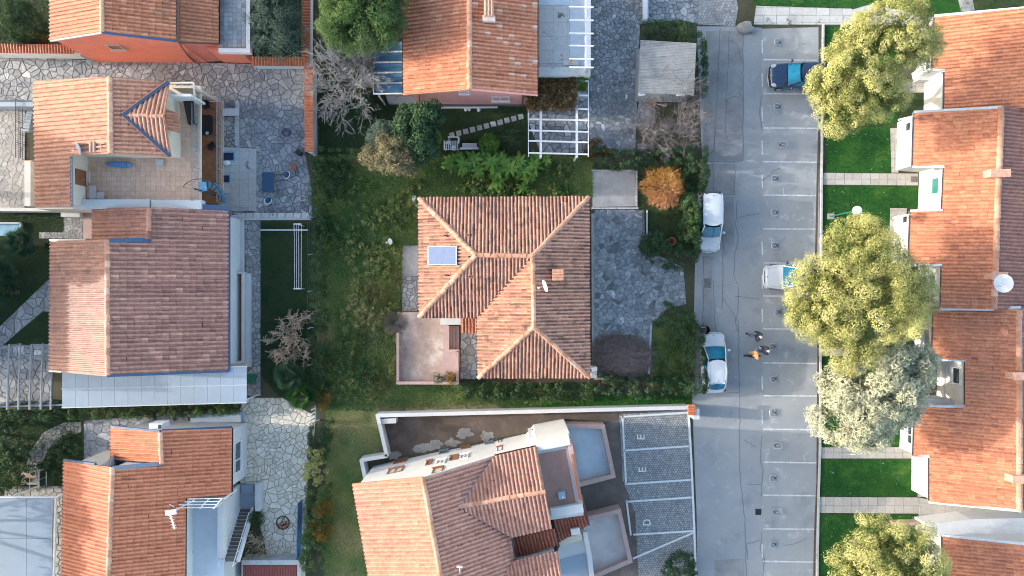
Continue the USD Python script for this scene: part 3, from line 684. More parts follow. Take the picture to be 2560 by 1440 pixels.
def hedge(name, label, pts, width, h, leaf, size=.07, dens=260, cat='hedge', kind=None, group=None, z0=0.0, rough=.25, tone_scale=.8, stem=True, aspect=.55, zpx=None):
    """a clipped or wild row of foliage along survey points (taken at mid height)"""
    path = np.array([W(a, b, z0 + h * .6)[:2] for a, b in pts]); ln = sg.LineString(path); c0 = path.mean(0)
    t = thing(name, label, cat, (*c0, z0), group)
    n = int(ln.length * (width + h) / .10); ss = rng.uniform(0, ln.length, n)
    P = np.array([ln.interpolate(a).coords[0] for a in ss]); Q = np.array([ln.interpolate(min(a + .05, ln.length)).coords[0] for a in ss]); Q0 = np.array([ln.interpolate(max(a - .05, 0)).coords[0] for a in ss])
    d = Q - Q0; d /= np.maximum(np.linalg.norm(d, axis=1, keepdims=True), 1e-6); nn = np.column_stack([-d[:, 1], d[:, 0]])
    th = rng.uniform(-.15, math.pi + .15, n); bump = 1 + rough * 2 * (meshkit.fbm(np.column_stack([P * 1.1, ss]), 3, 3) - .5)
    off = np.sign(np.cos(th)) * np.abs(np.cos(th)) ** .6 * width / 2 * bump; zz = z0 + np.maximum(.08, np.abs(np.sin(th)) ** .6 * h * bump * np.sign(np.maximum(np.sin(th), 0) + 1e-9))
    C = np.column_stack([P + nn * off[:, None], zz]); R = np.full(n, .17) * rng.uniform(.7, 1.4, n)
    tone = np.clip(.5 + 1.1 * (meshkit.fbm(C * tone_scale, 3, 9) - .5), 0, 1)
    v, f, tt = clumps_to_leaves(C, R, dens * .22, size * 1.05, aspect, tone, zmin=-.1)
    if stem:
        mb = MB()
        for s_ in np.arange(.3, max(ln.length - .1, .31), .8):
            p = ln.interpolate(s_).coords[0]
            for k in range(3):
                e = rng.normal(0, width * .22, 2); mb.tube([(*p, z0), (p[0] + e[0], p[1] + e[1], z0 + h * .75)], [.03, .01], 4)
        obj('stems', mb, M['bark'], t, kind='stuff')
    obj('foliage', (v, f), M[leaf], t, tint=tt)
    return t

def shrub(name, label, px, py, rp, h, leaf, size=.07, dens=1.0, cat='shrub', group=None, z0=0.0, spiky=0.0, ls=None, aspect=.5, spacing=.3, tsd=.2):
    """a bush about rp survey units in radius and h metres high"""
    z = z0 + h * .5; s = (H - z) / F; p = W(px, py, z)
    lobs = [(p[0], p[1], z0 + h * .42, rp * s * .72, rp * s * .72, h * .5)]
    for k in range(4 if ls is None else ls):
        a = rng.uniform(0, 6.28); lobs.append((p[0] + math.cos(a) * rp * s * .45, p[1] + math.sin(a) * rp * s * .45, z0 + h * rng.uniform(.35, .55), rp * s * .5, rp * s * .5, h * rng.uniform(.32, .5)))
    t = thing(name, label, cat, (p[0], p[1], z0), group)
    mb = MB()
    for k in range(7):
        e = rng.normal(0, rp * s * .4, 2); mb.tube([(p[0], p[1], z0), (p[0] + e[0] * .5, p[1] + e[1] * .5, z0 + h * .45), (p[0] + e[0], p[1] + e[1], z0 + h * .8)], [.03, .02, .008], 5)
    obj('stems', mb, M['bark'], t, kind='stuff')
    C, R = lobes_to_clumps(lobs, spacing, spacing * .62)
    v, f, tt = clumps_to_leaves(C, R, 130 * dens, size, aspect, np.clip(rng.normal(.5, .15, len(C)), 0, 1), tsd=tsd)
    obj('foliage', (v, f), M[leaf], t, tint=tt)
    return t

def branches(mb, p, d, L, r, depth, spread, n=3, up=.15, sides=4, wig=.12, rmin=.009):
    """a forking bare branch"""
    d = d / np.linalg.norm(d); pts = [p]; q = p.copy(); dd = d.copy()
    for k in range(3):
        dd = dd + rng.normal(0, wig, 3) + [0, 0, up * .3]; dd /= np.linalg.norm(dd); q = q + dd * L / 3; pts.append(q.copy())
    mb.tube(pts, np.maximum(np.linspace(r, r * .55, 4), rmin), sides, cap=False)
    if depth <= 0: return
    for k in range(n):
        e = dd + rng.normal(0, spread, 3); e[2] += up
        a = pts[rng.integers(1, 4)] if k else pts[3]
        branches(mb, np.array(a), e, L * rng.uniform(.6, .85), r * .55, depth - 1, spread, n, up, 3, wig, rmin)

def bare_tree(name, label, px, py, rp, h, bark, cat='tree', n0=9, depth=4, spread=.5, nb=3, r0=.06, up=.12, group=None, trunk=.4, wig=.12, flat=.6, rmin=.009):
    z = h * .6; s = (H - z) / F; c = W(px, py, z); t = thing(name, label, cat, (c[0], c[1], 0), group)
    tm = MB(); tm.tube([(c[0], c[1], -.05), (c[0] + .04, c[1], trunk * .5), (c[0], c[1], trunk)], [r0 * 1.8, r0 * 1.4, r0 * 1.2], 8); obj('trunk', tm, M[bark], t)
    mb = MB(); Lt = math.hypot(rp * s, h - trunk) * .42
    for k in range(n0):
        a = 2 * math.pi * (k + rng.uniform(-.3, .3)) / n0; e = rng.uniform(.35, 1.0)
        d = np.array([math.cos(a) * e, math.sin(a) * e, flat * rng.uniform(.6, 1.5)])
        branches(mb, np.array([c[0], c[1], trunk - .05]), d, Lt * rng.uniform(.8, 1.1), r0 * .7, depth, spread, nb, up, 4, wig, rmin)
    obj('branches', mb, M[bark], t)
    return t

def grass(name, region, mat_, dens, h, w=.03, z=0.0, label=None, cat='grass', tone_scale=.5, lean=1.5, bias=0.0, mask=None, turf=None, tonef=None):
    """many blades over a region: one uncountable covering"""
    if turf: obj(name.replace('grass', 'turf') + '_ground', MB().sheet(region, z + .004), M[turf], kind='structure')
    region = region.buffer(.07); x0, y0, x1, y1 = region.bounds; n = int((x1 - x0) * (y1 - y0) * dens); p = rng.random((n, 2)) * [x1 - x0, y1 - y0] + [x0, y0]
    shapely.prepare(region); p = p[shapely.contains_xy(region, p[:, 0], p[:, 1])]
    if mask is not None: p = p[mask(p)]
    k = len(p); a = rng.uniform(0, 6.283, k); hh = h * rng.uniform(.5, 1.3, k); ww = w * rng.uniform(.6, 1.4, k)
    e = np.column_stack([np.cos(a), np.sin(a)]); la = rng.uniform(0, 6.283, k); l = np.column_stack([np.cos(la), np.sin(la)]) * (hh * lean * rng.uniform(.4, 1.2, k))[:, None]; e = np.column_stack([-np.sin(la), np.cos(la)])
    b0 = np.column_stack([p - e * ww[:, None] / 2, np.full(k, z)]); b1 = np.column_stack([p + e * ww[:, None] / 2, np.full(k, z)]); tp = np.column_stack([p + l, z + hh])
    v = np.stack([b0, b1, tp], 1).reshape(-1, 3); f = np.arange(3 * k).reshape(-1, 3)
    tone = np.clip(.5 + bias + 1.5 * (meshkit.fbm(np.column_stack([p * tone_scale, np.zeros(k)]), 4, 11) - .5) + rng.normal(0, .17, k) + (tonef(p) if tonef else 0), 0, 1)
    return obj(name, (v, f), mat_, None, tint=np.repeat(tone, 3), label=label, cat=cat, kind='stuff')
# ------------------------------------------------------------------ ground, road, pavings
g = MB().sheet(sg.box(-400, -400, 400, 400), 0.0); obj('ground', g, M['ground'], kind='structure')
def struct(name, region, m, z, label=None): return obj(name, MB().sheet(region, z), M[m], kind='structure', label=label)

# road and parking strip
road = poly([(1742, 66), (1860, 66), (1905, 70), (1905, 1700), (1742, 1700), (1742, 1300), (1730, 1000), (1738, 640), (1760, 480), (1752, 330)])
struct('road', road, 'asphalt', .008)
bays = poly([(1905, 72), (2046, 68), (2050, 700), (2048, 1120), (2040, 1700), (1905, 1700)])
struct('parking_strip', bays, 'bayconcrete', .0085)
def patch(pts, z=.013, name='road_patch'): return obj(name, MB().sheet(poly(pts), z), M['patch'], kind='structure')
patch([(1765, 78), (1858, 78), (1857, 400), (1756, 405), (1760, 250)])
patch([(1762, 410), (1836, 410), (1836, 486), (1803, 490), (1762, 490)], .0135)
patch([(1757, 640), (1783, 640), (1780, 700), (1782, 840), (1756, 840)], .013)
patch([(1805, 492), (1834, 492), (1836, 610), (1812, 640), (1803, 600)], .0135)
patch([(1786, 1440), (1786, 1400), (1860, 1396), (1862, 1500), (1786, 1500)], .013)
def ribbon(name, pts, w, m, z=.0185, jit=0.0, sub=10):
    p = np.array([W(a, b)[:2] for a, b in pts]); ln = sg.LineString(p)
    if jit:
        n = max(3, int(ln.length / .12)); q = np.array([ln.interpolate(t, normalized=True).coords[0] for t in np.linspace(0, 1, n)])
        q[1:-1] += (meshkit.fbm(np.column_stack([q * 1.7, np.zeros(n)]), 4, 21)[1:-1, None] - .5) * [jit, -jit] + rng.normal(0, jit * .06, (n - 2, 2)); ln = sg.LineString(q)
    return obj(name, MB().sheet(ln.buffer(w / 2, cap_style=2, quad_segs=2), z), M[m], kind='structure')
for pts in ([(1800, 70), (1796, 150), (1790, 290), (1784, 375), (1776, 386)], [(1823, 76), (1820, 160), (1815, 240), (1813, 330), (1816, 345)], [(1858, 80), (1858, 400), (1836, 404), (1755, 405)],
            [(1836, 410), (1836, 486), (1760, 490)], [(1783, 405), (1783, 478)], [(1808, 490), (1808, 640), (1806, 740), (1804, 770)], [(1815, 250), (1838, 240), (1853, 248)], [(1784, 380), (1790, 320)],
            [(1758, 640), (1757, 840)], [(1782, 700), (1786, 780), (1790, 832)], [(1843, 500), (1838, 560), (1845, 590), (1836, 640), (1834, 690), (1846, 712)], [(1846, 716), (1845, 780), (1838, 800), (1845, 830)],
            [(1806, 745), (1830, 780), (1846, 806), (1848, 980), (1850, 1200), (1862, 1300), (1866, 1440)], [(1843, 545), (1870, 540), (1900, 532)], [(1836, 740), (1900, 748)], [(1905, 1090), (1900, 1140), (1908, 1180), (1904, 1240)],
            [(1848, 980), (1818, 982)], [(1905, 1330), (1900, 1370), (1912, 1400), (1906, 1440)], [(1870, 1400), (1866, 1360), (1900, 1350)], [(1958, 1364), (2000, 1356), (2016, 1342)], [(1905, 450), (1930, 432), (1950, 420)],
            [(1860, 1100), (1890, 1118)], [(1868, 1212), (1905, 1214)], [(1822, 100), (1844, 112), (1852, 150)], [(1846, 230), (1860, 250)], [(1905, 330), (1898, 280), (1904, 240)]):
    ribbon('road_crack', pts, .026, 'crack', jit=.16)
for x0, x1 in ((1905, 1907),):
    for y in range(100, 1440, 84): 
        if rng.random() < .85: ribbon('bay_end_line', [(x0, y), (x0 + 1, y + 34)], .09, 'line', .0145)
BAY_Y = [149, 234, 320, 404, 488, 572, 657, 740, 822, 907, 989, 1073, 1155, 1238, 1322, 1403]
for i, y in enumerate(BAY_Y):
    ribbon('bay_line', [(1908, y), (2042, y + (1 if i % 3 else 2))], .10, 'line', .0145)
ribbon('bay_line', [(1958, 470), (1958, 486)], .06, 'line', .0145)
# kerb beside the lawns
kb = MB()
kp = [(2057, 62), (2054, 300), (2051, 700), (2049, 1120), (2045, 1240), (2041, 1500)]
kl = sg.LineString([W(a, b)[:2] for a, b in kp])
for k in np.arange(0, kl.length - .1, 1.0):
    a, b = kl.interpolate(k).coords[0], kl.interpolate(min(k + .985, kl.length)).coords[0]; kb.bar((*a, .06), (*b, .06), .13, .13)
obj('kerb', kb, M['dirtywhite'], kind='structure')
struct('leaf_litter_strip', sg.LineString([W(a, b)[:2] for a, b in [(2047, 330), (2043, 480), (2039, 660), (2046, 800), (2043, 1200), (2037, 1340), (2034, 1500)]]).buffer(.07), 'soil', .0165)

# slab walks between the lawns
def slabs(name, pts, a=.62, b=.6, m='slab', ang=0.0, stagger=0.0, gap=.007, z=.01, h=.03, mortar='mortarlight', tone=.18, budget=300):
    r = poly(pts); return paving(name, r, cells_grid(r, a, b, ang, stagger), M[m], M[mortar], z=z, h=h, gap=gap, piece='slab', bev=.006, tilt=.002, tone=tone, budget=budget)
slabs('slab_path', [(2058, 432), (2295, 434), (2295, 464), (2056, 462)])
slabs('slab_path', [(2049, 1118), (2290, 1117), (2290, 1146), (2049, 1146)])
slabs('slab_path', [(2046, 1242), (2296, 1243), (2296, 1284), (2046, 1282)])
slabs('slab_path', [(2225, 320), (2246, 320), (2246, 432), (2228, 432)])
slabs('slab_path', [(2225, 520), (2268, 520), (2240, 700), (2222, 640)])
slabs('slab_path', [(2294, 1146), (2322, 1144), (2322, 1242), (2294, 1242)])
slabs('slab_path', [(2296, 1243), (2330, 1250), (2560, 1262), (2620, 1262), (2620, 1330), (2560, 1300), (2310, 1312), (2296, 1306)], .9, .8)
slabs('slab_path', [(2246, 200), (2330, 200), (2330, 232), (2246, 232)])
slabs('slab_path', [(2252, 880), (2300, 880), (2300, 960), (2250, 960)])
slabs('slab_path', [(2046, 868), (2120, 868), (2120, 890), (2046, 890)])
slabs('stained_slab_walk', [(1890, 15), (2130, 22), (2130, 62), (1884, 62)], .95, .55, 'slabdirty')
slabs('slab_path', [(2130, 24), (2180, 10), (2330, 44), (2330, 66), (2130, 62)], .5, 1.2, 'slabdirty')
struct('lane', poly([(2380, -60), (2420, -60), (2436, 26), (2402, 30)]), 'concrete', .02)

# crazy paving
def crazy(name, pts, size, m, mortar, gap=.02, z=.012, h=.028, budget=300, tone=.2, relax=0, drop=0.0, holes=None, bev=.012):
    r = poly(pts)
    for hpts in holes or []: r = r.difference(poly(hpts))
    return paving(name, r, cells_voronoi(r, size, relax), M[m], M[mortar], z=z, h=h, gap=gap, piece='stone', budget=budget, tone=tone, drop=drop, bev=bev)
crazy('stone_driveway', [(1486, 524), (1611, 524), (1612, 600), (1650, 640), (1708, 668), (1716, 760), (1668, 772), (1640, 800), (1626, 840), (1612, 938), (1560, 950), (1486, 950)], .34, 'stonedrive', 'mortar', gap=.012, drop=.05)
crazy('stone_yard', [(-60, 138), (222, 150), (640, 160), (764, 172), (764, 385), (782, 480), (782, 540), (558, 540), (500, 380), (200, 300), (-60, 258)], .44, 'stoneblue', 'mortar', gap=.02)
crazy('stone_drive', [(1473, -60), (1745, -60), (1745, 60), (1700, 50), (1600, 60), (1594, 240), (1588, 385), (1473, 380), (1470, 200)], .32, 'stoneblue', 'mortar', gap=.018)
crazy('stone_floor', [(1318, 196), (1472, 196), (1472, 382), (1352, 386), (1318, 300)], .55, 'stoneblue', 'mortar', gap=.03)
crazy('pale_stone_terrace', [(-60, 268), (64, 268), (62, 520), (-60, 520)], .36, 'stonepale', 'palemortar', gap=.005, tone=.12)
crazy('cream_stone_drive', [(610, 994), (706, 994), (790, 1040), (786, 1090), (770, 1180), (765, 1400), (672, 1405), (640, 1270), (585, 1180), (585, 1060)], .40, 'stonecream', 'mortarbrown', gap=.018)
crazy('stone_side_path', [(612, 550), (652, 550), (652, 912), (652, 990), (618, 990)], .40, 'stonepale', 'mortar', gap=.022)
crazy('stone_garden_path', [(126, 694), (126, 780), (108, 778), (0, 870), (-30, 875), (-30, 800), (0, 816)], .48, 'stonepale', 'mortar', gap=.022)
crazy('stone_pergola_floor', [(-40, 862), (128, 862), (128, 1010), (-40, 1010)], .48, 'stoneblue', 'mortar', gap=.02)
crazy('stone_garden_walk', [(98, 580), (160, 580), (160, 540), (208, 540), (208, 596), (98, 596)], .22, 'stonepale', 'mortar', gap=.008)
crazy('curved_stone_path', [(204, 1054), (204, 1080), (160, 1094), (124, 1122), (104, 1160), (98, 1212), (56, 1212), (62, 1180), (74, 1130), (110, 1080), (160, 1056)], .50, 'stonewarm', 'mortarbrown', gap=.02)
crazy('stone_yard', [(14, 1216), (160, 1214), (160, 1250), (10, 1245)], .5, 'stonepale', 'mortar', gap=.02)
crazy('stone_ramp', [(210, 1052), (470, 1028), (600, 1028), (600, 1060), (300, 1070), (280, 1150), (210, 1150)], .52, 'stoneblue', 'mortar', gap=.012, relax=2)
crazy('stone_strip', [(135, 1240), (157, 1240), (157, 1460), (130, 1460)], .36, 'stonepale', 'mortar', gap=.03)
crazy('stone_strip', [(1003, 690), (1050, 690), (1050, 778), (1005, 778)], .3, 'stonepale', 'mortar', gap=.02)
crazy('stone_strip', [(1152, 800), (1200, 800), (1200, 948), (1150, 948)], .45, 'stonepale', 'mortar', gap=.02)
crazy('stone_strip', [(1600, 240), (1640, 276), (1630, 316), (1586, 316)], .3, 'stonepale', 'mortar', gap=.012)
struct('concrete_pad', poly([(1481, 430), (1588, 426), (1590, 516), (1481, 518)]), 'concrete', .05)
struct('concrete_strip', poly([(1005, 614), (1056, 612), (1056, 690), (1003, 690)]), 'concrete', .012)
struct('drain_channel', poly([(1478, 534), (1486, 534), (1486, 920), (1480, 920)]), 'concrete', .03)
# hexagonal pavers
hx = poly([(1548, 1036), (1722, 1022), (1748, 1500), (1600, 1500), (1586, 1280), (1556, 1200)])
struct('service_yard', poly([(1380, 1030), (1725, 1022), (1748, 1500), (1380, 1500)]), 'darkconcrete', .006)
paving('hexagon_paver_parking', hx, cells_hex(hx, .175, .05), M['hexstone'], M['hexjoint'], z=.010, h=.025, gap=.012, piece='paver', budget=300, bev=.014, tilt=.004, amin=.003)
hx2 = poly([(1745, -60), (1830, -60), (1846, 20), (1838, 66), (1745, 62)])
paving('hexagon_paver_apron', hx2, cells_hex(hx2, .235, 0.1), M['hexstone'], M['mortar'], z=.014, h=.02, gap=.012, piece='paver', budget=300, bev=.014, amin=.003)
for pts in ([(1552, 1042), (1722, 1031)], [(1556, 1040), (1565, 1210)], [(1560, 1126), (1722, 1115)], [(1562, 1210), (1727, 1199)], [(1566, 1254), (1732, 1243)], [(1566, 1250), (1577, 1338)], [(1583, 1336), (1734, 1327)], [(1582, 1396), (1736, 1330)]):
    ribbon('painted_kerb_line', pts, .13, 'whiteline', .046)
kb = MB(); kk = [(1721, 1030), (1728, 1150), (1735, 1310), (1741, 1500)]
for (a, b), (c, d) in zip(kk[:-1], kk[1:]): kb.bar(W(a, b, .03), W(c, d, .03), .14, .10)
obj('kerb', kb, M['whiteline'], kind='structure')
for ch, px, py in (('E', 1602, 1092), ('E', 1606, 1174), ('D', 1617, 1306)):
    m = meshkit.text_mesh(ch, .52, .004, bold=True); v = np.array(m.vertices); v -= (v.max(0) + v.min(0)) / 2; v = v[:, [1, 0, 2]] * [-1, 1, 1]
    obj('painted_letter', (v + W(px, py, .052), m.faces), M['whiteline'], kind='structure')
struct('drain_cover', poly([(1888, 1272), (1903, 1272), (1903, 1287), (1888, 1287)]), 'black', .02)
struct('drain_cover', poly([(1760, 696), (1777, 696), (1777, 720), (1760, 720)]), 'mortar', .02)
# stepping stones
ORD = 'first second third fourth fifth sixth seventh eighth ninth tenth eleventh twelfth thirteenth fourteenth fifteenth sixteenth seventeenth eighteenth nineteenth twentieth'.split()
for k in range(11):
    x, y = 1302 - k * 17.2, 292 + k * 4.6; q = sg.Polygon(np.array([(-.19, -.19), (.19, -.19), (.19, .19), (-.19, .19)]) @ np.array([[.97, .22], [-.22, .97]]) + W(x, y)[:2])
    v, f = stone_piece(q, 0.0, .05); obj('stepping_stone', (v, f), M['slabdirty'], tint=float(rng.uniform(.1, .5)), label=f'{ORD[k]} square stepping stone counted from the white pergola end of the dark garden', cat='stepping stone', group='stepping stones crossing the dark garden')
# sunken court of the rotated house, dark bare ground
struct('service_court', poly([(946, 1040), (1548, 1026), (1552, 1046), (1470, 1075), (1404, 1064), (950, 1150)]), 'browncourt', .012)
struct('service_court', poly([(906, 1152), (970, 1142), (950, 1160), (915, 1205)]), 'browncourt', .0125)

# garden soil and lawns
struct('garden_soil', poly([(780, 385), (1480, 385), (1480, 500), (1745, 420), (1740, 660), (1620, 600), (1600, 520), (1480, 520), (1480, 950), (1740, 930), (1735, 1015), (800, 1025), (782, 700)]), 'bed', .003)
struct('dry_verge', sg.LineString([W(a, b)[:2] for a, b in [(950, 1022), (1100, 1016), (1250, 1008), (1340, 1008)]]).buffer(.45), 'dryground', .0045)
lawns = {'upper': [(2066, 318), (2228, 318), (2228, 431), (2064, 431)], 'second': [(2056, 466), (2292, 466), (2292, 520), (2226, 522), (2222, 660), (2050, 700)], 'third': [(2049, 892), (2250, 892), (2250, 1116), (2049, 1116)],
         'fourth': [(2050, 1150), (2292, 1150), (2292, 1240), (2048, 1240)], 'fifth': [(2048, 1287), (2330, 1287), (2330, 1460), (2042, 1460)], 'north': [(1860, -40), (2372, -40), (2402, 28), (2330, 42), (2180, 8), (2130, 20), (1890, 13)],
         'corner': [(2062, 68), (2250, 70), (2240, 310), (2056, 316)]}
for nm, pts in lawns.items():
    grass('lawn', poly(pts), M['lawn'], 520, .06, .035, .0, turf='turf', tonef=lambda p: .28 * np.clip((p[:, 0] - 24.6) / 3.2, 0, 1) - .12 + .9 * (meshkit.fbm(np.column_stack([p * 1.3, 0 * p[:, 0]]), 4, 5) - .5))  # tone rises toward the houses: sunlight painted into the blades, plus random patches
grass('lawn', poly([(2248, 232), (2326, 232), (2318, 276), (2240, 290)]), M['lawndark'], 420, .06, .035, turf='turfdark')
grass('lawn', poly([(2050, 740), (2250, 740), (2250, 868), (2046, 868)]), M['lawndark'], 300, .06, .035, turf='turfdark')
grass('lawn', poly([(2404, 20), (2430, -40), (2640, -40), (2640, 14), (2450, 24)]), M['lawndark'], 380, .06, .035, turf='turfdark')
grass('dark_lawn', poly([(796, 230), (1006, 260), (1320, 264), (1322, 385), (800, 385)]), M['lawndark'], 420, .07, .03, turf='turfdark')
grass('dark_lawn', poly([(653, 562), (780, 562), (780, 992), (700, 990), (654, 940)]), M['lawndark'], 520, .08, .03, bias=.05, turf='turfdark')
grass('dark_lawn', poly([(-40, 527), (160, 527), (160, 578), (98, 582), (98, 600), (126, 600), (126, 696), (0, 812), (-40, 812)]), M['lawndark'], 420, .07, .03, bias=-.08, turf='turfdark')
grass('dark_lawn', poly([(10, 862), (108, 782), (126, 784), (126, 860)]), M['lawndark'], 420, .07, .03, turf='turfdark')
grass('side_lawn', poly([(818, 1024), (942, 1030), (964, 1138), (900, 1150), (912, 1208), (884, 1216), (925, 1460), (812, 1460)]), M['wild'], 620, .07, .03, bias=.14, turf='wildturf')
grass('verge_grass', poly([(940, 1000), (1345, 1000), (1345, 1022), (940, 1034)]), M['drygrass'], 320, .10, .03, bias=.1, turf='wildturf')
grass('verge_grass', poly([(1250, 994), (1725, 988), (1725, 1014), (1250, 1022)]), M['lawn'], 420, .14, .03, turf='turf')
gmask = None
grass('wild_garden_grass', poly([(784, 392), (1480, 392), (1480, 492), (1046, 492), (1046, 612), (1004, 612), (1000, 770), (990, 960), (1480, 960), (1480, 1000), (800, 1024)]), M['wild'], 520, .15, .035, bias=-.06, mask=gmask, tone_scale=.3, turf='wildturf')
grass('wild_garden_grass', poly([(845, 690), (1000, 690), (990, 960), (960, 1000), (830, 1000)]), M['wild'], 380, .20, .035, bias=.18, tone_scale=.4, turf='wildturf')
grass('bed_grass', poly([(1592, 440), (1745, 420), (1740, 640), (1620, 600), (1600, 525), (1592, 525)]), M['lawndark'], 300, .12, .03, bias=.1, turf='turfdark')
grass('bed_grass', poly([(1630, 800), (1735, 780), (1735, 985), (1626, 985)]), M['wild'], 420, .14, .03, turf='wildturf')

grass('lawn_daisies', so.unary_union([poly(lawns[k]) for k in ('upper', 'second', 'fourth', 'fifth')]), M['line'], 1.1, .10, .045, .06, label='scattered pale daisies and fallen leaves on the street side lawns', cat='flowers', lean=.9)
for k, (x, y, r_) in enumerate(((1045, 1124, 13), (1062, 1118, 17), (1090, 1112, 14), (1160, 1084, 17), (1218, 1088, 14), (1130, 1106, 14), (985, 1138, 14))):
    a = np.linspace(0, 6.283, 30)[:-1]; rr = r_ / 35 * (1 + 1.3 * (meshkit.fbm(np.column_stack([np.cos(a) * 2.2 + k * 5, np.sin(a) * 2.2, 0 * a]), 4, 4) - .5)); c = W(x, y)[:2]
    obj('plaster_patch', MB().sheet(sg.Polygon(np.column_stack([c[0] + rr * 1.2 * np.cos(a), c[1] + rr * .75 * np.sin(a)])).buffer(0), .016 + .003 * k), M['mortarlight'], kind='structure')
grass('corner_garden_grass', poly([(-60, -60), (124, -60), (124, 118), (-60, 118)]), M['lawndark'], 260, .10, .035, turf='turfdark')
grass('corner_garden_grass', poly([(-60, 1026), (200, 1026), (210, 1210), (-60, 1240)]), M['lawndark'], 260, .12, .035, turf='turfdark')
grass('olive_bed_grass', poly([(634, -60), (758, -60), (758, 148), (634, 148)]), M['lawndark'], 200, .08, .03, turf='turfdark')

# undergrowth of the wild garden: leafy tufts nobody could count
wg = poly([(790, 396), (1470, 396), (1470, 488), (1044, 490), (1044, 610), (1000, 616), (1000, 770), (988, 962), (990, 1000), (800, 1018)])
def undergrowth(name, region, n, leaf, size, label, bright, zmax=.3, asp=.35):
    x0, y0, x1, y1 = region.bounds; p = rng.random((n, 2)) * [x1 - x0, y1 - y0] + [x0, y0]; p = p[shapely.contains_xy(region, p[:, 0], p[:, 1])]
    d = meshkit.fbm(np.column_stack([p * .55, 0 * p[:, 0]]), 4, 41); p = p[d > .42 + .12 * rng.random(len(p))]; tone = np.clip(bright(p) + rng.normal(0, .15, len(p)), 0, 1)
    C = np.column_stack([p, rng.uniform(.05, zmax, len(p))]); v, f, t = clumps_to_leaves(C, rng.uniform(.10, .26, len(p)), 20, size, asp, tone, zmin=.0, jit=.5)
    obj(name, (v, f), M[leaf], None, tint=t, label=label, cat='undergrowth', kind='stuff')
gx = lambda p, x, y, r: np.exp(-((p - W(x, y)[:2]) ** 2).sum(1) / (r / 35) ** 2)
undergrowth('wild_undergrowth', wg, 5200, 'wild', .17, 'tangled green and yellow weeds filling the wild garden left of the central house', lambda p: .42 + .30 * gx(p, 930, 740, 120) + .22 * gx(p, 880, 860, 110) + .16 * gx(p, 930, 940, 90) + .18 * gx(p, 1010, 560, 60) - .16 * gx(p, 850, 520, 110) + .3 * (meshkit.fbm(np.column_stack([p * .8, 0 * p[:, 0]]), 3, 8) - .5))
undergrowth('bed_undergrowth', so.unary_union([poly([(1150, 950), (1480, 950), (1735, 940), (1735, 992), (1150, 998)]), poly([(1630, 800), (1735, 790), (1735, 980), (1626, 980)])]), 1500, 'leaf_mid', .14, 'low weeds between the hedges below the central house and stone driveway', lambda p: np.full(len(p), .35))
# ------------------------------------------------------------------ houses
def block(parent, name, pts, z0, z1, m, zref=None, hole=None):
    """solid block whose top outline is given in survey points at height z1 (or zref)"""
    p = poly(pts, z1 if zref is None else zref)
    if hole is not None: p = p.difference(hole)
    return obj(name, MB().prism(p, z0, z1), m, parent)
def parapet(parent, pts, z0, z1, w, m, name='parapet', closed=False, zref=None):
    """low wall along survey points taken on its top's middle line"""
    c = [W(a, b, z1 if zref is None else zref)[:2] for a, b in pts]
    ln = sg.LinearRing(c) if closed else sg.LineString(c)
    return obj(name, MB().prism(ln.buffer(w / 2, cap_style=2, join_style=2), z0, z1), m, parent)
def tiles_floor(parent, pts, z, m, size, mortar='under', name='floor', ang=0.0, budget=300, gap=.006, piece='floor_tile', tone=.2):
    p = poly(pts, z); return paving(name, p, cells_grid(p, size, size, ang), M[m], M[mortar], z=z, h=.012, gap=gap, piece=piece, budget=budget, parent=parent, bev=.004, tilt=.002, tone=tone)
def railing(name, label, pts, z0, h, m, cat='railing', bars=.12, rr=.022, parent=None, rails=(1.0, .12), group=None):
    """metal railing along survey points on its foot line (height z0)"""
    P = [W(a, b, z0) for a, b in pts]; t = parent or thing(name, label, cat, np.mean(P, 0), group)
    ln = sg.LineString([p[:2] for p in P])
    for k in rails:
        mb = MB(); mb.tube([p + [0, 0, h * k] for p in P], rr, 6); obj('rail' if not parent else 'handrail', mb, m, t)
    for s_ in np.arange(0, ln.length + .01, bars):
        q = np.array([*ln.interpolate(s_).coords[0], z0]); big = abs((s_ / bars) % 10) < .01
        obj('post' if big else 'bar', MB().tube([q, q + [0, 0, h]], .022 if big else .010, 5 if big else 4), m, t)
    return t
def tube_part(parent, name, pts, r, m, n=6): return obj(name, MB().tube(pts, r, n), m, parent)

# ---- coral house, top left
h = House('coral_house', 'coral walled house with orange tiled roof and small grey terrace at the top frame edge', M['tile_coral'], M['coral'], 380, 60, over=.12)
pw = Plane((255, -80, 5.75), (255, 80, 5.75), (126, 40, 4.39)); pe = Plane((255, -80, 5.75), (255, 80, 5.75), (440, 40, 4.45)); pl_ = Plane((448, -80, 4.1), (448, 100, 4.1), (546, 40, 3.35))
h.face(pw, [(126, -70), (255, -70), (255, 80), (126, 101)]); h.face(pe, [(255, -70), (440, -70), (440, 101), (255, 80)], tones=(.12, .85)); h.face(pl_, [(449, -70), (546, -70), (546, 108), (449, 104)])
h.build(); h.ridge(pe.at(255, -70), pe.at(255, 80), .13)
h.trim('verge_board', pw.at(126, 102), pw.at(255, 81), .12, .10, M['dirtywhite'], -.02); h.trim('verge_board', pe.at(255, 81), pe.at(442, 102), .12, .14, M['blueflash'], -.05); h.trim('verge_board', pl_.at(449, 105), pl_.at(546, 109), .1, .1, M['brownmetal'], -.04)
h.gutter(pw.at(126, -70), pw.at(126, 101), M['blueflash']); h.trim('step_flashing', pe.at(444, -70), pe.at(444, 102), .24, .12, M['brownmetal']); h.gutter(pl_.at(547, -70), pl_.at(547, 108), M['brownmetal'])
A, B = W(221, 150, 0), W(634, 160, 0)
put_window(h, [(270, 110), (306, 124)], frame='curtain', pane='shutter', mull=0, hz=(.95, .85))
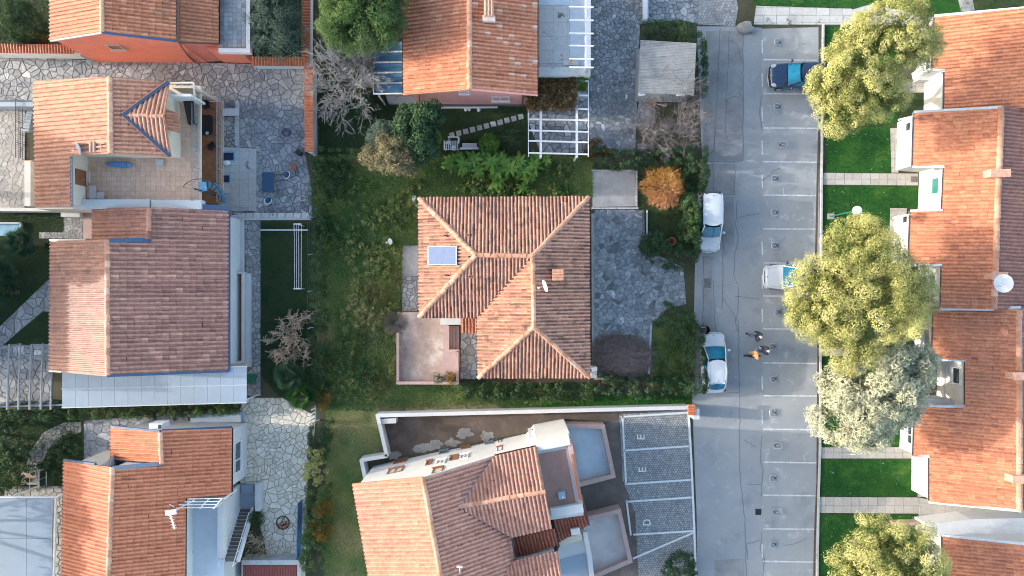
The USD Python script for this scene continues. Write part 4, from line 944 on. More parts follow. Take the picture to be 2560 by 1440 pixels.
for s_, z in ((4.7, 4.0),): 
    tube_part(h.p, 'downpipe', [pe.at(444, 106) + [0, .05, -.15], W(470, 140, 1.4) + [0, 0, 0], W(488, 157, .1)], .045, M['brownmetal'])
block(h.p, 'terrace_slab', [(536, -80), (626, -80), (626, 134), (536, 132)], 2.72, 2.98, M['coral']); obj('lower_block', MB().prism(poly([(560, -80), (632, -80), (632, 158), (560, 156)]), 0, 2.715), M['coral'], h.p)
tiles_floor(h.p, [(548, -78), (615, -78), (615, 118), (548, 118)], 2.985, 'hexstone', .30, 'mortar')
parapet(h.p, [(620, -80), (620, 126), (546, 125)], 2.975, 3.35, .26, M['white'])

# ---- garden walls with tiled copings
def coped_wall(name, label, px0, px1, z1, th=.28, over=.16, face_=None, side=1, mat_='white', pitch=.20, rise=.10, tilew=None):
    """garden wall from px0 to px1 (survey points on the top's middle line)"""
    a, b = W(*px0, z1), W(*px1, z1); c = (a + b) / 2; t = thing(name, label, 'wall', (c[0], c[1], 0))
    ln = sg.LineString([a[:2], b[:2]]); obj('wall_body', MB().prism(ln.buffer(th / 2, cap_style=2), 0, z1), M[mat_], t)
    w = tilew or th / 2 + over; e = (b - a)[:2] / np.linalg.norm((b - a)[:2]); n = np.array([-e[1], e[0]])
    class PL(Plane):
        def __init__(s): pass
    pl = PL(); pl.D = n * side; pl.U = np.array([-pl.D[1], pl.D[0]]); pl.slope = rise / (2 * w); hi = a[:2] - n * side * w
    pl.k = np.array([-pl.D[0] * pl.slope, -pl.D[1] * pl.slope, z1 + .02 + rise + pl.slope * (hi @ pl.D)]); pl.n = np.array([pl.D[0] * pl.slope, pl.D[1] * pl.slope, 1]); pl.n /= np.linalg.norm(pl.n)
    base = obj('coping', MB().sheet(ln.buffer(w, cap_style=2), lambda v: pl.z(v) - .01), M['coping'], t, tint=.4)
    k = 0
    for (r, tt, cc, w_) in tile_field(t, None, pl, ln.buffer(w, cap_style=2), M['coping'], pitch, 2 * w + .02):
        k += 1; obj('coping_tile', r, M['coping'], base, tint=tt)
    return t
coped_wall('garden_wall', 'low white garden wall with tile coping below the shrubs beside the coral house', (0 - 60, 121), (186, 124), 1.45, side=-1)
coped_wall('garden_wall', 'white wall with tile coping closing the olive bed below', (630, 154), (772, 155), 1.1, side=-1)
coped_wall('garden_wall', 'long white wall with tile coping right of the olive bed', (766, -60), (765, 158), 1.1, side=1)
coped_wall('garden_wall', 'white wall topped with a bright orange tile strip beside the barbecue yard', (772, 166), (774, 380), 1.35, side=1)
t = thing('ramp_wall', 'white sloping end wall beneath the coral house beside the stone yard', 'wall', W(204, 140, 0)); m_ = MB()
a, b = W(184, 125, 1.5), W(222, 146, .35); m_.bar(a - [0, 0, .4], b - [0, 0, .2], .3, .8); obj('wall_body', m_, M['white'], t)

# ---- cream house with roof terrace
h = House('terrace_house', 'cream house with orange roof, blue edged dormer and terracotta roof terrace', M['tile_cream'], M['cream'], 300, 350, over=.24)
zr = 5.6; pw = Plane((273, 193, zr), (276, 383, zr), (86, 290, 4.3)); pe = Plane((273, 193, zr), (276, 383, zr), (421, 290, 4.75))
A_ = pe.at(309, 288); zd = A_[2]
pn = Plane((309, 288, zd), (409, 291, zd), (421, 207, 4.72)); ps = Plane((309, 289, zd), (409, 292, zd), (426, 390, 4.72))
h.face(pw, [(85, 203), (273, 193), (276, 383), (177, 387), (179, 516), (90, 517)], pitch=.27)
h.face(pe, [(273, 193), (421, 207), (309, 288), (425, 390), (276, 383)], pitch=.27)
h.face(pn, [(309, 288), (409, 291), (421, 208)], pitch=.27); h.face(ps, [(309, 288), (426, 390), (409, 291)], pitch=.27)
h.build(); h.ridge(pw.at(274, 193), pw.at(277, 383), .16, m=M['ridge']); h.ridge(pn.at(311, 288), pn.at(409, 291), .11)
h.trim('valley_flashing', pe.at(309, 288), pe.at(424, 206), .20, .08, M['blueflash'], .12); h.trim('valley_flashing', pe.at(309, 288), pe.at(428, 391), .20, .08, M['blueflash'], .12)
for a, b in (((309, 284), (416, 206)), ((309, 292), (420, 391))): h.trim('mortar_fillet', pe.at(*a), pe.at(*b), .07, .09, M['ridge'], .12)
h.trim('verge_board', pw.at(85, 203), pw.at(273, 193), .07, .1, M['brownmetal'], -.03); h.trim('verge_board', pe.at(273, 193), pe.at(421, 207), .07, .1, M['brownmetal'], -.03)
h.trim('verge_board', pw.at(177, 387), pw.at(276, 383), .08, .12, M['ridge'], -.03); h.trim('verge_board', pe.at(276, 383), pe.at(426, 391), .08, .12, M['ridge'], -.03); h.trim('verge_board', pw.at(178, 387), pw.at(180, 517), .1, .1, M['bluegutter'], -.02); h.trim('verge_board', pw.at(90, 518), pw.at(180, 517), .07, .1, M['bluegutter'], -.02)
h.gutter(pw.at(85, 203), pw.at(90, 517), M['bluegutter'])
h.trim('verge_board', pn.at(409, 291), pn.at(422, 207), .1, .1, M['ridge'], .02); h.trim('verge_board', ps.at(409, 291), ps.at(427, 391), .1, .1, M['ridge'], .02)
ZT = 2.9
block(h.p, 'terrace_block', [(92, 392), (452, 392), (452, 222), (440, 222), (440, 212), (330, 212), (330, 390), (92, 390)], 0, ZT, M['cream'], zref=ZT)
block(h.p, 'terrace_block', [(92, 390), (456, 390), (456, 522), (92, 522)], 0, ZT - .003, M['cream'], zref=ZT)
block(h.p, 'terrace_slab', [(446, 214), (501, 214), (501, 522), (446, 522)], ZT - .22, ZT - .005, M['cream'], zref=ZT)
for y in (222, 516): p = W(494, y, ZT - .2); obj('column', MB().bar([p[0], p[1], .3], p, .16, .16), M['cream'], h.p)
tiles_floor(h.p, [(208, 392), (430, 392), (430, 240), (496, 228), (496, 506), (208, 506)], ZT + .004, 'terracotta', .33, 'roofterrace', gap=.004)
parapet(h.p, [(184, 510), (373, 510)], ZT, ZT + .72, .62, M['white']); parapet(h.p, [(377, 511), (502, 511)], ZT, ZT + .66, .60, M['white'])
parapet(h.p, [(432, 217), (486, 217)], ZT, ZT + 1.1, .16, M['cream']); parapet(h.p, [(424, 238), (478, 238)], ZT, ZT + 1.9, .14, M['white'], name='screen_wall')
# small tiled hood over the terrace door
pc = Plane((414, 280, ZT + 2.0), (414, 332, ZT + 2.0), (447, 305, ZT + 1.55)); pg = pc.poly([(413, 272), (447, 284), (450, 334), (414, 322)])
hood = obj('door_hood', MB().sheet(pg, lambda v: pc.z(v) - .01), M['under'], h.p)
for (r, tt, cc, w_) in tile_field(h.p, None, pc, pg, M['tile_brown'], .2, .4): obj('tile', r, M['tile_cream'], hood, tint=tt * .35)
# brown door in the wall of the long wing, facing the terrace
A, B = W(214, 392, ZT)[:2], W(214, 500, ZT)[:2]; e = (B - A) / np.linalg.norm(B - A)
d = put_window(h, [(188, 428), (214, 460)], 'door_brown', 'door_brown', 'door', 0, False, zmin=ZT + .02); q_ = face_at(h, 207, 450); P_ = np.array([*(q_[0] + q_[1] * q_[3] + q_[2] * .08), q_[4]]); obj('handle', MB().bar(P_, P_ + [0, 0, .2], .04, .04), M['greymetal'], d)
obj('door_step', MB().obox(W(221, 444, ZT + .015), (.22, .82, .10)), M['white'], h.p)
# chimney with two pots of tile
zc = 5.0; c = W(242, 371, zc); ch = obj('chimney', MB().obox(c - [0, 0, .5], (.42, .5, .85)), M['tile_cream'], h.p, tint=.7)
for o in (-.11, .11): obj('chimney_cap', MB().tube([c + [o, -.34, .42], c + [o, .34, .42]], .10, 8), M['ridge'], ch, tint=.7)
c = W(262, 366, 5.3); ch = obj('chimney', MB().obox(c - [0, 0, .3], (.30, .40, .55)), M['ridge'], h.p, tint=.5); obj('flue', MB().obox(c + [.02, -.03, .255], (.17, .24, .01)), M['black'], ch)
# lower balcony on the yard side
block(h.p, 'balcony', [(456, 252), (557, 252), (557, 520), (456, 520)], 0, .25, M['cream'])
tiles_floor(h.p, [(458, 255), (546, 255), (546, 512), (458, 512)], .255, 'rustfloor', .4, 'under', 'balcony_floor', gap=.004)
block(h.p, 'balcony_edge', [(546.5, 254), (557, 254), (557, 511), (546.5, 511)], .25, .32, M['terracotta'])
railing('terrace_railing', 'blue grey railing along the terrace edge of the cream house', [(500, 215), (500, 508)], ZT - .2, 1.1, M['bluegutter'], bars=.14)
railing('balcony_railing', 'slim pale railing along the lower balcony of the cream house', [(556, 256), (556, 510)], .30, .85, M['dirtywhite'], bars=.16, rr=.02)
obj('gate_frame', MB().bar(W(426, 208, 4.4), W(484, 207, 4.4), .10, .10).bar(W(484, 207, 4.4), W(487, 250, 4.4), .09, .09).bar(W(484, 207, 4.4), W(486, 209, ZT), .09, .09), M['cream'], h.p)

# ---- brown roofed house
h = House('brown_roof_house', 'house with wide brown red tiled roof edged with dark blue flashing', M['tile_brown'], M['white'], 350, 730, over=.3)
pw = Plane((267, 598, 5.2), (268, 937, 5.2), (124.5, 760, 3.3)); pe = Plane((267, 598, 5.2), (268, 937, 5.2), (571, 730, 2.75))
h.face(pw, [(126, 602), (267, 598), (268, 937), (124, 925)], mat_=M['tile_brown']); h.face(pe, [(270, 606), (378, 605), (378, 517), (572, 528), (571, 926), (268, 937)], tones=(.05, .85), pitch=.29)
pn = Plane((372, 517, 4.55), (372, 594, 4.55), (232, 560, 3.3)); h.face(pn, [(232, 521), (372, 517), (372, 597), (232, 598)], foot=True, mat_=M['tile_row_dark'])  # darker tile here, with the neighbouring wing's shade also put into its colour
h.build(); h.ridge(pw.at(268, 600), pw.at(269, 937), .15, m=M['ridge']); h.ridge(pn.at(372, 519), pn.at(372, 597), .14, m=M['tile_brown'])
for a, b in (((268, 940), (571, 928)), ((572, 527), (572, 927))): h.trim('edge_flashing', pe.at(*a), pe.at(*b), .14, .16, M['blueflash'], -.02)
h.trim('edge_flashing', pe.at(271, 602), pe.at(378, 600), .26, .10, M['blueflash'], .04); h.trim('edge_flashing', pe.at(500, 517), pe.at(572, 522), .34, .10, M['blueflash'], .03)
h.trim('edge_flashing', pw.at(124, 927), pw.at(155, 930), .1, .12, M['bluegutter'], -.02); h.trim('edge_flashing', pw.at(126, 600), pw.at(216, 599), .12, .1, M['bluegutter'], 0); h.trim('verge_board', pw.at(155, 929), pw.at(268, 939), .08, .1, M['ridge'], -.02); h.gutter(pw.at(124.5, 602), pw.at(124, 925), M['brownmetal'])
# white side passage and brown sunk terrace
block(h.p, 'side_platform', [(560, 540), (608, 538), (608, 690), (626, 690), (626, 918), (560, 918)], 0, .25, M['white'])
tiles_floor(h.p, [(566, 684), (604, 684), (604, 902), (566, 902)], .26, 'rustfloor', .42, 'under', 'side_floor', ang=.78)
parapet(h.p, [(568, 682), (606, 682), (606, 905), (568, 905)], .25, .85, .14, M['white']); parapet(h.p, [(618, 684), (618, 914)], .25, .62, .28, M['white'])
obj('step', MB().obox(W(572, 690, .25), (.7, .3, .35)), M['white'], h.p); obj('window_hood', MB().obox(W(576, 610, 1.2), (.18, 1.6, .1)), M['greymetal'], h.p)
# pale panel roof on posts below
t = thing('panel_canopy', 'pale blue grey panel roof along the lower side of the brown roofed house', 'canopy', W(386, 968, 0))
zt = [[(155, 930), (617, 916)], [(155, 972), (617, 962)], [(155, 1019), (617, 1006)]]
for r_, (z0_, z1_) in enumerate(((2.75, 2.62), (2.62, 2.45))):
    (x0, y0), (x1, y1) = zt[r_]; (X0, Y0), (X1, Y1) = zt[r_ + 1]; N = 14
    for k in range(N):
        a, b = k / N, (k + 1) / N; f_ = lambda p, q, s_: (p + (q - p) * s_)
        q = [W(f_(x0, x1, a), f_(y0, y1, a), z0_), W(f_(x0, x1, b), f_(y0, y1, b), z0_), W(f_(X0, X1, b), f_(Y0, Y1, b), z1_), W(f_(X0, X1, a), f_(Y0, Y1, a), z1_)]
        c = np.mean(q, 0); q = np.array([c + (p - c) * .985 for p in q]); m_ = MB().add(np.vstack([q, q - [0, 0, .03]]), [[3, 2, 1, 0], [4, 5, 6, 7], [0, 1, 5, 4], [1, 2, 6, 5], [2, 3, 7, 6], [3, 0, 4, 7]])
        obj('panel', m_, M['paleroof'], t)
under_ = MB()
for r_, z_ in ((0, 2.70), (1, 2.57), (2, 2.40)): under_.bar(W(*zt[r_][0], z_), W(*zt[r_][1], z_), .08, .09)
obj('purlins', under_, M['whitetrim'], t)
for a in np.linspace(.02, .98, 15): obj('rafter', MB().bar(W(155 + 462 * a, 930 - 14 * a, 2.72), W(155 + 462 * a, 1019 - 13 * a, 2.425), .05, .05), M['whitetrim'], t)
for a in (.01, .33, .66, .99): p = W(155 + 462 * a, 1017 - 13 * a, 2.4); obj('post', MB().bar([p[0], p[1] + .1, 0], [p[0], p[1] + .1, 2.4], .1, .1), M['whitetrim'], t)

# ---- orange house, bottom left
h = House('orange_roof_house', 'white house with bright orange tiled roof and stairs, at the bottom left', M['tile_orange'], M['white'], 400, 1280, over=.32)
pw = Plane((280, 1168, 5.8), (270, 1460, 5.8), (158, 1290, 4.2)); pe = Plane((280, 1168, 5.8), (270, 1460, 5.8), (579, 1150, 3.3))
h.face(pw, [(160, 1152), (280, 1168), (268, 1500), (153, 1500)]); h.face(pe, [(280, 1168), (405, 1158), (404, 1076), (580, 1070), (578, 1237), (465, 1245), (463, 1500), (268, 1500)])
zz = pe.at(402, 1115)[2] + .12; pn = Plane((400, 1078, zz), (402, 1155, zz), (277, 1110, 3.95)); h.face(pn, [(277, 1068), (400, 1080), (402, 1157), (277, 1148)])
h.build(); a_, b_ = pe.at(282, 1167), pe.at(406, 1157); a_[1] -= .08; b_[1] -= .08; obj('gable_wall', MB().add([a_ - [0, 0, .1], b_ - [0, 0, .1], [b_[0], b_[1], 2.5], [a_[0], a_[1], 2.5], a_ - [0, .1, .1], b_ - [0, .1, .1], [b_[0], b_[1] - .1, 2.5], [a_[0], a_[1] - .1, 2.5]], [[0, 1, 2, 3], [4, 7, 6, 5], [0, 4, 5, 1]]), M['white'], h.p); obj('gable_base', MB().prism(poly([(272, 1142), (404, 1148), (404, 1163), (284, 1172)], 3.5), 0, 3.5), M['white'], h.p)
h.ridge(pe.at(281, 1168), pe.at(270, 1460), .15, m=M['ridge']); h.ridge(pn.at(400, 1080), pn.at(403, 1157), .13, m=M['ridge'])
for pl__, a, b in ((pe, (404, 1076), (580, 1068)), (pn, (277, 1066), (400, 1078)), (pn, (277, 1149), (333, 1154)), (pw, (160, 1150), (238, 1160))): h.trim('edge_flashing', pl__.at(*a), pl__.at(*b), .12, .14, M['blueflash'], -.03)
h.trim('verge_board', pe.at(282, 1170), pe.at(406, 1158), .26, .08, M['bluegutter'], .05); h.trim('verge_board', pe.at(468, 1246), pe.at(578, 1238), .12, .12, M['brownmetal'], -.02)
for pl__, a, b in ((pe, (580, 1070), (579, 1237)), (pw, (158, 1152), (154, 1460)), (pn, (276, 1068), (276, 1148)), (pe, (464, 1246), (463, 1460))): h.gutter(pl__.at(*a), pl__.at(*b), M['darkmetal'], .06)
for q in ([(586, 1108), (601, 1146)], [(586, 1152), (601, 1176)]): put_window(h, q, 'whitepaint', 'glass', mull=0)
c = W(391, 1066, 4.6); ch = obj('chimney', MB().obox(c - [0, 0, .8], (.85, .42, .9)), M['white'], h.p); obj('flue', MB().obox(c + [.27, 0, .103], (.2, .25, .01)), M['black'], ch)
# terrace on the right of the roof with its white trellis
ZT = 2.6; block(h.p, 'terrace_block', [(458, 1240), (561, 1238), (561, 1500), (458, 1500)], 0, ZT, M['white'])
obj('terrace_floor', MB().sheet(poly([(464, 1252), (548, 1250), (548, 1400), (560, 1400), (560, 1500), (464, 1500)], ZT + .01), ZT + .01), M['palefloor'], h.p)
parapet(h.p, [(551, 1236), (549, 1396)], ZT, ZT + .7, .34, M['white'])
v_ = obj('floor_drain', MB().lathe(W(476, 1380, ZT + .012), [(0, .05), (.13, .05), (.19, .03), (.22, 0)], 18), M['greymetal'], h.p)
t = thing('terrace_trellis', 'white slatted pergola frame over the pale terrace of the orange roofed house', 'pergola', W(505, 1262, ZT))
zt_ = ZT + 2.0
for k in range(4): obj('slat', MB().bar(W(470 - 8 * k - (k > 1) * 6, 1247 + 7.5 * k, zt_), W(556 - 6 * k, 1246 + 7.5 * k, zt_), .04, .07), M['whitepaint'], t)
obj('beam', MB().bar(W(556, 1246, zt_ - .1), W(534, 1271, zt_ - .1), .08, .12), M['whitepaint'], t); obj('beam', MB().bar(W(486, 1250, zt_ - .1), W(440, 1275, zt_ - .1), .08, .12), M['whitepaint'], t); obj('beam', MB().bar(W(523, 1247, zt_ - .1), W(500, 1271, zt_ - .1), .08, .12), M['whitepaint'], t)
for a, b in ((534, 1271), (560, 1247)): p = W(a, b, zt_ - .15); obj('post', MB().bar([p[0], p[1], ZT], p, .09, .09), M['whitepaint'], t)
# outside stair
t = thing('outside_stair', 'steep dark stair with white stringers beside the pale terrace', 'staircase', W(618, 1300, 0))
x0, x1 = -19.35, -18.5; ya, yb = W(620, 1272)[1], W(580, 1402, ZT)[1]; n = 14
for k in range(n):
    z = ZT * (k + 1) / n; y = ya + (yb - ya) * (k + .5) / n; st = obj('step', MB().box(x0, x1, y - .14, y + .12, z - .06, z), M['darkconcrete'], t); obj('riser', MB().box(x0, x1, y + .085, y + .119, z - .2, z - .065), M['dirtywhite'], st)
for x in (x0 - .04, x1 + .06):
    obj('stringer', MB().bar([x, ya + .1, .1], [x, yb, ZT + .05], .07 if x < x0 else .16, .35), M['whitepaint'], t); obj('handrail', MB().tube([[x, ya, .9], [x, yb, ZT + .9]], .03, 6), M['whitepaint'], t)
    for k in range(5): y = ya + (yb - ya) * k / 4; z = ZT * k / 4; obj('baluster', MB().bar([x, y, z], [x, y, z + .9], .04, .04), M['whitepaint'], t)
t = thing('stair_landing', 'grey blue concrete landing with white side wall at the foot of the stair', 'landing', W(610, 1240, 0))
obj('floor', MB().sheet(poly([(582, 1210), (636, 1210), (636, 1274), (582, 1274)], .05), .05), M['paleroof'], t); parapet(t, [(643, 1210), (643, 1278)], 0, .8, .3, M['white'], 'side_wall'); obj('lower_step', MB().prism(poly([(606, 1210), (636, 1210), (636, 1230), (606, 1230)]), .05, .2), M['paleroof'], t)

# ---- pink house, top
h = House('pink_house', 'pink house with weathered orange gable roof, second house from the top left', M['tile_top'], M['pink'], 1175, 120, over=.40)
pw = Plane((1173, -60, 5.2), (1174, 222, 5.2), (1008, 100, 3.9)); pe = Plane((1173, -60, 5.2), (1174, 222, 5.2), (1343, 100, 3.9))
h.face(pw, [(1006, -70), (1174, -70), (1174, 222), (1009, 235)], tones=(.05, .8)); h.face(pe, [(1174, -70), (1343, -70), (1343, 237), (1174, 222)], tones=(.06, .97))
h.build(); h.ridge(pw.at(1174, -70), pw.at(1174, 222), .16, m=M['ridge'])
h.trim('verge_board', pw.at(1006, 236), pw.at(1174, 223), .09, .12, M['ridge'], -.03); h.trim('verge_board', pe.at(1174, 223), pe.at(1344, 238), .09, .12, M['pink'], -.03); h.gutter(pw.at(1006, -70), pw.at(1008, 236), M['brownmetal']); h.gutter(pe.at(1344, -70), pe.at(1344, 237), M['brownmetal'])
c = W(1222, 22, 5.35); ch = obj('chimney', MB().obox(c - [0, 0, .9], (.62, .95, 1.0)), M['ridge'], h.p, tint=.5); obj('cap_slab', MB().obox(c + [0, -.55, -.35], (.8, .35, .3)), M['greyfloor'], ch)
for o in (-.2, 0, .2): obj('cap_tile', MB().tube([c + [o, -.5, .14], c + [o, .45, .14]], .10, 7), M['ridge'], ch, tint=.6)
fp = h.footprint.bounds; A, B = np.array([fp[0], fp[1]]), np.array([fp[2], fp[1]])
put_window(h, [(1230, 241), (1274, 251)], 'whitepaint', 'paleroof', mull=1); put_window(h, [(1148, 226), (1172, 233)], 'whitepaint', 'paleroof', mull=0)
for a, b in ((1047, 1050), (1308, 1306)): tube_part(h.p, 'downpipe', [W(a - 25 if a < 1200 else a + 26, 238, 3.75), [W(a, 240, 3.4)[0], fp[1] - .06, 3.3], [W(b, 258, 0)[0], fp[1] - .06, .05]], .05, M['brownmetal'])
obj('dark_plinth', MB().box(fp[0] - .03, fp[2] + .03, fp[1] - .04, fp[1] - .002, .004, .35), M['darkconcrete'], h.p)  # dark concrete band along the foot of the gable wall
# east terrace
ZT = 2.7; block(h.p, 'terrace_block', [(1338, -80), (1478, -80), (1476, 190), (1338, 192)], 0, ZT, M['dirtywhite'])
tiles_floor(h.p, [(1345, 14), (1423, 14), (1423, 168), (1345, 168)], ZT + .02, 'slabdirty', .92, 'mortarlight', 'terrace_floor', tone=.1); obj('terrace_floor', MB().sheet(poly([(1424, -80), (1463, -80), (1463, 164), (1424, 164)], ZT + .012), ZT + .012), M['bluefloor'], h.p); obj('terrace_floor', MB().sheet(poly([(1345, -80), (1423, -80), (1423, 13), (1345, 13)], ZT + .012), ZT + .012), M['bluefloor'], h.p)
parapet(h.p, [(1471, -80), (1471, 168)], ZT, ZT + .35, .32, M['whitepaint']); parapet(h.p, [(1345, 178), (1476, 178)], ZT, ZT + .22, .55, M['dirtywhite']); parapet(h.p, [(1345, 170), (1404, 170)], ZT, ZT + .05, .05, M['bluegutter'], 'floor_gutter')
t = thing('terrace_pergola', 'white pergola bars over the grey terrace of the pink house', 'pergola', W(1450, 90, ZT))
for y in (17, 50, 83, 114, 147, 168): obj('bar', MB().bar(W(1423, y, ZT + 1.1), W(1484, y + 1, ZT + 1.1), .08, .1), M['whitepaint'], t)
obj('beam', MB().bar(W(1464, -60, ZT + 1.0), W(1464, 170, ZT + 1.0), .09, .12), M['whitepaint'], t)
for y in (15, 92, 168): p = W(1464, y, ZT + 1.0); obj('post', MB().bar([p[0], p[1], ZT], p, .08, .08), M['whitepaint'], t)
t = thing('water_tank_stand', 'small white tray with a pipe stub on the pink house terrace', 'tray', W(1427, 158, ZT)); obj('tray', MB().obox(W(1427, 158, ZT + .02), (1.0, .3, .12)), M['dirtywhite'], t); obj('pipe', MB().tube([W(1427, 156, ZT + .1), W(1428, 150, ZT + .6)], .10, 12), M['ridge'], t, tint=.9); obj('pipe_mouth', MB().cyl(W(1428, 149.5, ZT + .61), .06, .01), M['black'], t)

# ---- central house
h = House('central_house', 'house in the centre with stained terracotta hip roof carrying a solar panel', M['tile_centre'], M['cream'], 1260, 700, pitch=.235, over=.35); h.dirt = .30
ze, zr = 3.4, 5.0
NW, NE, SW, A1, A2, VA, SE, S1, AP = (1047, 495), (1472, 492), (1048, 793), (1189, 638), (1331, 640), (1193, 793), (1474, 944), (1195, 944), (1335, 818)
pN = Plane((*NW, ze), (*NE, ze), (*A1, zr)); pW = Plane((*NW, ze), (*SW, ze), (*A1, zr)); pS = Plane((*SW, ze), (*VA, ze), (*A1, zr)); pE = Plane((*NE, ze), (*SE, ze), (*A2, zr)); pW2 = Plane((*VA, ze), (*S1, ze), (*A2, zr)); pS2 = Plane((*S1, ze), (*SE, ze), (*AP, zr))
h.face(pN, [NW, NE, A2, A1]).face(pW, [NW, A1, SW]).face(pS, [SW, A1, A2, VA]).face(pE, [NE, SE, AP, A2]).face(pW2, [A2, VA, S1, AP]).face(pS2, [S1, AP, SE]); h.build()
for a, b, r_ in ((NW, A1, .15), (SW, A1, .15), (A1, A2, .13), (NE, A2, .13), (A2, AP, .14), (S1, AP, .14), (SE, AP, .14)):
    P, Q = W(*a, ze if a in (NW, SW, NE, S1, SE) else zr), W(*b, zr); P[2] += .03; Q[2] += .03; h.ridge(P, Q, r_)
h.trim('valley_gutter', W(*VA, ze), W(*A2, zr), .10, .05, M['under'], .05)
for a, b in ((NW, NE), (NW, SW), (SW, VA), (VA, S1), (S1, SE), (NE, SE)): h.gutter(W(*a, ze), W(*b, ze), M['brownmetal'], .06)
ch_c = W(1393, 688, pE.at(1393, 688)[2]); ch = obj('chimney', MB().obox(ch_c - [0, 0, .3], (.60, .78, .85)), M['tile_centre'], h.p, tint=.5)
for o in (-.27, -.09, .09, .27): obj('cap_tile', MB().tube([ch_c + [-.36, o, .60], ch_c + [.36, o, .58]], .095, 7), M['ridge'], ch, tint=float(rng.uniform(.1, .6)))
for a, b in ((1114, 589), (1171, 588), (1174, 642), (1116, 688), (1176, 692)):
    pl__ = pN if (a, b) == (1171, 588) else (pS if b > 690 else pW); c = pl__.at(a, b); vt = obj('vent_tile', MB().obox(c + [0, 0, .05], (.22, .16, .10)), M['ridge'], h.p, tint=.4); obj('vent_mouth', MB().obox(c + [0, 0, .155], (.16, .08, .02)), M['black'], vt)
# solar collector on the western hip
t = thing('solar_panel', 'pale blue solar collector lying on the west hip of the central roof', 'solar panel', pW.at(1108, 639))
q = np.array([pW.at(*p) + pW.n * .16 for p in ((1072, 616), (1144, 616), (1144, 662), (1072, 662))]); q2 = np.array([q.mean(0) + (p - q.mean(0)) * .95 + pW.n * .006 for p in q]); bx_ = [[3, 2, 1, 0], [4, 5, 6, 7], [0, 1, 5, 4], [1, 2, 6, 5], [2, 3, 7, 6], [3, 0, 4, 7]]
obj('frame', MB().add(np.vstack([q, q - pW.n * .09])[[4, 5, 6, 7, 0, 1, 2, 3]], bx_), M['whitetrim'], t); obj('glass', MB().add(np.vstack([q2, q2 - pW.n * .05])[[4, 5, 6, 7, 0, 1, 2, 3]], bx_), M['solar'], t)
for p in q: obj('bracket', MB().bar(p - pW.n * .16, p - pW.n * .09, .05, .05), M['greymetal'], t)
# west and south terrace
t = thing('garden_terrace', 'pinkish concrete terrace with low walls and steps at the central house corner', 'terrace', W(1070, 870, 0))
block(t, 'terrace_block', [(992, 780), (1052, 780), (1105, 794), (1148, 800), (1122, 812), (1122, 875), (1148, 875), (1146, 962), (992, 962)], 0, .55, M['pinkwall'])
obj('floor', MB().sheet(poly([(998, 782), (1050, 782), (1050, 796), (1112, 796), (1108, 950), (998, 950)], .56), .56), M['pinkfloor'], t)
obj('bench_slab', MB().prism(poly([(1108, 812), (1121, 812), (1121, 876), (1140, 876), (1140, 950), (1108, 950)], .60), .55, .62), M['pinkwall'], t)
for p, q in (([(994, 832), (994, 955)]), ([(990, 957), (1147, 957)]), ([(1143, 878), (1143, 955)]), ([(1122, 877), (1146, 877)])): parapet(t, [p, q], .54, .95, .16, M['pinkwall'])
for k in range(3): obj('step', MB().prism(poly([(1123 + 8.5 * k, 814), (1131 + 8.5 * k, 814), (1131 + 8.5 * k, 874), (1123 + 8.5 * k, 874)]), 0, .42 - .14 * k), M['pinkwall'], t)
obj('stair_wall', MB().prism(poly([(1120, 814), (1123, 814), (1123, 876), (1120, 876)], .6), .3, .7), M['pinkwall'], t)
obj('white_slab', MB().prism(poly([(1101, 795), (1152, 794), (1152, 812), (1101, 812)], .9), .62, .9), M['white'], t)
pc = Plane((1155, 786, 2.3), (1190, 786, 2.3), (1170, 832, 2.05)); pg = pc.poly([(1152, 786), (1192, 786), (1192, 832), (1152, 832)])
t = thing('porch_roof', 'small orange tiled porch roof tucked in the inner corner of the central house', 'roof', W(1172, 812, 0)); rf = obj('deck', MB().sheet(pg, lambda v: pc.z(v) - .01), M['under'], t)
for (r, tt, cc, w_) in tile_field(t, None, pc, pg, M['tile_top'], .24, .42): obj('tile', r, M['tile_top'], rf, tint=tt * .6)
for a, b in ((1154, 829), (1190, 829)): p = W(a, b, 2.05); obj('post', MB().bar([p[0], p[1], 0], p, .1, .1), M['pinkwall'], t)

# ---- rotated house, bottom
h = House('dormer_house', 'two storey white house set at an angle with dormer gables, at the bottom centre', M['tile_rotated'], M['white'], 1200, 1300, over=.22, pitch=.26)
R0, R1 = (1057, 1195), (1112, 1500); zr = 7.0; pw = Plane((*R0, zr), (*R1, zr), (882, 1212, 5.0)); pe = Plane((*R0, zr), (*R1, zr), (1272, 1390, 5.15))
AP = (1146, 1267); za = pe.at(*AP)[2]; R2 = (1362, 1229); pn = Plane((*AP, za), (*R2, za), (1290, 1126, 5.15)); ps = Plane((*AP, za), (*R2, za), (1330, 1331, 5.35))
h.face(pw, [(882, 1212), R0, R1, (932, 1500)]); h.face(pe, [R0, (1235, 1141), AP, (1279, 1343), (1287, 1398), (1266, 1425), (1250, 1500), R1]); h.face(pn, [AP, (1235, 1141), (1342, 1116), R2], pitch=.25); h.face(ps, [AP, R2, (1380, 1320), (1279, 1343)], pitch=.25)
p2 = Plane((1288, 1400, 5.15), (1395, 1378, 5.15), (1345, 1510, 6.05)); h.face(p2, [(1288, 1400), (1395, 1378), (1410, 1500), (1250, 1500), (1266, 1425)], pitch=.25)
h.build(); h.ridge(pw.at(*R0), pw.at(*R1), .15); h.ridge(pn.at(*AP), pn.at(*R2), .13)
h.trim('valley_gutter', pe.at(*AP), pe.at(1235, 1141), .16, .05, M['bluegutter'], .05); h.trim('valley_gutter', pe.at(*AP), pe.at(1279, 1344), .14, .05, M['darkmetal'], .05); h.trim('valley_gutter', pe.at(1287, 1399), pe.at(1252, 1490), .12, .05, M['darkmetal'], .05)
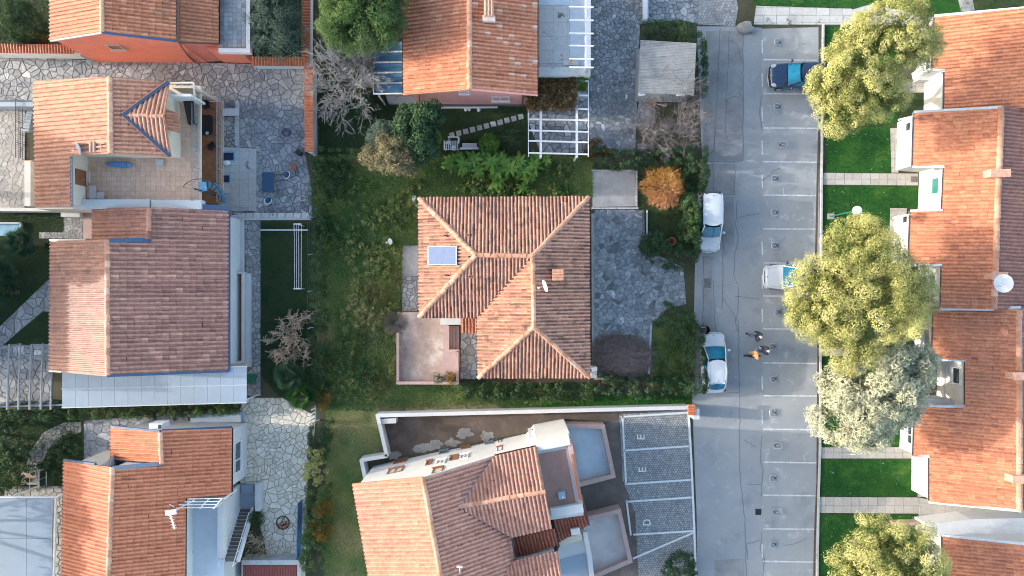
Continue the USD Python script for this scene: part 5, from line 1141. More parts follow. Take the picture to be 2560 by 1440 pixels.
h.trim('verge_board', pw.at(882, 1211), pw.at(1057, 1194), .09, .12, M['ridge'], -.02); h.trim('verge_board', pe.at(1057, 1194), pe.at(1235, 1140), .07, .1, M['white'], -.03); h.gutter(pw.at(882, 1212), pw.at(930, 1490), M['ridge']); h.gutter(pn.at(1236, 1139), pn.at(1343, 1115), M['brownmetal'])
h.trim('eave_edge', ps.at(1279, 1345), ps.at(1381, 1321), .08, .08, M['under'], -.03); h.trim('valley_gutter', W(1279, 1343, 5.3), W(1287, 1399, 5.2), .08, .1, M['darkmetal'], 0)
# dark lower roofs between the dormers
pd = Plane((1284, 1350, 4.5), (1392, 1324, 4.5), (1340, 1394, 4.15)); pg = pd.poly([(1282, 1346), (1386, 1321), (1394, 1362), (1290, 1398)])
def small_roof(pl, pts, m_, pitch=.22, nm='lower_roof'):
    pg = pl.poly(pts); rf = obj(nm, MB().sheet(pg, lambda v: pl.z(v) - .01), M['under'], h.p)
    for (r, tt, cc, w_) in tile_field(h.p, None, pl, pg, m_, pitch, .4): obj('tile', r, m_, rf, tint=tt)
    return rf
small_roof(pd, [(1282, 1346), (1386, 1321), (1394, 1362), (1290, 1398)], M['tile_dark'])
pd2 = Plane((1388, 1305, 4.0), (1460, 1285, 4.0), (1430, 1340, 3.7)); small_roof(pd2, [(1385, 1300), (1455, 1234), (1471, 1312), (1396, 1356)], M['tile_dark'])
h.trim('edge_flashing', pd2.at(1455, 1233), pd2.at(1473, 1313), .08, .1, M['darkmetal']); h.trim('edge_flashing', pd2.at(1386, 1300), pd2.at(1396, 1364), .08, .1, M['darkmetal'])
# roof terrace, corner block and lower terraces
ZT = 4.7; block(h.p, 'terrace_block', [(1300, 1150), (1340, 1100), (1424, 1084), (1454, 1262), (1459, 1288), (1376, 1300), (1340, 1240)], 0, ZT, M['white'])
obj('terrace_floor', MB().sheet(poly([(1342, 1136), (1414, 1122), (1440, 1260), (1370, 1272)], ZT + .01), ZT + .01), M['roofterrace'], h.p)
parapet(h.p, [(1340, 1116), (1424, 1100)], ZT, ZT + .45, .62, M['white']); parapet(h.p, [(1422, 1096), (1452, 1262)], ZT, ZT + .35, .30, M['pinkwall']); parapet(h.p, [(1378, 1284), (1458, 1270)], ZT, ZT + .40, .55, M['white'])
obj('parapet_coping', MB().bar(W(1428, 1135, ZT + .38), W(1451, 1250, ZT + .38), .12, .04), M['brick'], h.p)
v_ = obj('vent_box', MB().obox(W(1404, 1235, ZT), (.45, .45, .35), .17), M['paleroof'], h.p); obj('vent_pipe', MB().tube([W(1405, 1238, ZT + .3), W(1408, 1246, ZT + .36)], .05, 8), M['whitepaint'], v_)
block(h.p, 'corner_block', [(1320, 1080), (1404, 1062), (1424, 1106), (1338, 1120)], 0, 3.0, M['white'], zref=1.2)
A, B = W(950, 1147, 0)[:2], W(1403, 1062, 0)[:2]
for q, fr, pa, mu in (([(983, 1156), (1020, 1150)], 'shutter', 'shutter', 1), ([(968, 1182), (1008, 1172)], 'shutter', 'curtain', 1), ([(1064, 1160), (1088, 1154)], 'shutter', 'shutter', 0), ([(1090, 1158), (1114, 1152)], 'whitepaint', 'curtain', 1), ([(1097, 1133), (1121, 1127)], 'bluegutter', 'glass', 0),
                      ([(1123, 1149), (1147, 1142)], 'shutter', 'shutter', 0), ([(1149, 1144), (1172, 1138)], 'whitepaint', 'curtain', 1), ([(1152, 1122), (1176, 1114)], 'shutter', 'shutter', 0), ([(1211, 1110), (1233, 1103)], 'bluegutter', 'glass', 0), ([(1234, 1106), (1257, 1100)], 'darkmetal', 'glass', 0), ([(1233, 1127), (1257, 1121)], 'shutter', 'shutter', 0), ([(1081, 1180), (1107, 1173)], 'tile', 'curtain', 0)):
    put_window(h, q, 'door_brown' if fr == 'tile' else fr, pa, 'window', mu, True, .06, hz=(abs(q[1][0] - q[0][0]) / 39, 1.05))
a_, b_ = W(1320, 1080, 1.2)[:2], W(1404, 1062, 1.2)[:2]; e_ = (b_ - a_) / np.linalg.norm(b_ - a_); window_at(h.p, a_, e_, np.array([-e_[1], e_[0]]), .35, 1.15, 1.2, 2.3, 'darkmetal', 'glass', 'window', .03, 0, True, .06)
def lower_terrace(label, out, wd, zt, zp, floor, wallm, fl):
    t = thing('lower_terrace', label, 'terrace', (*poly(out).centroid.coords[0], 0))
    po = poly(out, zp); pi = po.buffer(-wd, join_style=2); obj('platform', MB().prism(pi.buffer(.01), 0, zt), M[wallm], t); obj('floor', MB().sheet(pi, zt + .006), M[floor], t)
    c = np.array(po.exterior.coords); ci = np.array(pi.exterior.coords)
    obj('parapet', MB().prism(po.difference(pi), 0, zp), M[wallm], t); return t
lower_terrace('walled terrace with pale blue grey floor right of the rooftop terrace', [(1398, 1060), (1512, 1062), (1540, 1194), (1440, 1220), (1428, 1120)], .30, .6, 1.05, 'bluefloor', 'pinkwall', None)
lower_terrace('walled terrace with grey screed floor at the lower right of the angled house', [(1470, 1292), (1552, 1272), (1582, 1406), (1480, 1450), (1440, 1330)], .30, .6, 1.05, 'greyfloor', 'pinkwall', None)
block(h.p, 'lower_wing', [(1388, 1400), (1398, 1368), (1460, 1322), (1470, 1352), (1486, 1440), (1490, 1500), (1405, 1500)], 0, 3.2, M['white'])
obj('wing_floor', MB().sheet(poly([(1400, 1398), (1464, 1382), (1480, 1500), (1412, 1500)], 3.215), 3.215), M['paleroof'], h.p); parapet(h.p, [(1462, 1330), (1474, 1390), (1486, 1500)], 3.2, 3.5, .3, M['white'])
obj('wing_box', MB().obox(W(1438, 1326, 3.9), (.6, .4, .25), .17), M['white'], h.p); obj('light_well', MB().prism(poly([(1396, 1350), (1454, 1334), (1456, 1350), (1400, 1366)], 3.6), 3.2, 3.6), M['cream'], h.p)
t = thing('terrace_bench', 'slatted grey bench against the white wall on the blue grey terrace', 'bench', W(1437, 1142, .5))
for k in range(7): obj('slat', MB().bar(W(1428 + k * 1.6, 1122 + 7 * k, .95), W(1441 + k * 1.2, 1121 + 7 * k, .95), .06, .05), M['dirtywhite'], t)
for k in (0, 6): obj('leg', MB().bar(W(1432 + k * 1.6, 1122 + 7 * k, .5), W(1432 + k * 1.6, 1122 + 7 * k, .93), .06, .06), M['dirtywhite'], t)
t = thing('boundary_wall', 'white boundary wall with corner returns around the sunken service court', 'wall', W(950, 1040, 0))
for a, b in (((941, 1039), (1722, 1019)), ((943, 1036), (967, 1141)), ((968, 1140), (902, 1151)), ((903, 1149), (914, 1203))): parapet(t, [a, b], 0, .9 if a[0] < 942 else .899, .26, M['white'], 'wall_section')
obj('cabinet', MB().prism(poly([(952, 1048), (990, 1045), (990, 1058), (954, 1060)], .8), 0, .8), M['dirtywhite'], t)
t = thing('gate_pillar', 'brick gate pillar with orange tiles at the end of the white boundary wall', 'pillar', W(1728, 1026, 0)); obj('pillar', MB().obox(W(1728, 1026, 0), (.42, .75, 1.3)), M['white'], t)
for k in range(4): obj('cap_tile', MB().tube([W(1720, 1014 + 7 * k, 1.36), W(1737, 1014 + 7 * k, 1.33)], .10, 7), M['coping'], t, tint=float(rng.uniform(.3, .7)))

# ---- terraced row on the right
def row_house(label, eave_x, faces, ridge=None, trims=(), gut=(), dark_slope=None, px=(2400, 400), chim=()):
    h = House('row_house', label, M['tile_row'], M['white'], *px, over=.12, pitch=.245); pl = Plane(*eave_x)
    h.face(pl, faces, tones=(.12, .97))
    if dark_slope: po = Plane(*dark_slope[0]); h.face(po, dark_slope[1], mat_=M['tile_row_dark'])  # slope beyond the ridge takes the darker tile
    h.build()
    if ridge:
        for a, b in ridge: h.ridge(pl.at(*a) + [0, 0, .03], pl.at(*b) + [0, 0, .03], .18, m=M['ridge'])
    for a, b in trims: h.trim('white_verge', pl.at(*a), pl.at(*b), .16, .13, M['whitetrim'], -.01)
    for a, b in gut: h.gutter(pl.at(*a), pl.at(*b), M['whitetrim'], .07)
    for (x, y, w, l) in chim:
        c = pl.at(x, y); c[2] += .1; ch = obj('chimney', MB().obox(c - [0, 0, .6], (l, w, 1.0)), M['ridge'], h.p, tint=.9); obj('chimney_cap', MB().obox(c + [0, 0, .403], (l * 1.08, w * 1.12, .07)), M['ridge'], ch, tint=.8)
    return h, pl
ZE, ZR = 2.15, 3.95
h1, p1 = row_house('row house with orange roof at the top right corner beside the large pine', ((2335, -50, ZE), (2333, 175, ZE), (2560, 100, 3.9)), [(2337, 41), (2660, 12), (2660, 268), (2360, 277), (2362, 176), (2330, 175)], trims=[((2336, 40), (2660, 11)), ((2329, 176), (2362, 177)), ((2284, 283), (2284.5, 283))][:2], gut=[((2335, 41), (2330, 176)), ((2361, 176), (2359, 277))], px=(2450, 150))
h2, p2_ = row_house('long row house in the middle right with pale ridge and round white dish', ((2286, 290, ZE), (2277, 640, ZE), (2498, 400, ZR)), [(2286, 281), (2503, 269), (2484, 773), (2351, 771), (2354, 662), (2272, 662), (2277, 528), (2355, 526), (2360, 416), (2282, 416)],
    ridge=[((2502, 268), (2484, 772))], trims=[((2285, 280), (2503, 268)), ((2281, 417), (2361, 417)), ((2276, 527), (2356, 526)), ((2272, 663), (2355, 663)), ((2350, 772), (2484, 774))], gut=[((2285, 281), (2281, 417)), ((2360, 417), (2355, 526)), ((2276, 528), (2271, 663)), ((2354, 663), (2351, 771))],
    dark_slope=(((2503, 269, ZR), (2484, 773, ZR), (2660, 500, 2.9)), [(2503, 269), (2680, 276), (2680, 768), (2484, 773)]), px=(2430, 520), chim=[(2486, 436, .45, 1.2), (2484, 690, .45, .95)])
h3, p3_ = row_house('third row house with rust streaked roof and white framed entrance notch', ((2333, 790, ZE), (2323, 1200, ZE), (2546, 1000, ZR)), [(2333, 776), (2550, 769), (2552, 1276), (2323, 1254), (2323, 1141), (2283, 1141), (2288, 1017), (2412, 1016), (2412, 901), (2330, 898)],
    ridge=[((2546, 776), (2548, 1275))], trims=[((2332, 775), (2552, 768)), ((2330, 899), (2413, 901)), ((2288, 1016), (2413, 1016)), ((2282, 1142), (2324, 1141)), ((2322, 1255), (2552, 1277))], gut=[((2333, 776), (2330, 898)), ((2412, 900), (2412, 1016)), ((2287, 1017), (2283, 1142)), ((2323, 1141), (2323, 1254))],
    dark_slope=(((2550, 769, ZR), (2552, 1276, ZR), (2700, 1000, 3.0)), [(2550, 769), (2720, 762), (2720, 1270), (2552, 1276)]), px=(2430, 1010), chim=[(2542, 938, .45, 1.2), (2540, 1193, .45, 1.2)])
h4, p4_ = row_house('row house at the bottom right corner behind a yellow green pine', ((2357, 1345, ZE), (2361, 1480, ZE), (2560, 1400, 3.7)), [(2356, 1340), (2660, 1372), (2660, 1520), (2362, 1520)], trims=[((2355, 1338), (2660, 1370))], gut=[((2355, 1339), (2361, 1500))], px=(2460, 1400))
# entrance fronts: windows, doors, planters on the street side
for hh, q, fr, pa, nm, mu in ((h2, [(2264, 334), (2278, 410)], 'whitepaint', 'curtain', 'window', 2), (h2, [(2265, 308), (2278, 326)], 'whitepaint', 'glass', 'window', 0), (h2, [(2330, 446), (2348, 484)], 'whitepaint', 'green_glass', 'door', 0), (h2, [(2256, 562), (2269, 648)], 'whitepaint', 'curtain', 'window', 2), (h2, [(2257, 540), (2270, 558)], 'whitepaint', 'glass', 'window', 0),
    (h2, [(2324, 686), (2340, 722)], 'whitepaint', 'green_glass', 'door', 0), (h3, [(2312, 798), (2325, 876)], 'whitepaint', 'curtain', 'window', 2), (h3, [(2382, 920), (2402, 958)], 'whitepaint', 'glass', 'door', 0), (h3, [(2270, 1066), (2281, 1108)], 'whitepaint', 'glass', 'window', 1), (h1, [(2314, 150), (2327, 172)], 'whitepaint', 'glass', 'window', 1)):
    put_window(hh, q, fr, pa, nm, mu)
for hh, pts in ((h2, [(2246, 300), (2284, 290)]), (h2, [(2232, 545), (2276, 536)]), (h1, [(2300, 188), (2336, 170)])):
    obj('canopy_bar', MB().bar(W(*pts[0], 1.6), W(*pts[1], 2.7), .10, .08), M['whitetrim'], hh.p)
def entry(hh, pts, z, m_, name='entrance_block'): return obj(name, MB().prism(poly(pts, z), 0, z), M[m_], hh.p)
entry(h1, [(2292, 176), (2332, 178), (2360, 182), (2360, 200), (2296, 200)], .6, 'white'); entry(h2, [(2310, 418), (2354, 420), (2354, 432), (2312, 432)], .35, 'white'); entry(h3, [(2290, 996), (2410, 1000), (2410, 1014), (2290, 1014)], 1.7, 'white'); entry(h3, [(2362, 902), (2374, 902), (2372, 996), (2360, 996)], .8, 'white')
for a, b in ((2286, 448), (2335, 212), (2330, 970)):
    t = thing('foot_grate', {448: 'dark square foot grate on the path to the green glass door', 212: 'dark square foot grate on the slabs by the top right house', 970: 'dark foot grate in the third row house entrance notch'}[b], 'grate', W(a, b, .04)); obj('frame', MB().obox(W(a, b, .04), (.56, .46, .02)), M['greymetal'], t); obj('mat', MB().obox(W(a, b, .06), (.48, .38, .012)), M['darkconcrete'], t)
# white gable wall block between the bottom houses
t = thing('white_wall_block', 'bright white wall and sloping slab between the lowest row houses', 'wall', W(2400, 1310, 0)); obj('slab', MB().prism(poly([(2322, 1312), (2430, 1298), (2680, 1292), (2680, 1366), (2520, 1352), (2352, 1338), (2325, 1345)], 1.6), 0, 1.6), M['whitepaint'], t); obj('garden_wall', MB().prism(poly([(2238, 1308), (2324, 1305), (2324, 1312), (2240, 1315)], .7), 0, .7), M['pinkwall'], t)
# ------------------------------------------------------------------ trees and plants
GP = 'broad yellow green trees along the parking strip'
tree('pine_tree', 'huge yellow green bushy tree at the top right hiding the navy car tail', [(2128, 200, 92), (2232, 92, 88, .4), (2100, 272, 62, -.6), (2296, 118, 52), (2196, 236, 66, -.3), (2165, 110, 70, .2), (2060, 228, 42, -1.2)], 5.6, 'leaf_yellow', 280, .085, .62, .36, group=GP, jit=.34, tone_sd=.2)
tree('pine_tree', 'round yellow green tree with dense clumps beside the third white car', [(2150, 640, 92, .3), (2080, 745, 108), (2190, 750, 118, .5), (2120, 840, 82, -.3), (2262, 716, 66, -.6), (2050, 790, 74, -.7), (2040, 700, 56, -.6), (2004, 782, 46, -1.1), (2160, 590, 46, -.2), (2270, 780, 52, -1)], 5.2, 'leaf_yellow', 320, .085, .74, .42, group=GP, jit=.34, tone_sd=.2)
tree('pine_tree', 'yellow green tree partly cut by the bottom frame edge before the corner house', [(2190, 1372, 82), (2270, 1396, 80), (2136, 1420, 62, -.4), (2310, 1440, 60, -.6), (2200, 1460, 90)], 4.6, 'leaf_yellow', 320, .085, .74, .42, group=GP, jit=.34, tone_sd=.2)
tree('olive_tree', 'pale silvery tree with long loose leaves before the third row house', [(2120, 1020, 84), (2190, 970, 86, .3), (2250, 930, 62), (2160, 1062, 58, -.3), (2090, 960, 52, -.4), (2240, 1000, 60, -.3), (2284, 916, 44, -.2)], 4.4, 'leaf_pale', 120, .26, .60, .42, aspect=.2, jit=.55)
shrub('garden_shrub', 'dark blue green shrub squeezed between the two large right hand trees', 2230, 880, 62, 2.6, 'leaf_blue', .16, aspect=.25, spacing=.4)
tree('garden_tree', 'large blue green tree at the top edge left of the pink house', [(880, 40, 72), (940, 60, 66, .2), (900, -30, 80), (960, 0, 56), (850, 70, 40, -.4)], 4.9, 'leaf_mid', 240, .12, .60, .44, aspect=.4)
tree('olive_tree', 'silvery olive tree inside the walled bed beside the coral house', [(700, 52, 46), (680, 90, 42, -.2), (720, 100, 38), (694, 10, 52), (660, 50, 30, -.4)], 3.2, 'leaf_blue', 170, .16, .5, .38, aspect=.22, jit=.8)
tree('garden_tree', 'straw coloured flowering tree left of the dark round tree', [(960, 380, 40), (990, 390, 44, .2), (1020, 408, 26, -.4), (936, 390, 26, -.3)], 3.0, 'leaf_straw', 200, .10, .45, .34, aspect=.5)
tree('garden_tree', 'grey green small tree behind the straw coloured one', [(962, 344, 36), (1000, 340, 30)], 2.6, 'leaf_blue', 190, .10, .42, .32, aspect=.35)
tree('garden_tree', 'dark round tree with lit leaf tips beside the white garden chairs', [(1040, 330, 48), (1070, 300, 34, .2), (1060, 364, 34, -.2), (1015, 306, 30, -.3)], 3.4, 'leaf_dark', 200, .15, .46, .36, aspect=.55)
shrub('garden_shrub', 'bright leafed shrub tip above the dark round tree', 1062, 304, 26, 3.9, 'leaf_bright', .14, spacing=.4, ls=2)
shrub('garden_shrub', 'lime leafed upright shrub on the dark round tree edge', 1076, 346, 20, 3.9, 'leaf_bright', .14, spacing=.4, ls=2)
shrub('garden_shrub', 'rounded light green shrub right of the white garden bench', 1222, 362, 24, 1.7, 'leaf_bright', .09, spacing=.3)
bare_tree('bare_tree', 'large bare pale grey tree beside the blue tarp canopy', 868, 186, 62, 3.4, 'palebark', n0=14, depth=5, spread=.42, r0=.045, flat=.5, rmin=.010)
bare_tree('bare_tree', 'bare tan curly branched tree on the lawn right of the brown roofed house', 716, 846, 58, 2.4, 'tanbark', n0=9, depth=4, spread=.6, r0=.06, wig=.34, flat=.35, rmin=.022)
bare_tree('bare_tree', 'bare grey bush spreading below the corrugated garage roof', 1680, 306, 92, 2.8, 'greybark', n0=9, depth=5, spread=.45, r0=.035, flat=.45, trunk=.25)
bare_tree('bare_shrub', 'bare twiggy bush touching the brown branches beside the tail of garden beds', 1640, 340, 52, 1.8, 'greybark', cat='shrub', n0=8, depth=4, spread=.5, r0=.03, flat=.45, trunk=.2)
def twig_heap(name, label, px, py, rx, ry, h, n):
    c = W(px, py, h / 2); s = (H - h / 2) / F; t = thing(name, label, 'brushwood', (c[0], c[1], 0)); mb = MB()
    for k in range(n):
        a = rng.uniform(0, 6.28); q = math.sqrt(rng.random()); x, y = c[0] + math.cos(a) * q * rx * s, c[1] + math.sin(a) * q * ry * s; b = rng.normal(0, .9) + (0 if rng.random() < .6 else 1.5); L = rng.uniform(.5, 1.5); z = h * (1 - q * q) * rng.uniform(.3, 1) + .04; x += .5 * (meshkit.fbm(np.array([[a * 1.3, 2.0, 0]]), 2, 5)[0] - .5) * 2; y += .5 * (meshkit.fbm(np.array([[a * 1.3, 7.0, 0]]), 2, 5)[0] - .5) * 2
        d = np.array([math.cos(b), math.sin(b), rng.normal(0, .1)]) * L / 2; w = np.array([-math.sin(b), math.cos(b), 0]) * rng.normal(0, .12)
        mb.tube([np.array([x, y, z]) - d, np.array([x, y, z + .03]) + w, np.array([x, y, z]) + d * .9], [.012, .014, .006], 3, cap=False)
    obj('twigs', mb, M['deadtwig'], t)
    m2 = MB(); m2.ball((c[0], c[1], 0), (rx * s * .5, ry * s * .5, h * .3), 3); v, f = m2.mesh(); v = v + (meshkit.fbm(v * 4, 3, 2)[:, None] - .5) * .3; v[:, 2] = np.maximum(v[:, 2], .005); obj('packed_core', (v, f), M['deadtwig'], t)
twig_heap('brushwood_heap', 'heap of cut brown branches on the stone driveway of the central house', 1562, 888, 76, 48, .7, 2600)
def spiky_bush(name, label, px, py, rp, h, leaf, n=5200, up=.35):
    z = h * .4; s = (H - z) / F; c = W(px, py, z); t = thing(name, label, 'bush', (c[0], c[1], 0)); mb = MB(); o = np.array([c[0], c[1], .25])
    for k in range(70):
        d = unit(1, .05)[0]; mb.tube([o, o + d * rp * s * [1, 1, h / (rp * s)] * .55, o + d * rp * s * [1, 1, h / (rp * s)] * rng.uniform(.85, 1.05)], [.02, .012, .004], 3, cap=False)
    obj('stems', mb, M['bark'], t)
    d = unit(n, -.1); rad = rng.uniform(.25, 1.08, n) ** .6; P = o + d * rad[:, None] * [rp * s, rp * s, h] * (1 + 1.0 * (meshkit.fbm(d * 2.1, 3, 4) - .5))[:, None]
    a = d + rng.normal(0, .35, (n, 3)); a /= np.linalg.norm(a, axis=1, keepdims=True); b = np.cross(a, unit(n)); b /= np.maximum(np.linalg.norm(b, axis=1, keepdims=True), 1e-6); L = rng.uniform(.10, .34, n)[:, None]
    v = np.stack([P - b * .02, P + b * .02, P + a * L], 1).reshape(-1, 3)
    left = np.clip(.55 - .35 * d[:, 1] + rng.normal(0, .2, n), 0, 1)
    obj('foliage', (v, np.arange(3 * n).reshape(-1, 3)), M[leaf], t, tint=np.repeat(left, 3))
spiky_bush('orange_bush', 'round orange and yellow autumn bush by the hedge above the stone driveway', 1661, 468, 54, 1.9, 'leaf_orange', 5200)

# hedges
hedge('hedge', 'dark hedge behind and beside the corrugated garage roof', [(1604, 72), (1700, 78), (1742, 110), (1746, 236)], 1.1, 1.7, 'leaf_dark', .085)
hedge('hedge', 'long dark hedge along the road beside the orange bush', [(1738, 372), (1742, 440), (1730, 520), (1726, 600), (1716, 650), (1660, 640), (1622, 606)], 1.5, 1.5, 'leaf_dark', .09)
hedge('hedge', 'yellow green hedge stretch left of the white van like car', [(1722, 500), (1728, 560), (1722, 606)], .9, 2.0, 'leaf_mid', .10, tone_scale=1.4)  # taller stretch with lighter leaves than the long hedge
hedge('hedge', 'dark hedge left of the lower white car on the road', [(1650, 782), (1700, 800), (1732, 840), (1738, 900), (1740, 985)], 1.5, 1.6, 'leaf_dark', .09)
hedge('hedge', 'mixed dark hedge across the plot above the concrete pad', [(1480, 392), (1560, 400), (1640, 395), (1730, 385)], 1.1, 1.3, 'leaf_dark', .09)
hedge('hedge', 'ivy covered fence hedge between the wild garden and the left lawn', [(796, 392), (800, 560), (794, 720), (800, 900), (802, 1000)], .8, 1.2, 'leaf_dark', .085, rough=.5)
hedge('hedge', 'low dark hedge below the central house', [(1155, 972), (1300, 980), (1450, 978), (1480, 975)], .95, .9, 'leaf_dark', .10, rough=.5)
hedge('hedge', 'bushy dark hedge below the heap of branches', [(1490, 956), (1560, 968), (1640, 970), (1720, 960)], 1.3, 1.1, 'leaf_dark', .10, rough=.5)
hedge('hedge', 'low hedge row above the straw coloured tree across the garden', [(800, 388), (900, 386), (960, 392)], .9, 1.0, 'leaf_mid', .08, rough=.4)
hedge('hedge', 'trimmed green hedge below the pale panel canopy', [(160, 1032), (300, 1030), (450, 1026), (600, 1018)], .75, .9, 'leaf_mid', .085, rough=.25)
hedge('hedge', 'dark hedge below the timber pergola at the left edge', [(-40, 1036), (60, 1034), (160, 1030)], 1.2, 1.1, 'leaf_dark', .085, rough=.35)
hedge('hedge', 'dense dark ivy mass beside the curved stone path', [(-30, 1090), (40, 1100), (60, 1140), (30, 1190), (-30, 1180)], 1.9, 1.2, 'leaf_dark', .10, rough=.4)
hedge('hedge', 'low dark shrubbery inside the curve of the stone path', [(125, 1190), (150, 1130), (196, 1100)], 1.4, .5, 'leaf_dark', .09, rough=.5)
hedge('hedge', 'mixed flowering hedge along the cream stone drive, upper stretch', [(802, 1050), (798, 1100), (790, 1150)], 1.3, 1.5, 'leaf_dark', .09, rough=.4)
hedge('hedge', 'pale yellow flowering hedge stretch beside the cream stone drive', [(786, 1120), (788, 1170), (786, 1200)], .95, 2.0, 'leaf_yellow', .10, rough=.6, tone_scale=1.6)
hedge('hedge', 'green hedge stretch beside the lower end of the cream stone drive', [(792, 1215), (796, 1290), (788, 1350), (786, 1420)], 1.45, 1.6, 'leaf_mid', .09, rough=.5, tone_scale=1.3)
shrub('garden_shrub', 'golden shrub in the hedge beside the narrow lawn', 806, 1272, 26, 1.9, 'leaf_gold', .09)
shrub('garden_shrub', 'orange leaved shrub lower in the hedge beside the narrow lawn', 800, 1326, 28, 1.9, 'leaf_gold', .09)
shrub('garden_shrub', 'golden shrub between the fan palms and the flowering hedge', 806, 1002, 24, 1.3, 'leaf_gold', .09)
shrub('garden_shrub', 'dark shrub growing between the stair and the cream stones', 640, 1296, 16, 1.0, 'leaf_dark', .08)
bare_tree('bare_shrub', 'thin pale yellow shrub at the foot of the white stair', 646, 1366, 44, 1.6, 'tanbark', cat='shrub', n0=8, depth=3, spread=.5, r0=.025, flat=.6, trunk=.2)
shrub('garden_shrub', 'loose pale yellow blossom shrub beside the white stair', 650, 1350, 34, 1.3, 'leaf_straw', .06, dens=.25, spacing=.45)
shrub('garden_shrub', 'dark green bush at the bottom frame edge beside the hexagon pavers', 1700, 1430, 52, 1.5, 'leaf_dark', .09)
shrub('garden_shrub', 'dark green shrub at the left of the stone bed above the road hedge', 1632, 612, 34, 1.3, 'leaf_dark', .09)
shrub('garden_shrub', 'blue green spiky shrub on the corner of the stone driveway', 1618, 604, 20, 1.0, 'leaf_blue', .12, aspect=.25)
shrub('garden_shrub', 'small lime shrub on the bed beside the clay pot', 1652, 606, 14, .9, 'leaf_bright', .08)
shrub('garden_shrub', 'dark leafy shrub beside the coral house at the top left corner', 60, 60, 62, 2.2, 'leaf_dark', .14, aspect=.25, spacing=.36)
shrub('garden_shrub', 'small gold flowering shrub beside the left tiled wall', 106, 108, 24, .9, 'leaf_gold', .08)
shrub('garden_shrub', 'dark shrub below the bare pale tree', 920, 258, 40, 1.4, 'leaf_dark', .09)
shrub('garden_shrub', 'lime climbing plant hanging on the corner of the white terrace', 1452, 200, 26, 2.6, 'leaf_bright', .10, spacing=.3)
shrub('garden_shrub', 'dry brown bush beside the pergola end', 1490, 376, 30, .9, 'leaf_brown', .08)
shrub('garden_shrub', 'green bush in the corner of the small planted bench', 1128, 942, 14, .6, 'leaf_gold', .07, z0=.6, ls=2)
shrub('garden_shrub', 'dark tuft growing in the terrace corner', 1096, 944, 14, .4, 'leaf_dark', .07, z0=.56, ls=2)
for (x, y, r_, hh, lf, lab) in ((852, 424, 40, 1.1, 'leaf_dark', 'dark overgrown bush in the upper left of the wild garden'), (835, 470, 44, 1.3, 'leaf_dark', 'tall dark bush near the wild garden left fence'), (880, 850, 46, .9, 'leaf_mid', 'light green bush among the wild grass left of the grey palm'),
        (940, 740, 52, .9, 'leaf_weed', 'yellowish bush beside the concrete strip of the central house'), (860, 900, 44, .8, 'leaf_mid', 'green bush in the lower wild garden'), (920, 930, 46, .8, 'leaf_mid', 'bright green bush left of the pinkish terrace wall'),
        (990, 690, 20, .9, 'leaf_weed', 'small golden bush against the concrete strip'), (955, 970, 30, .5, 'leaf_weed', 'yellow tinted low bush below the pinkish terrace'), (1010, 545, 36, .5, 'leaf_mid', 'bright green ground bush left of the central roof'), (824, 600, 26, .8, 'leaf_mid', 'green bush halfway down the wild garden fence')):
    shrub('wild_bush', lab, x, y, r_ * .72, hh * .75, lf, .10, dens=.5)

# vine on the white pergola
t = thing('pergola_vine', 'brown and gold vine covering the upper half of the white pergola', 'vine', W(1380, 240, 2.0)); C = np.column_stack([rng.random((700, 2)), rng.normal(2.25, .12, 700)])
C[:, :2] = np.array([W(1318 + 122 * a, 196 + 80 * b, 2.2)[:2] for a, b in C[:, :2]]); v, f, tt = clumps_to_leaves(C, np.full(700, .2), 22, .10, .7, np.clip(rng.normal(.5, .25, 700), 0, 1)); obj('leaves', (v, f), M['leaf_brown'], t, tint=tt)
mb = MB(); 
for k in range(60): p = W(1318 + 122 * rng.random(), 196 + 80 * rng.random(), 2.2); q = p + rng.normal(0, .7, 3) * [1, 1, .1]; mb.tube([p, (p + q) / 2 + rng.normal(0, .1, 3), q], .014, 3, cap=False)
obj('stems', mb, M['bark'], t)

# palms and rosettes
def fan_leaf(mb, o, d, L, fan, nb, droop, t):
    d = d / np.linalg.norm(d); side = np.cross(d, [0, 0, 1.0]); side /= np.linalg.norm(side); tip = o + d * L; tip[2] -= droop * L * .25
    mb.tube([o, (o + tip) / 2 + [0, 0, .04], tip], .015, 3, t, cap=False); up = np.cross(side, d)
    for k in range(nb):
        a = (k / (nb - 1) - .5) * 4.0; e = d * math.cos(a) + side * math.sin(a); l = fan * (1 - .25 * abs(a) / 2); q = tip + e * l; q[2] -= droop * l * (.35 + .25 * abs(a) / 2); m = tip + e * l * .5; w = np.cross(e, up) * .03 * fan / .6
        mb.add([tip, m + w, q, m - w], [[0, 1, 2], [0, 2, 3]], t)
def fan_palm(label, px, py, h, leaf, n=30, L=.7, fan=.6, group=None):
    c = W(px, py, h); t = thing('fan_palm', label, 'palm', (c[0], c[1], 0), group); m_ = MB(); m_.tube([(c[0], c[1], 0), (c[0] + .03, c[1], h * .5), (c[0], c[1], h)], [.16, .14, .12], 8); obj('trunk', m_, M['bark'], t); mb = MB()
    for k in range(n):
        a = k * 2.4; e = rng.uniform(-.25, 1.1); fan_leaf(mb, np.array([c[0], c[1], h - .05]), np.array([math.cos(a) * math.cos(e), math.sin(a) * math.cos(e), math.sin(e)]), L * rng.uniform(.7, 1.1), fan * rng.uniform(.8, 1.15), 15, .5, float(np.clip(rng.normal(.5, .25), 0, 1)))
    obj('fronds', mb, M[leaf], t, tint=mb.tints())
fan_palm('bushy green fan palm at the lower end of the clothesline lawn', 722, 940, 1.9, 'palm', 34, .75, .62)
fan_palm('bright green fan palm hanging over the white fence by the cream stone drive', 752, 990, 1.5, 'palmgreen', 30, .65, .6)
fan_palm('fan palm with yellow heart over the blue pool edge at the left', 50, 606, 2.2, 'palm', 34, .75, .62)
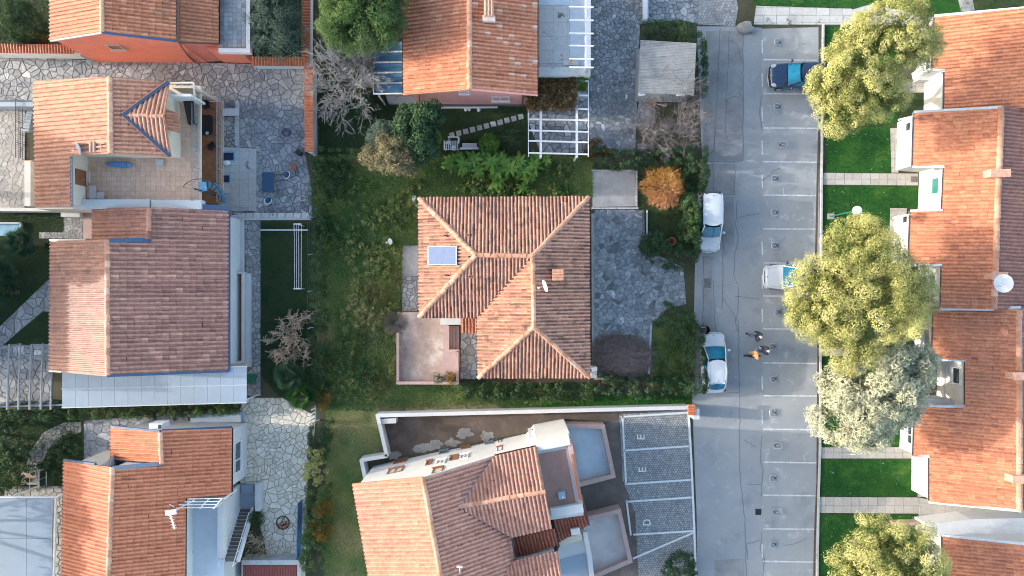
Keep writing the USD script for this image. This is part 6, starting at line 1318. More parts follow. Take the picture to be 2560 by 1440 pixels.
fan_palm('dark fan palm cut by the left frame edge', -8, 680, 1.8, 'palm', 30, .8, .7)
fan_palm('small fan palm on the left lawn below the larger one', 10, 730, 1.3, 'palm', 20, .6, .55)
def feather_palm(label, px, py, h, leaf, n=34, L=.95):
    c = W(px, py, h); t = thing('cycad', label, 'palm', (c[0], c[1], 0)); m_ = MB(); m_.cyl((c[0], c[1], 0), .2, h, 9, .16); obj('trunk', m_, M['bark'], t); mb = MB()
    for k in range(n):
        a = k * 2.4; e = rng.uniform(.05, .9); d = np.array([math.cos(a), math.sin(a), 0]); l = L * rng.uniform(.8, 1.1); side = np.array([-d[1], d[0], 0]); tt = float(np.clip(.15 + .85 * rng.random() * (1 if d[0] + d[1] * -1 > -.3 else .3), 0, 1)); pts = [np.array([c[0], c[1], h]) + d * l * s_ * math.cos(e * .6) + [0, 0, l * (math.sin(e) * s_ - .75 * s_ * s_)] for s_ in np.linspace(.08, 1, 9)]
        mb.tube(pts, .01, 3, tt, cap=False)
        for p, s_ in zip(pts, np.linspace(.08, 1, 9)):
            for sg_ in (-1, 1): w = .20 * math.sin(math.pi * min(1, s_ * .9 + .08)) + .03; q = p + side * sg_ * w + d * w * .7 - [0, 0, .03]; mb.add([p - d * .025, p + d * .025, q], [[0, 1, 2]], tt)
    obj('fronds', mb, M[leaf], t, tint=mb.tints())
feather_palm('grey brown cycad palm at the corner of the pinkish terrace', 986, 808, .8, 'cycad')
def rosette(label, px, py, h, R, leaf, n=9, group=None, a0=None):
    c = W(px, py, h); t = thing('leafy_plant', label, 'plant', (c[0], c[1], 0), group); m_ = MB(); m_.tube([(c[0], c[1], 0), (c[0], c[1], h)], [.05, .04], 6); obj('stem', m_, M['leaf_mid'], t, tint=None) if False else obj('stem', m_, M['bark'], t); mb = MB()
    for k in range(n * 2):
        a = (a0 or 0) + 2 * math.pi * k / n + rng.normal(0, .15); lo = k >= n; d = np.array([math.cos(a), math.sin(a), 0]); sd = np.array([-d[1], d[0], 0]); l = R * rng.uniform(.7, 1.1) * (1.1 if lo else .85); z = h - (.15 if lo else 0); w = l * .17; tt = float(np.clip(rng.normal(.55 - .25 * lo, .15), 0, 1)); o = np.array([c[0], c[1], z]); p = [o + d * l * s_ + [0, 0, l * (.45 * s_ - .6 * s_ * s_)] for s_ in (0.05, .35, .7, 1.0)]; ws = (w * .3, w, w * .8, .004)
        v = np.vstack([[q - sd * x - [0, 0, .0], q + [0, 0, -.012], q + sd * x] for q, x in zip(p, ws)]); f = [[3 * i + j, 3 * i + j + 1, 3 * i + j + 4] for i in range(3) for j in range(2)] + [[3 * i + j, 3 * i + j + 4, 3 * i + j + 3] for i in range(3) for j in range(2)]; mb.add(v, f, tt)
    obj('leaves', mb, M[leaf], t, tint=mb.tints())
LP = 'star shaped bright green plants above the central roof'
STARS = ((1124, 406, 1.2, .75), (1158, 412, 1.4, .85), (1186, 398, 1.3, .8), (1196, 424, 1.2, .75), (1228, 404, 1.5, .85), (1244, 428, 1.2, .8), (1262, 402, 1.3, .75), (1276, 420, 1.4, .85), (1300, 404, 1.3, .8), (1312, 424, 1.2, .8), (1334, 412, 1.2, .8), (1246, 452, .9, .85), (1252, 398, 1.3, .75), (1144, 396, 1.0, .7), (1212, 392, 1.1, .75), (1318, 440, .8, .75), (1366, 398, 1.0, .6), (1340, 396, 1.0, .7), (1306, 468, .5, .6))
STAR = sorted(x + y / 1e4 for x, y, *_ in STARS)
for k, (x, y, hh, R) in enumerate(STARS):
    rosette(f'{ORD[STAR.index(x + y / 1e4)]} bright star leaved plant from the left above the central roof', x, y, hh, R, 'leaf_bright', 8, LP, rng.uniform(0, 1))
# tree row and houses beyond the left edge, which throw their shade on the western roofs
tree('pine_tree', 'tall tree beyond the left frame edge beside the upper terrace', [(-330, 470, 120), (-350, 570, 110), (-330, 400, 80, -.8), (-300, 330, 50, -1.4)], 6.9, 'leaf_mid', 150, .24, .9, .6)
tree('pine_tree', 'tall tree beyond the left frame edge beside the orange roofed house', [(-300, 1190, 100, -.3), (-320, 1290, 110), (-310, 1400, 100), (-310, 1500, 110)], 5.6, 'leaf_mid', 150, .22, .9, .6)
tree('pine_tree', 'tall tree beyond the left frame edge level with the coral house', [(-330, 60, 80), (-310, -30, 80)], 4.7, 'leaf_mid', 150, .22, .9, .6)
h = House('neighbour_house', 'tall neighbouring house beyond the left frame edge', M['tile_brown'], M['white'], -500, 760, over=.3, pitch=.5, course=.9)
pw = Plane((-560, 560, 7.5), (-560, 960, 7.5), (-760, 760, 6.2)); pe = Plane((-560, 560, 7.5), (-560, 960, 7.5), (-330, 760, 6.2)); h.face(pw, [(-760, 560), (-560, 560), (-560, 960), (-760, 960)]); h.face(pe, [(-560, 560), (-330, 560), (-330, 960), (-560, 960)]); h.build(budget=0)
# ------------------------------------------------------------------ vehicles
def loft(sections, closed=True):
    """sections: list of (k, 3) rings with the same k -> mesh with end caps"""
    S = np.array(sections); n, k, _ = S.shape; v = S.reshape(-1, 3); i = np.arange(n - 1)[:, None] * k; j = np.arange(k)[None]; j2 = (j + 1) % k
    f = np.stack([i + j, i + j2, i + k + j2, i + k + j], -1).reshape(-1, 4); f = np.vstack([f[:, :3], f[:, [0, 2, 3]]])
    cap = [[0, x + 1, x] for x in range(1, k - 1)]; cap2 = [[(n - 1) * k, (n - 1) * k + x, (n - 1) * k + x + 1] for x in range(1, k - 1)]
    return v, np.vstack([f, cap, cap2])
def smoothstep_list(xs, pts):
    a = [pts[0]]
    for p in pts[1:]:
        if p[0] > a[-1][0] + .02: a.append(p)
    a = np.array(a, float); from scipy.interpolate import PchipInterpolator as PI
    return PI(a[:, 0], a[:, 1])(xs)
def car(label, px, py, heading, L, Wd, Hc, paint, spec, group=None):
    """nose along +x of the car before turning. spec: stations of hood, wind screen, roof, rear window as fractions of the length from the nose"""
    c = W(px, py, Hc * .6); t = thing('parked_car', label, 'car', (c[0], c[1], 0), group); ca, sa = math.cos(heading), math.sin(heading); R = np.array([[ca, sa, 0], [-sa, ca, 0], [0, 0, 1]])
    def put(name, m, mt, parent=None, smooth=35):
        v, f = m.mesh() if isinstance(m, MB) else m
        v = np.asarray(v, float).copy(); v[:, 0] = L / 2 - v[:, 0]; f = np.asarray(f)[:, ::-1]; return obj(name, (v @ R + [c[0], c[1], 0], f), M[mt], parent or t, smooth=smooth)
    h0, ws0, ws1, rw0, rw1 = [s_ * L for s_ in spec['st']]; zb = spec.get('belt', .92); zh = spec.get('hood', .78); xs = np.concatenate([[0, .03, .08, .16, .3, .5], np.linspace(.8, L - .8, 14), [L - .5, L - .3, L - .16, L - .08, L - .03, L]])
    half = smoothstep_list(xs, [(0, Wd * .17), (.05, Wd * .30), (.16, Wd * .39), (.42, Wd * .455), (1.0, Wd * .495), (L * .5, Wd * .5), (L - 1.0, Wd * .49), (L - .42, Wd * .46), (L - .13, Wd * .40), (L - .04, Wd * .33), (L, Wd * .2)])
    ztop = smoothstep_list(xs, [(0, .55), (.12, zh - .12), (.5, zh), (ws0, zb), (L * .5, zb + .02), (rw1 - .05, zb + .04), (L - .25, zb - .02 if spec.get('hatch', 1) else zb), (L - .05, zb - .25), (L, .62)]); zbot = smoothstep_list(xs, [(0, .36), (.2, .22), (L * .5, .18), (L - .2, .24), (L, .40)])
    secs = []
    for x, w, zt, zl in zip(xs, half, ztop, zbot):
        zm = zl + (zt - zl) * .55
        secs.append([[x, -w * .9, zl], [x, -w, zl + (zt - zl) * .25], [x, -w, zm], [x, -w * .955, zt - (zt - zl) * .12], [x, -w * .86, zt - .012], [x, -w * .45, zt + .02], [x, 0, zt + .028], [x, w * .45, zt + .02], [x, w * .86, zt - .012], [x, w * .955, zt - (zt - zl) * .12], [x, w, zm], [x, w, zl + (zt - zl) * .25], [x, w * .9, zl]])
    put('body', loft(secs), paint)
    zt_at = lambda x: float(np.interp(x, xs, ztop)); hw = lambda x: float(np.interp(x, xs, half))
    rw_ = spec.get('roofw', .74) * Wd / 2; gl = .012
    # cabin: glass shell under a painted roof and pillars
    base = [(ws0, hw(ws0) * .86), (ws0 + .12, hw(ws0) * .9), (L * .5, hw(L * .5) * .90), (rw1 - .1, hw(rw1) * .87), (rw1, hw(rw1) * .80)]
    ring = lambda pts, z, crown=0: [[x, -w, z] for x, w in pts] + [[x, w, z] for x, w in pts[::-1]]
    bz = zb - .02; low = [[x, s_ * w, zt_at(x) - .01] for x, w, s_ in [(a, b, -1) for a, b in base] + [(a, b, 1) for a, b in base[::-1]]]
    tops = [(ws1, rw_ * .90), (ws1 + .10, rw_ * .97), ((ws1 + rw0) / 2, rw_), (rw0 - .1, rw_ * .96), (rw0, rw_ * .88)]
    up = [[x, s_ * w, Hc - .05] for x, w, s_ in [(a, b, -1) for a, b in tops] + [(a, b, 1) for a, b in tops[::-1]]]
    low, up = np.array(low), np.array(up); n = len(low)
    cab = MB(); k = np.arange(n); k2 = (k + 1) % n; cab.add(np.vstack([low, up]), np.column_stack([k, k2, k2 + n, k + n])); put('cabin_shell', cab, 'black', smooth=None)
    def pane(name, ids, shrink=.9, off=.014, mt='carglass'):
        q = np.array([low[ids[0]], low[ids[1]], up[ids[1]], up[ids[0]]]); cc = q.mean(0); nrm = np.cross(q[1] - q[0], q[3] - q[0]); nrm /= np.linalg.norm(nrm); 
        if nrm @ (cc - [L * .5, 0, .5]) < 0: nrm = -nrm
        u = (q[1] - q[0]); 
        # bowed pane of 5 strips
        vs = []
        for a in np.linspace(.5 - shrink / 2, .5 + shrink / 2, 6):
            lo, hi = q[0] + (q[1] - q[0]) * a, q[3] + (q[2] - q[3]) * a; bow = nrm * (.12 * (1 - (2 * a - 1) ** 2) if abs(q[0][0] - q[1][0]) < .05 else .0)
            vs += [lo + (hi - lo) * .05 + nrm * off + bow * 1.0, lo + (hi - lo) * .95 + nrm * off + bow]
        f = []
        for i in range(5): a = 2 * i; f += [[a, a + 2, a + 3], [a, a + 3, a + 1]]
        vs = np.array(vs); 
        fn = np.cross(vs[2] - vs[0], vs[3] - vs[0]); f = np.array(f)
        if fn @ nrm > 0: f = f[:, ::-1]
        return put(name, (vs, f[:, ::-1]), mt)
    wsn = pane('windscreen', (n - 1, 0), .94); pane('rear_window', (4, 5), .9)
    for i in (0, 1, 2, 3): 
        if i in (1, 2): pane('side_window', (i, i + 1), .92); pane('side_window', (n - 2 - i, n - 1 - i), .92)
    # painted pillars
    pil = MB()
    for i in (0, 4, 5, n - 1): pil.bar(low[i] + [0, 0, .02], up[i] + [0, 0, .02], .07, .05)
    for i in (2, n - 3): pil.bar(low[i], up[i], .05, .035)
    for i in range(4): pil.bar(up[i], up[i + 1], .06, .05); pil.bar(up[n - 1 - i], up[n - 2 - i], .06, .05)
    put('pillars', pil, paint, smooth=None)
    nx = 9; rs = []
    for x in np.linspace(ws1 - .02, rw0 + .04, nx):
        w = np.interp(x, [a for a, _ in tops], [b for _, b in tops]) * 1.0; cr = .05 * (1 - ((x - (ws1 + rw0) / 2) / ((rw0 - ws1) / 2 + .05)) ** 2 * .8)
        fx = lambda r: x + .16 * r * r * max(0, 1 - (x - ws1) / .5) - .10 * r * r * max(0, 1 - (rw0 - x) / .4)
        rs.append([[fx(r), r * w, Hc + dz + cr * k] for r, dz, k in ((-1, -.055, 0), (-.92, -.02, .2), (-.5, -.01, .8), (0, -.005, 1), (.5, -.01, .8), (.92, -.02, .2), (1, -.055, 0))])
    put('roof', loft(rs), spec.get('roofpaint', paint))
    if spec.get('rails'):
        for s_ in (-1, 1): put('roof_rail', MB().tube([[ws1 + .2, s_ * rw_ * .88, Hc + .01], [(ws1 + rw0) / 2, s_ * rw_ * .9, Hc + .035], [rw0 - .2, s_ * rw_ * .86, Hc + .01]], .018, 5), spec['rails'])
    # details
    for s_ in (-1, 1):
        m = MB(); m.ball((.30, s_ * Wd * .37, zh - .10), (.24, .13, .07), 2); put('headlight', m, 'lampglass'); m = MB(); m.ball((L - .16, s_ * Wd * .40, zb - .16), (.13, .10, .12), 2); put('tail_light', m, 'redlamp')
        m = MB(); m.ball((ws0 + .28, s_ * (Wd / 2 + .09), zb + .05), (.09, .12, .075), 2); mr = put('mirror', m, spec.get('mirror', paint)); put('mirror_arm', MB().bar([ws0 + .26, s_ * (Wd / 2 - .06), zb], [ws0 + .28, s_ * (Wd / 2 + .03), zb + .03], .05, .04), 'black', mr, None)
        for x in (L * .185, L * .80):
            m = MB(); th = np.arange(20) / 20 * 2 * np.pi; yy = s_ * (Wd / 2 - .11)
            m.tube([[x, yy - .10, .31], [x, yy + .10, .31]], .31, 20); wh = put('wheel', m, 'tyre', smooth=None); m = MB(); m.tube([[x, yy + s_ * .085, .31], [x, yy + s_ * .108, .31]], .20, 14); put('rim', m, 'greymetal', wh, None)
        put('wiper', MB().bar([ws0 + .03, s_ * .28 - .1, zt_at(ws0) + .04], [ws0 + .10, s_ * .28 + .38, zt_at(ws0) + .08], .025, .02), 'black', None, None)
        put('bonnet_seam', MB().bar([.42, s_ * hw(.42) * .80, zt_at(.42) + .004], [ws0 - .05, s_ * hw(ws0) * .84, zt_at(ws0) + .008], .012, .006), 'darkmetal', None, None)
    put('grille', MB().box(-.004, .05, -Wd * .22, Wd * .22, .42, .56), 'black', None, None); put('front_bumper', MB().tube([[.22, -Wd * .44, .40], [.04, -Wd * .33, .40], [-.03, 0, .40], [.04, Wd * .33, .40], [.22, Wd * .44, .40]], .075, 6), spec.get('bumper', paint)); put('rear_bumper', MB().tube([[L - .2, -Wd * .44, .46], [L - .02, -Wd * .34, .46], [L + .03, 0, .46], [L - .02, Wd * .34, .46], [L - .2, Wd * .44, .46]], .085, 6), spec.get('bumper', paint))
    put('badge', MB().cyl((.12, 0, zh - .08), .05, .03, 10), 'greymetal', None, None); put('aerial', MB().tube([[rw0 - .18, 0, Hc + .02], [rw0 - .02, 0, Hc + .12]], .012, 4), 'black', None, None)
    if spec.get('spoiler'): put('spoiler', MB().bar([rw0 + .06, -rw_ * .8, Hc - .03], [rw0 + .06, rw_ * .8, Hc - .03], .16, .035), spec['spoiler'])
    return t
car('white van like car with flat roof and sky coloured windscreen beside the hedge', 1776, 553, -math.pi / 2, 4.15, 1.66, 1.72, 'carwhite', dict(st=(.0, .24, .41, .94, .985), belt=1.0, hood=.90, roofw=.80, spoiler='darkmetal'))
car('white hatchback facing up the road beside the lower hedge', 1787, 908, math.pi / 2 + .02, 4.15, 1.76, 1.46, 'carwhite', dict(st=(.0, .215, .43, .80, .93), belt=.92, hood=.80, roofw=.74, rails='whitepaint', spoiler='carwhite'))
car('navy blue car in its bay, tail hidden under the big tree', 2004, 187, math.pi, 4.3, 1.78, 1.45, 'carnavy', dict(st=(.0, .27, .44, .80, .95), belt=.92, hood=.82, roofw=.74))
car('white car in its bay, rear half hidden under the round tree', 1993, 692, math.pi, 4.3, 1.78, 1.50, 'carwhite', dict(st=(.0, .265, .43, .82, .95), belt=.93, hood=.82, roofw=.75, rails='darkmetal', mirror='darkmetal'))

M['barriersteel'] = mat('galvanised_steel_look', (.36, .38, .40), .45, metal=.2, var=.15)
# ------------------------------------------------------------------ folding parking barriers
def barrier_parts(t, z=0.0, tilt=.35):
    o = LOC[t]
    fr = MB(); P = lambda x, y, zz: o + np.array([x, y, zz]); a = .30 * math.cos(tilt); b = .42 * math.sin(tilt) + .05
    arc = [P(-.16 + .0, -.17, .05)] + [P(-.22 - .12 * math.sin(q), -.22 * math.cos(q), b) for q in np.linspace(.3, math.pi - .3, 7)] + [P(-.16, .17, .05)]
    obj('hoop', fr.tube([P(.19, -.22, .06)] + arc[1:-1] + [P(.19, .22, .06)], .035, 6), M['barriersteel'], t)
    obj('base_plate', MB().box(o[0] + .05, o[0] + .17, o[1] - .24, o[1] + .24, o[2] + .016, o[2] + .04), M['barriersteel'], t)
    obj('strut', MB().bar(P(.10, 0, .04), P(-.16, 0, b - .02), .06, .03), M['barriersteel'], t); obj('foot', MB().box(o[0] - .13, o[0] - .06, o[1] - .17, o[1] + .17, o[2] + .016, o[2] + .035), M['greymetal'], t)
    obj('lock', MB().obox(P(.10, 0, .04), (.09, .10, .07)), M['darkmetal'], t)
BAR = [(1945, 107, 0, 'grey parking barrier in the topmost bay above the navy car'), (1944, 268, 0, 'dull parking barrier in the bay just below the navy car'), (1953, 362, math.pi, 'pale parking barrier in the second bay below the navy car'), (1938, 447, 0, 'bright parking barrier in the bay level with the green glass door path'),
       (1937, 531, 0, 'parking barrier at the end of the long road crack level with the globe lamp'), (1938, 614, 0, 'dark parking barrier in the bay just above the white car'), (1945, 780, 0, 'parking barrier half under the round tree below the white car'), (1932, 866, 0, 'bent grey parking barrier beside the walking people'),
       (1935, 947, .1, 'faded parking barrier in the bay below the walking people'), (1933, 1031, 0, 'parking barrier in the bay level with the brick gate pillar'), (1940, 1113, math.pi, 'whitish parking barrier level with the slab path to the third row house'), (1933, 1195, 0, 'parking barrier in the bay above the square drain cover'), (1938, 1279, math.pi, 'pale parking barrier right of the square drain cover'), (1934, 1360, 0, 'parking barrier in the lowest visible bay beside the rusty crack')]
src = None
for x, y, a, lab in BAR:
    if src is None:
        src = thing('parking_barrier', lab, 'barrier', W(x, y, .0), 'folding parking barriers in the bays'); barrier_parts(src)
    else: copy_of(src, W(x, y, 0), a, lab, 'folding parking barriers in the bays', cat='barrier')

# ------------------------------------------------------------------ people
def hull_chain(js, bones):
    """joints {name: (xyz, r)} and bones -> one smooth closed body"""
    parts = []
    for a, b in bones:
        pts = []
        for k in (a, b):
            p, r = js[k]; s_ = trimesh.creation.icosphere(1, 1.0).vertices; pts.append(s_ * r + np.asarray(p))
        parts.append(manifold3d.Manifold.hull_points(np.vstack(pts).astype(np.float32)))
    m = manifold3d.Manifold.batch_boolean(parts, manifold3d.OpType.Add).refine_to_length(.035).to_mesh()
    tm = trimesh.Trimesh(m.vert_properties[:, :3], m.tri_verts, process=True); trimesh.smoothing.filter_taubin(tm, iterations=8); return np.array(tm.vertices), np.array(tm.faces)
def person(label, px, py, face_, top_m, leg_m, shoe_m, hair_m, step=.28, arms=.25, hood=False, legh=None, bald=0.0, bag=False):
    """walking figure; px, py: survey point of the head; face_: heading of the gaze"""
    hd = W(px, py, 1.66); t = thing('person', label, 'person', (hd[0], hd[1], 0)); ca, sa = math.cos(face_), math.sin(face_); o = np.array([hd[0], hd[1], 0])
    T = lambda x, y, z: np.array([x * ca - y * sa, x * sa + y * ca, z]) + o
    hipL, hipR = T(-.02, .10, .90), T(-.02, -.10, .90); kL, kR = T(step * .62 + .03, .10, .50), T(-step * .35 + .03, -.10, .49); aL, aR = T(step * .85, .09, .09), T(-step * 1.05, -.10, .12); shL, shR = T(.0, .19, 1.39), T(.0, -.19, 1.39); eL, eR = T(-arms * .55, .25, 1.12), T(arms * .35, -.25, 1.12); wL, wR = T(-arms * .35 + .05, .24, .87), T(arms * .9 + .08, -.22, .90)
    J = {'pel': (T(0, 0, .95), .135), 'wai': (T(0, 0, 1.12), .125), 'che': (T(.01, 0, 1.30), .145), 'neck': (T(.02, 0, 1.46), .055), 'hb': (T(.045, 0, 1.60), .075), 'ht': (T(.02, 0, 1.67), .095), 'hL': (hipL, .10), 'hR': (hipR, .10), 'kL': (kL, .065), 'kR': (kR, .065), 'aL': (aL, .045), 'aR': (aR, .045), 'tL': (aL + T(.15, .01, -.05) - o, .04), 'tR': (aR + T(.15, -.01, -.05) - o, .04), 'sL': (shL, .07), 'sR': (shR, .07), 'eL': (eL, .045), 'eR': (eR, .045), 'wL': (wL, .032), 'wR': (wR, .032), 'pL': (wL + T(.02, 0, -.08) - o, .036), 'pR': (wR + T(.02, 0, -.08) - o, .036), 'nose': (T(.135, 0, 1.625), .016), 'jaw': (T(.09, 0, 1.565), .045)}
    B = [('pel', 'wai'), ('wai', 'che'), ('che', 'neck'), ('neck', 'hb'), ('hb', 'ht'), ('jaw', 'hb'), ('nose', 'hb'), ('pel', 'hL'), ('pel', 'hR'), ('hL', 'kL'), ('hR', 'kR'), ('kL', 'aL'), ('kR', 'aR'), ('aL', 'tL'), ('aR', 'tR'), ('che', 'sL'), ('che', 'sR'), ('sL', 'eL'), ('sR', 'eR'), ('eL', 'wL'), ('eR', 'wR'), ('wL', 'pL'), ('wR', 'pR')]
    for s_, w in (('L', wL), ('R', wR)):
        sg_ = 1 if s_ == 'L' else -1
        for q, (dy, ln) in enumerate(((.028, .070), (.010, .082), (-.008, .076), (-.026, .062))):
            b0 = w + T(.02 + dy, 0, -.10) - o; k1 = b0 + T(.006, -.006 * sg_, -ln * .55) - o; k2 = k1 + T(.012, -.014 * sg_, -ln * .42) - o; J[f'f{s_}{q}0'] = (b0, .010); J[f'f{s_}{q}1'] = (k1, .009); J[f'f{s_}{q}2'] = (k2, .008); B += [(f'f{s_}{q}0', f'f{s_}{q}1'), (f'f{s_}{q}1', f'f{s_}{q}2')]
        b0 = w + T(.05, -.005 * sg_, -.05) - o; J[f'th{s_}'] = (b0, .011); J[f'ti{s_}'] = (b0 + T(.035, -.015 * sg_, -.045) - o, .009); B += [('p' + s_, f'th{s_}'), (f'th{s_}', f'ti{s_}')]
    v, f = hull_chain(J, B); obj('body', (v, f), M['skin'], t, smooth=60)
    g = .016
    grow = lambda ks, e: {k: (J[k][0], J[k][1] + e) for k in ks}
    jj = grow(['pel', 'wai', 'che', 'sL', 'sR', 'eL', 'eR', 'wL', 'wR', 'neck'], .035); jj['wL'] = (jj['wL'][0], .05); jj['wR'] = (jj['wR'][0], .05); jj['neck'] = (J['neck'][0] - [0, 0, .05], .075); jj['hL2'] = (T(-.01, .08, .86), .13); jj['hR2'] = (T(-.01, -.08, .86), .13)
    v, f = hull_chain(jj, [('pel', 'wai'), ('wai', 'che'), ('che', 'neck'), ('che', 'sL'), ('che', 'sR'), ('sL', 'eL'), ('sR', 'eR'), ('eL', 'wL'), ('eR', 'wR'), ('pel', 'hL2'), ('pel', 'hR2')]); obj('jacket', (v, f), M[top_m], t, smooth=60)
    jj = grow(['pel', 'hL', 'hR', 'kL', 'kR', 'aL', 'aR'], .022); v, f = hull_chain(jj, [('pel', 'hL'), ('pel', 'hR'), ('hL', 'kL'), ('hR', 'kR'), ('kL', 'aL'), ('kR', 'aR')]); obj('trousers', (v, f), M[leg_m], t, smooth=60)
    for s_ in 'LR': jj = {'a': (J['a' + s_][0] + [0, 0, -.03], .058), 'b': (J['t' + s_][0] + T(.05, 0, .0) - o, .048), 'h': (J['a' + s_][0] + T(-.05, 0, -.03) - o, .05)}; v, f = hull_chain(jj, [('a', 'b'), ('a', 'h')]); v[:, 2] = np.maximum(v[:, 2], .02); obj('shoe', (v, f), M[shoe_m], t, smooth=60)
    jj = {'a': (T(.0, 0, 1.70), .093), 'b': (T(-.035, 0, 1.64), .09), 'c': (T(.03, 0, 1.715), .075)}
    if bald: jj = {'a': (T(-.05, .0, 1.63), .075), 'b': (T(-.045, .04, 1.62), .065), 'c': (T(-.045, -.04, 1.62), .065)}
    v, f = hull_chain(jj, [('a', 'b'), ('a', 'c')]); obj('hair', (v, f), M[hair_m], t, smooth=60)
    for s_ in (-1, 1):
        e = MB(); e.ball(T(.118, .034 * s_, 1.64), .011, 1); obj('eye', e, M['blackcloth'], t); e = MB(); e.ball(T(.02, .098 * s_, 1.63), (.022, .014, .03), 1); obj('ear', e, M['skin'], t)
    obj('mouth', MB().bar(T(.132, -.022, 1.572), T(.132, .022, 1.572), .006, .008), M['redlamp'], t)
    if hood: e = MB(); e.lathe(T(-.10, 0, 1.42), [(.02, -.05), (.13, -.03), (.15, .03), (.10, .06)], 14); obj('hood', e, M[top_m], t, smooth=40)
    return t
person('walking person in dark jacket and jeans with grey hair, topmost of the three', 1903, 843, 2.6, 'navycloth', 'jeans', 'blackcloth', 'hairgrey', step=.34)
person('walking person in navy coat and white shoes beside a bent parking barrier', 1922, 878, math.pi - .1, 'navycloth', 'jeans', 'whitepaint', 'hairgrey', step=.16)
person('walking person in an orange jacket with dark trousers and dark hair', 1897, 890, math.pi + .15, 'orangecloth', 'blackcloth', 'blackcloth', 'hair', step=.3, hood=True)

# ------------------------------------------------------------------ yard and garden objects
def chair(name, label, loc, ang, seat_m, frame_m, round_=False, group=None):
    t = thing(name, label, 'chair', loc, group); ca, sa = math.cos(ang), math.sin(ang); P = lambda x, y, z: np.array(loc) + [x * ca - y * sa, x * sa + y * ca, z]
    if round_:
        m = MB(); m.lathe(P(0, 0, 0), [(.01, .42), (.20, .42), (.24, .45), (.22, .40), (.01, .39)], 20); obj('seat', m, M[seat_m], t, smooth=30)
        th = np.linspace(-1.9, 1.9, 13) ; obj('backrest', MB().tube([P(-.26 * math.cos(a), .26 * math.sin(a), .62 + .12 * math.cos(a)) for a in th], .028, 6), M[frame_m], t)
    else:
        m = MB(); m.obox(P(0, 0, .40), (.46, .46, .05), ang); obj('seat', m, M[seat_m], t); b = MB(); b.obox(P(-.23, 0, .42), (.05, .46, .44), ang); obj('backrest', b, M[seat_m], t)
        for s_ in (-1, 1): obj('armrest', MB().bar(P(-.2, .25 * s_, .62), P(.2, .25 * s_, .62), .05, .03), M[frame_m], t)
    for x in (-.19, .19):
        for y in (-.19, .19): obj('leg', MB().tube([P(x * 1.1, y * 1.1, 0), P(x, y, .40)], .018, 5), M[frame_m], t)
    return t
def rounded(w, l, r): return sg.box(-w / 2 + r, -l / 2 + r, w / 2 - r, l / 2 - r).buffer(r, quad_segs=6)
def table(label, loc, w, l, m, r=.12, h=.74, cloth=0.0, name='garden_table', top2=None):
    t = thing(name, label, 'table', loc); from shapely import affinity as af; p = af.translate(rounded(w, l, r), loc[0], loc[1])
    obj('tabletop', MB().prism(p, loc[2] + h - .035, loc[2] + h), M[m], t)
    if cloth: obj('cloth', MB().prism(p.buffer(.012).difference(p.buffer(-.002)), loc[2] + h - cloth, loc[2] + h + .004), M[m], t)
    for x in (-1, 1):
        for y in (-1, 1): obj('leg', MB().tube([np.array(loc) + [x * (w / 2 - .12), y * (l / 2 - .14), 0], np.array(loc) + [x * (w / 2 - .14), y * (l / 2 - .16), h - .03]], .022, 6), M['darkmetal'], t)
    return t
table('long blue topped garden table on the stone yard', W(680, 460, .03), .85, 1.42, 'darkblue', .10)
chair('garden_chair', 'blue seated chair with white armrest hoop right of the blue table', W(724, 441, .03), math.pi - .6, 'darkblue', 'whitepaint', True)
chair('garden_chair', 'round dark chair with white hoop below the blue table', W(678, 504, .03), math.pi / 2, 'darkblue', 'whitepaint', True)
t = thing('side_stool', 'flat brown stool above the blue seated chair', 'stool', W(733, 417, .03)); obj('seat', MB().obox(W(733, 417, .38), (.46, .46, .06), .1), M['shutter'], t)
for x, y in ((-.17, -.17), (.17, -.17), (.17, .17), (-.17, .17)): obj('leg', MB().bar(W(733, 417, .03) + [x, y, 0], W(733, 417, .38) + [x, y, 0], .04, .04), M['shutter'], t)
t = thing('kettle_barbecue', 'round dark blue kettle barbecue near the orange topped wall', 'barbecue', W(725, 337, .03)); o = W(725, 337, .03); m = MB(); m.lathe(o, [(.02, .45), (.20, .50), (.29, .68), (.30, .74)], 20); obj('bowl', m, M['blueflash'], t, smooth=40); m = MB(); m.lathe(o, [(.31, .74), (.30, .80), (.20, .93), (.02, .98)], 20); obj('lid', m, M['carnavy'], t, smooth=40); obj('handle', MB().tube([o + [-.07, 0, .97], o + [-.05, 0, 1.03], o + [.05, 0, 1.03], o + [.07, 0, .97]], .014, 5), M['black'], t); obj('side_handle', MB().tube([o + [-.30, .05, .72], o + [-.52, .12, .72]], .016, 5), M['darkmetal'], t); obj('vent', MB().cyl(o + [.1, -.08, .955], .035, .02, 8), M['greymetal'], t)
for k in range(3): a = 2.1 * k + 1.2; obj('leg', MB().tube([o + [.22 * math.cos(a), .22 * math.sin(a), .55], o + [.36 * math.cos(a), .36 * math.sin(a), 0]], .016, 5), M['darkmetal'], t)
t = thing('black_bin', 'black planter bin at the lower end of the orange topped wall', 'bin', W(752, 384, .03)); m = MB(); m.lathe(W(752, 384, .03), [(.02, .02), (.20, .0), (.26, .5), (.28, .52), (.25, .50), (.02, .42)], 4); obj('bucket', m, M['black'], t)
t = thing('hose_ring', 'pale yellow hose ring lying among stones by the left garden hedge', 'hose', W(757, 496, .03)); obj('hose', MB().tube([W(757, 496, .07) + [.22 * math.cos(a), .17 * math.sin(a), .01 * a] for a in np.linspace(.3, 5.9, 26)], .028, 6), M['leaf_straw'] if False else M['cream'], t)
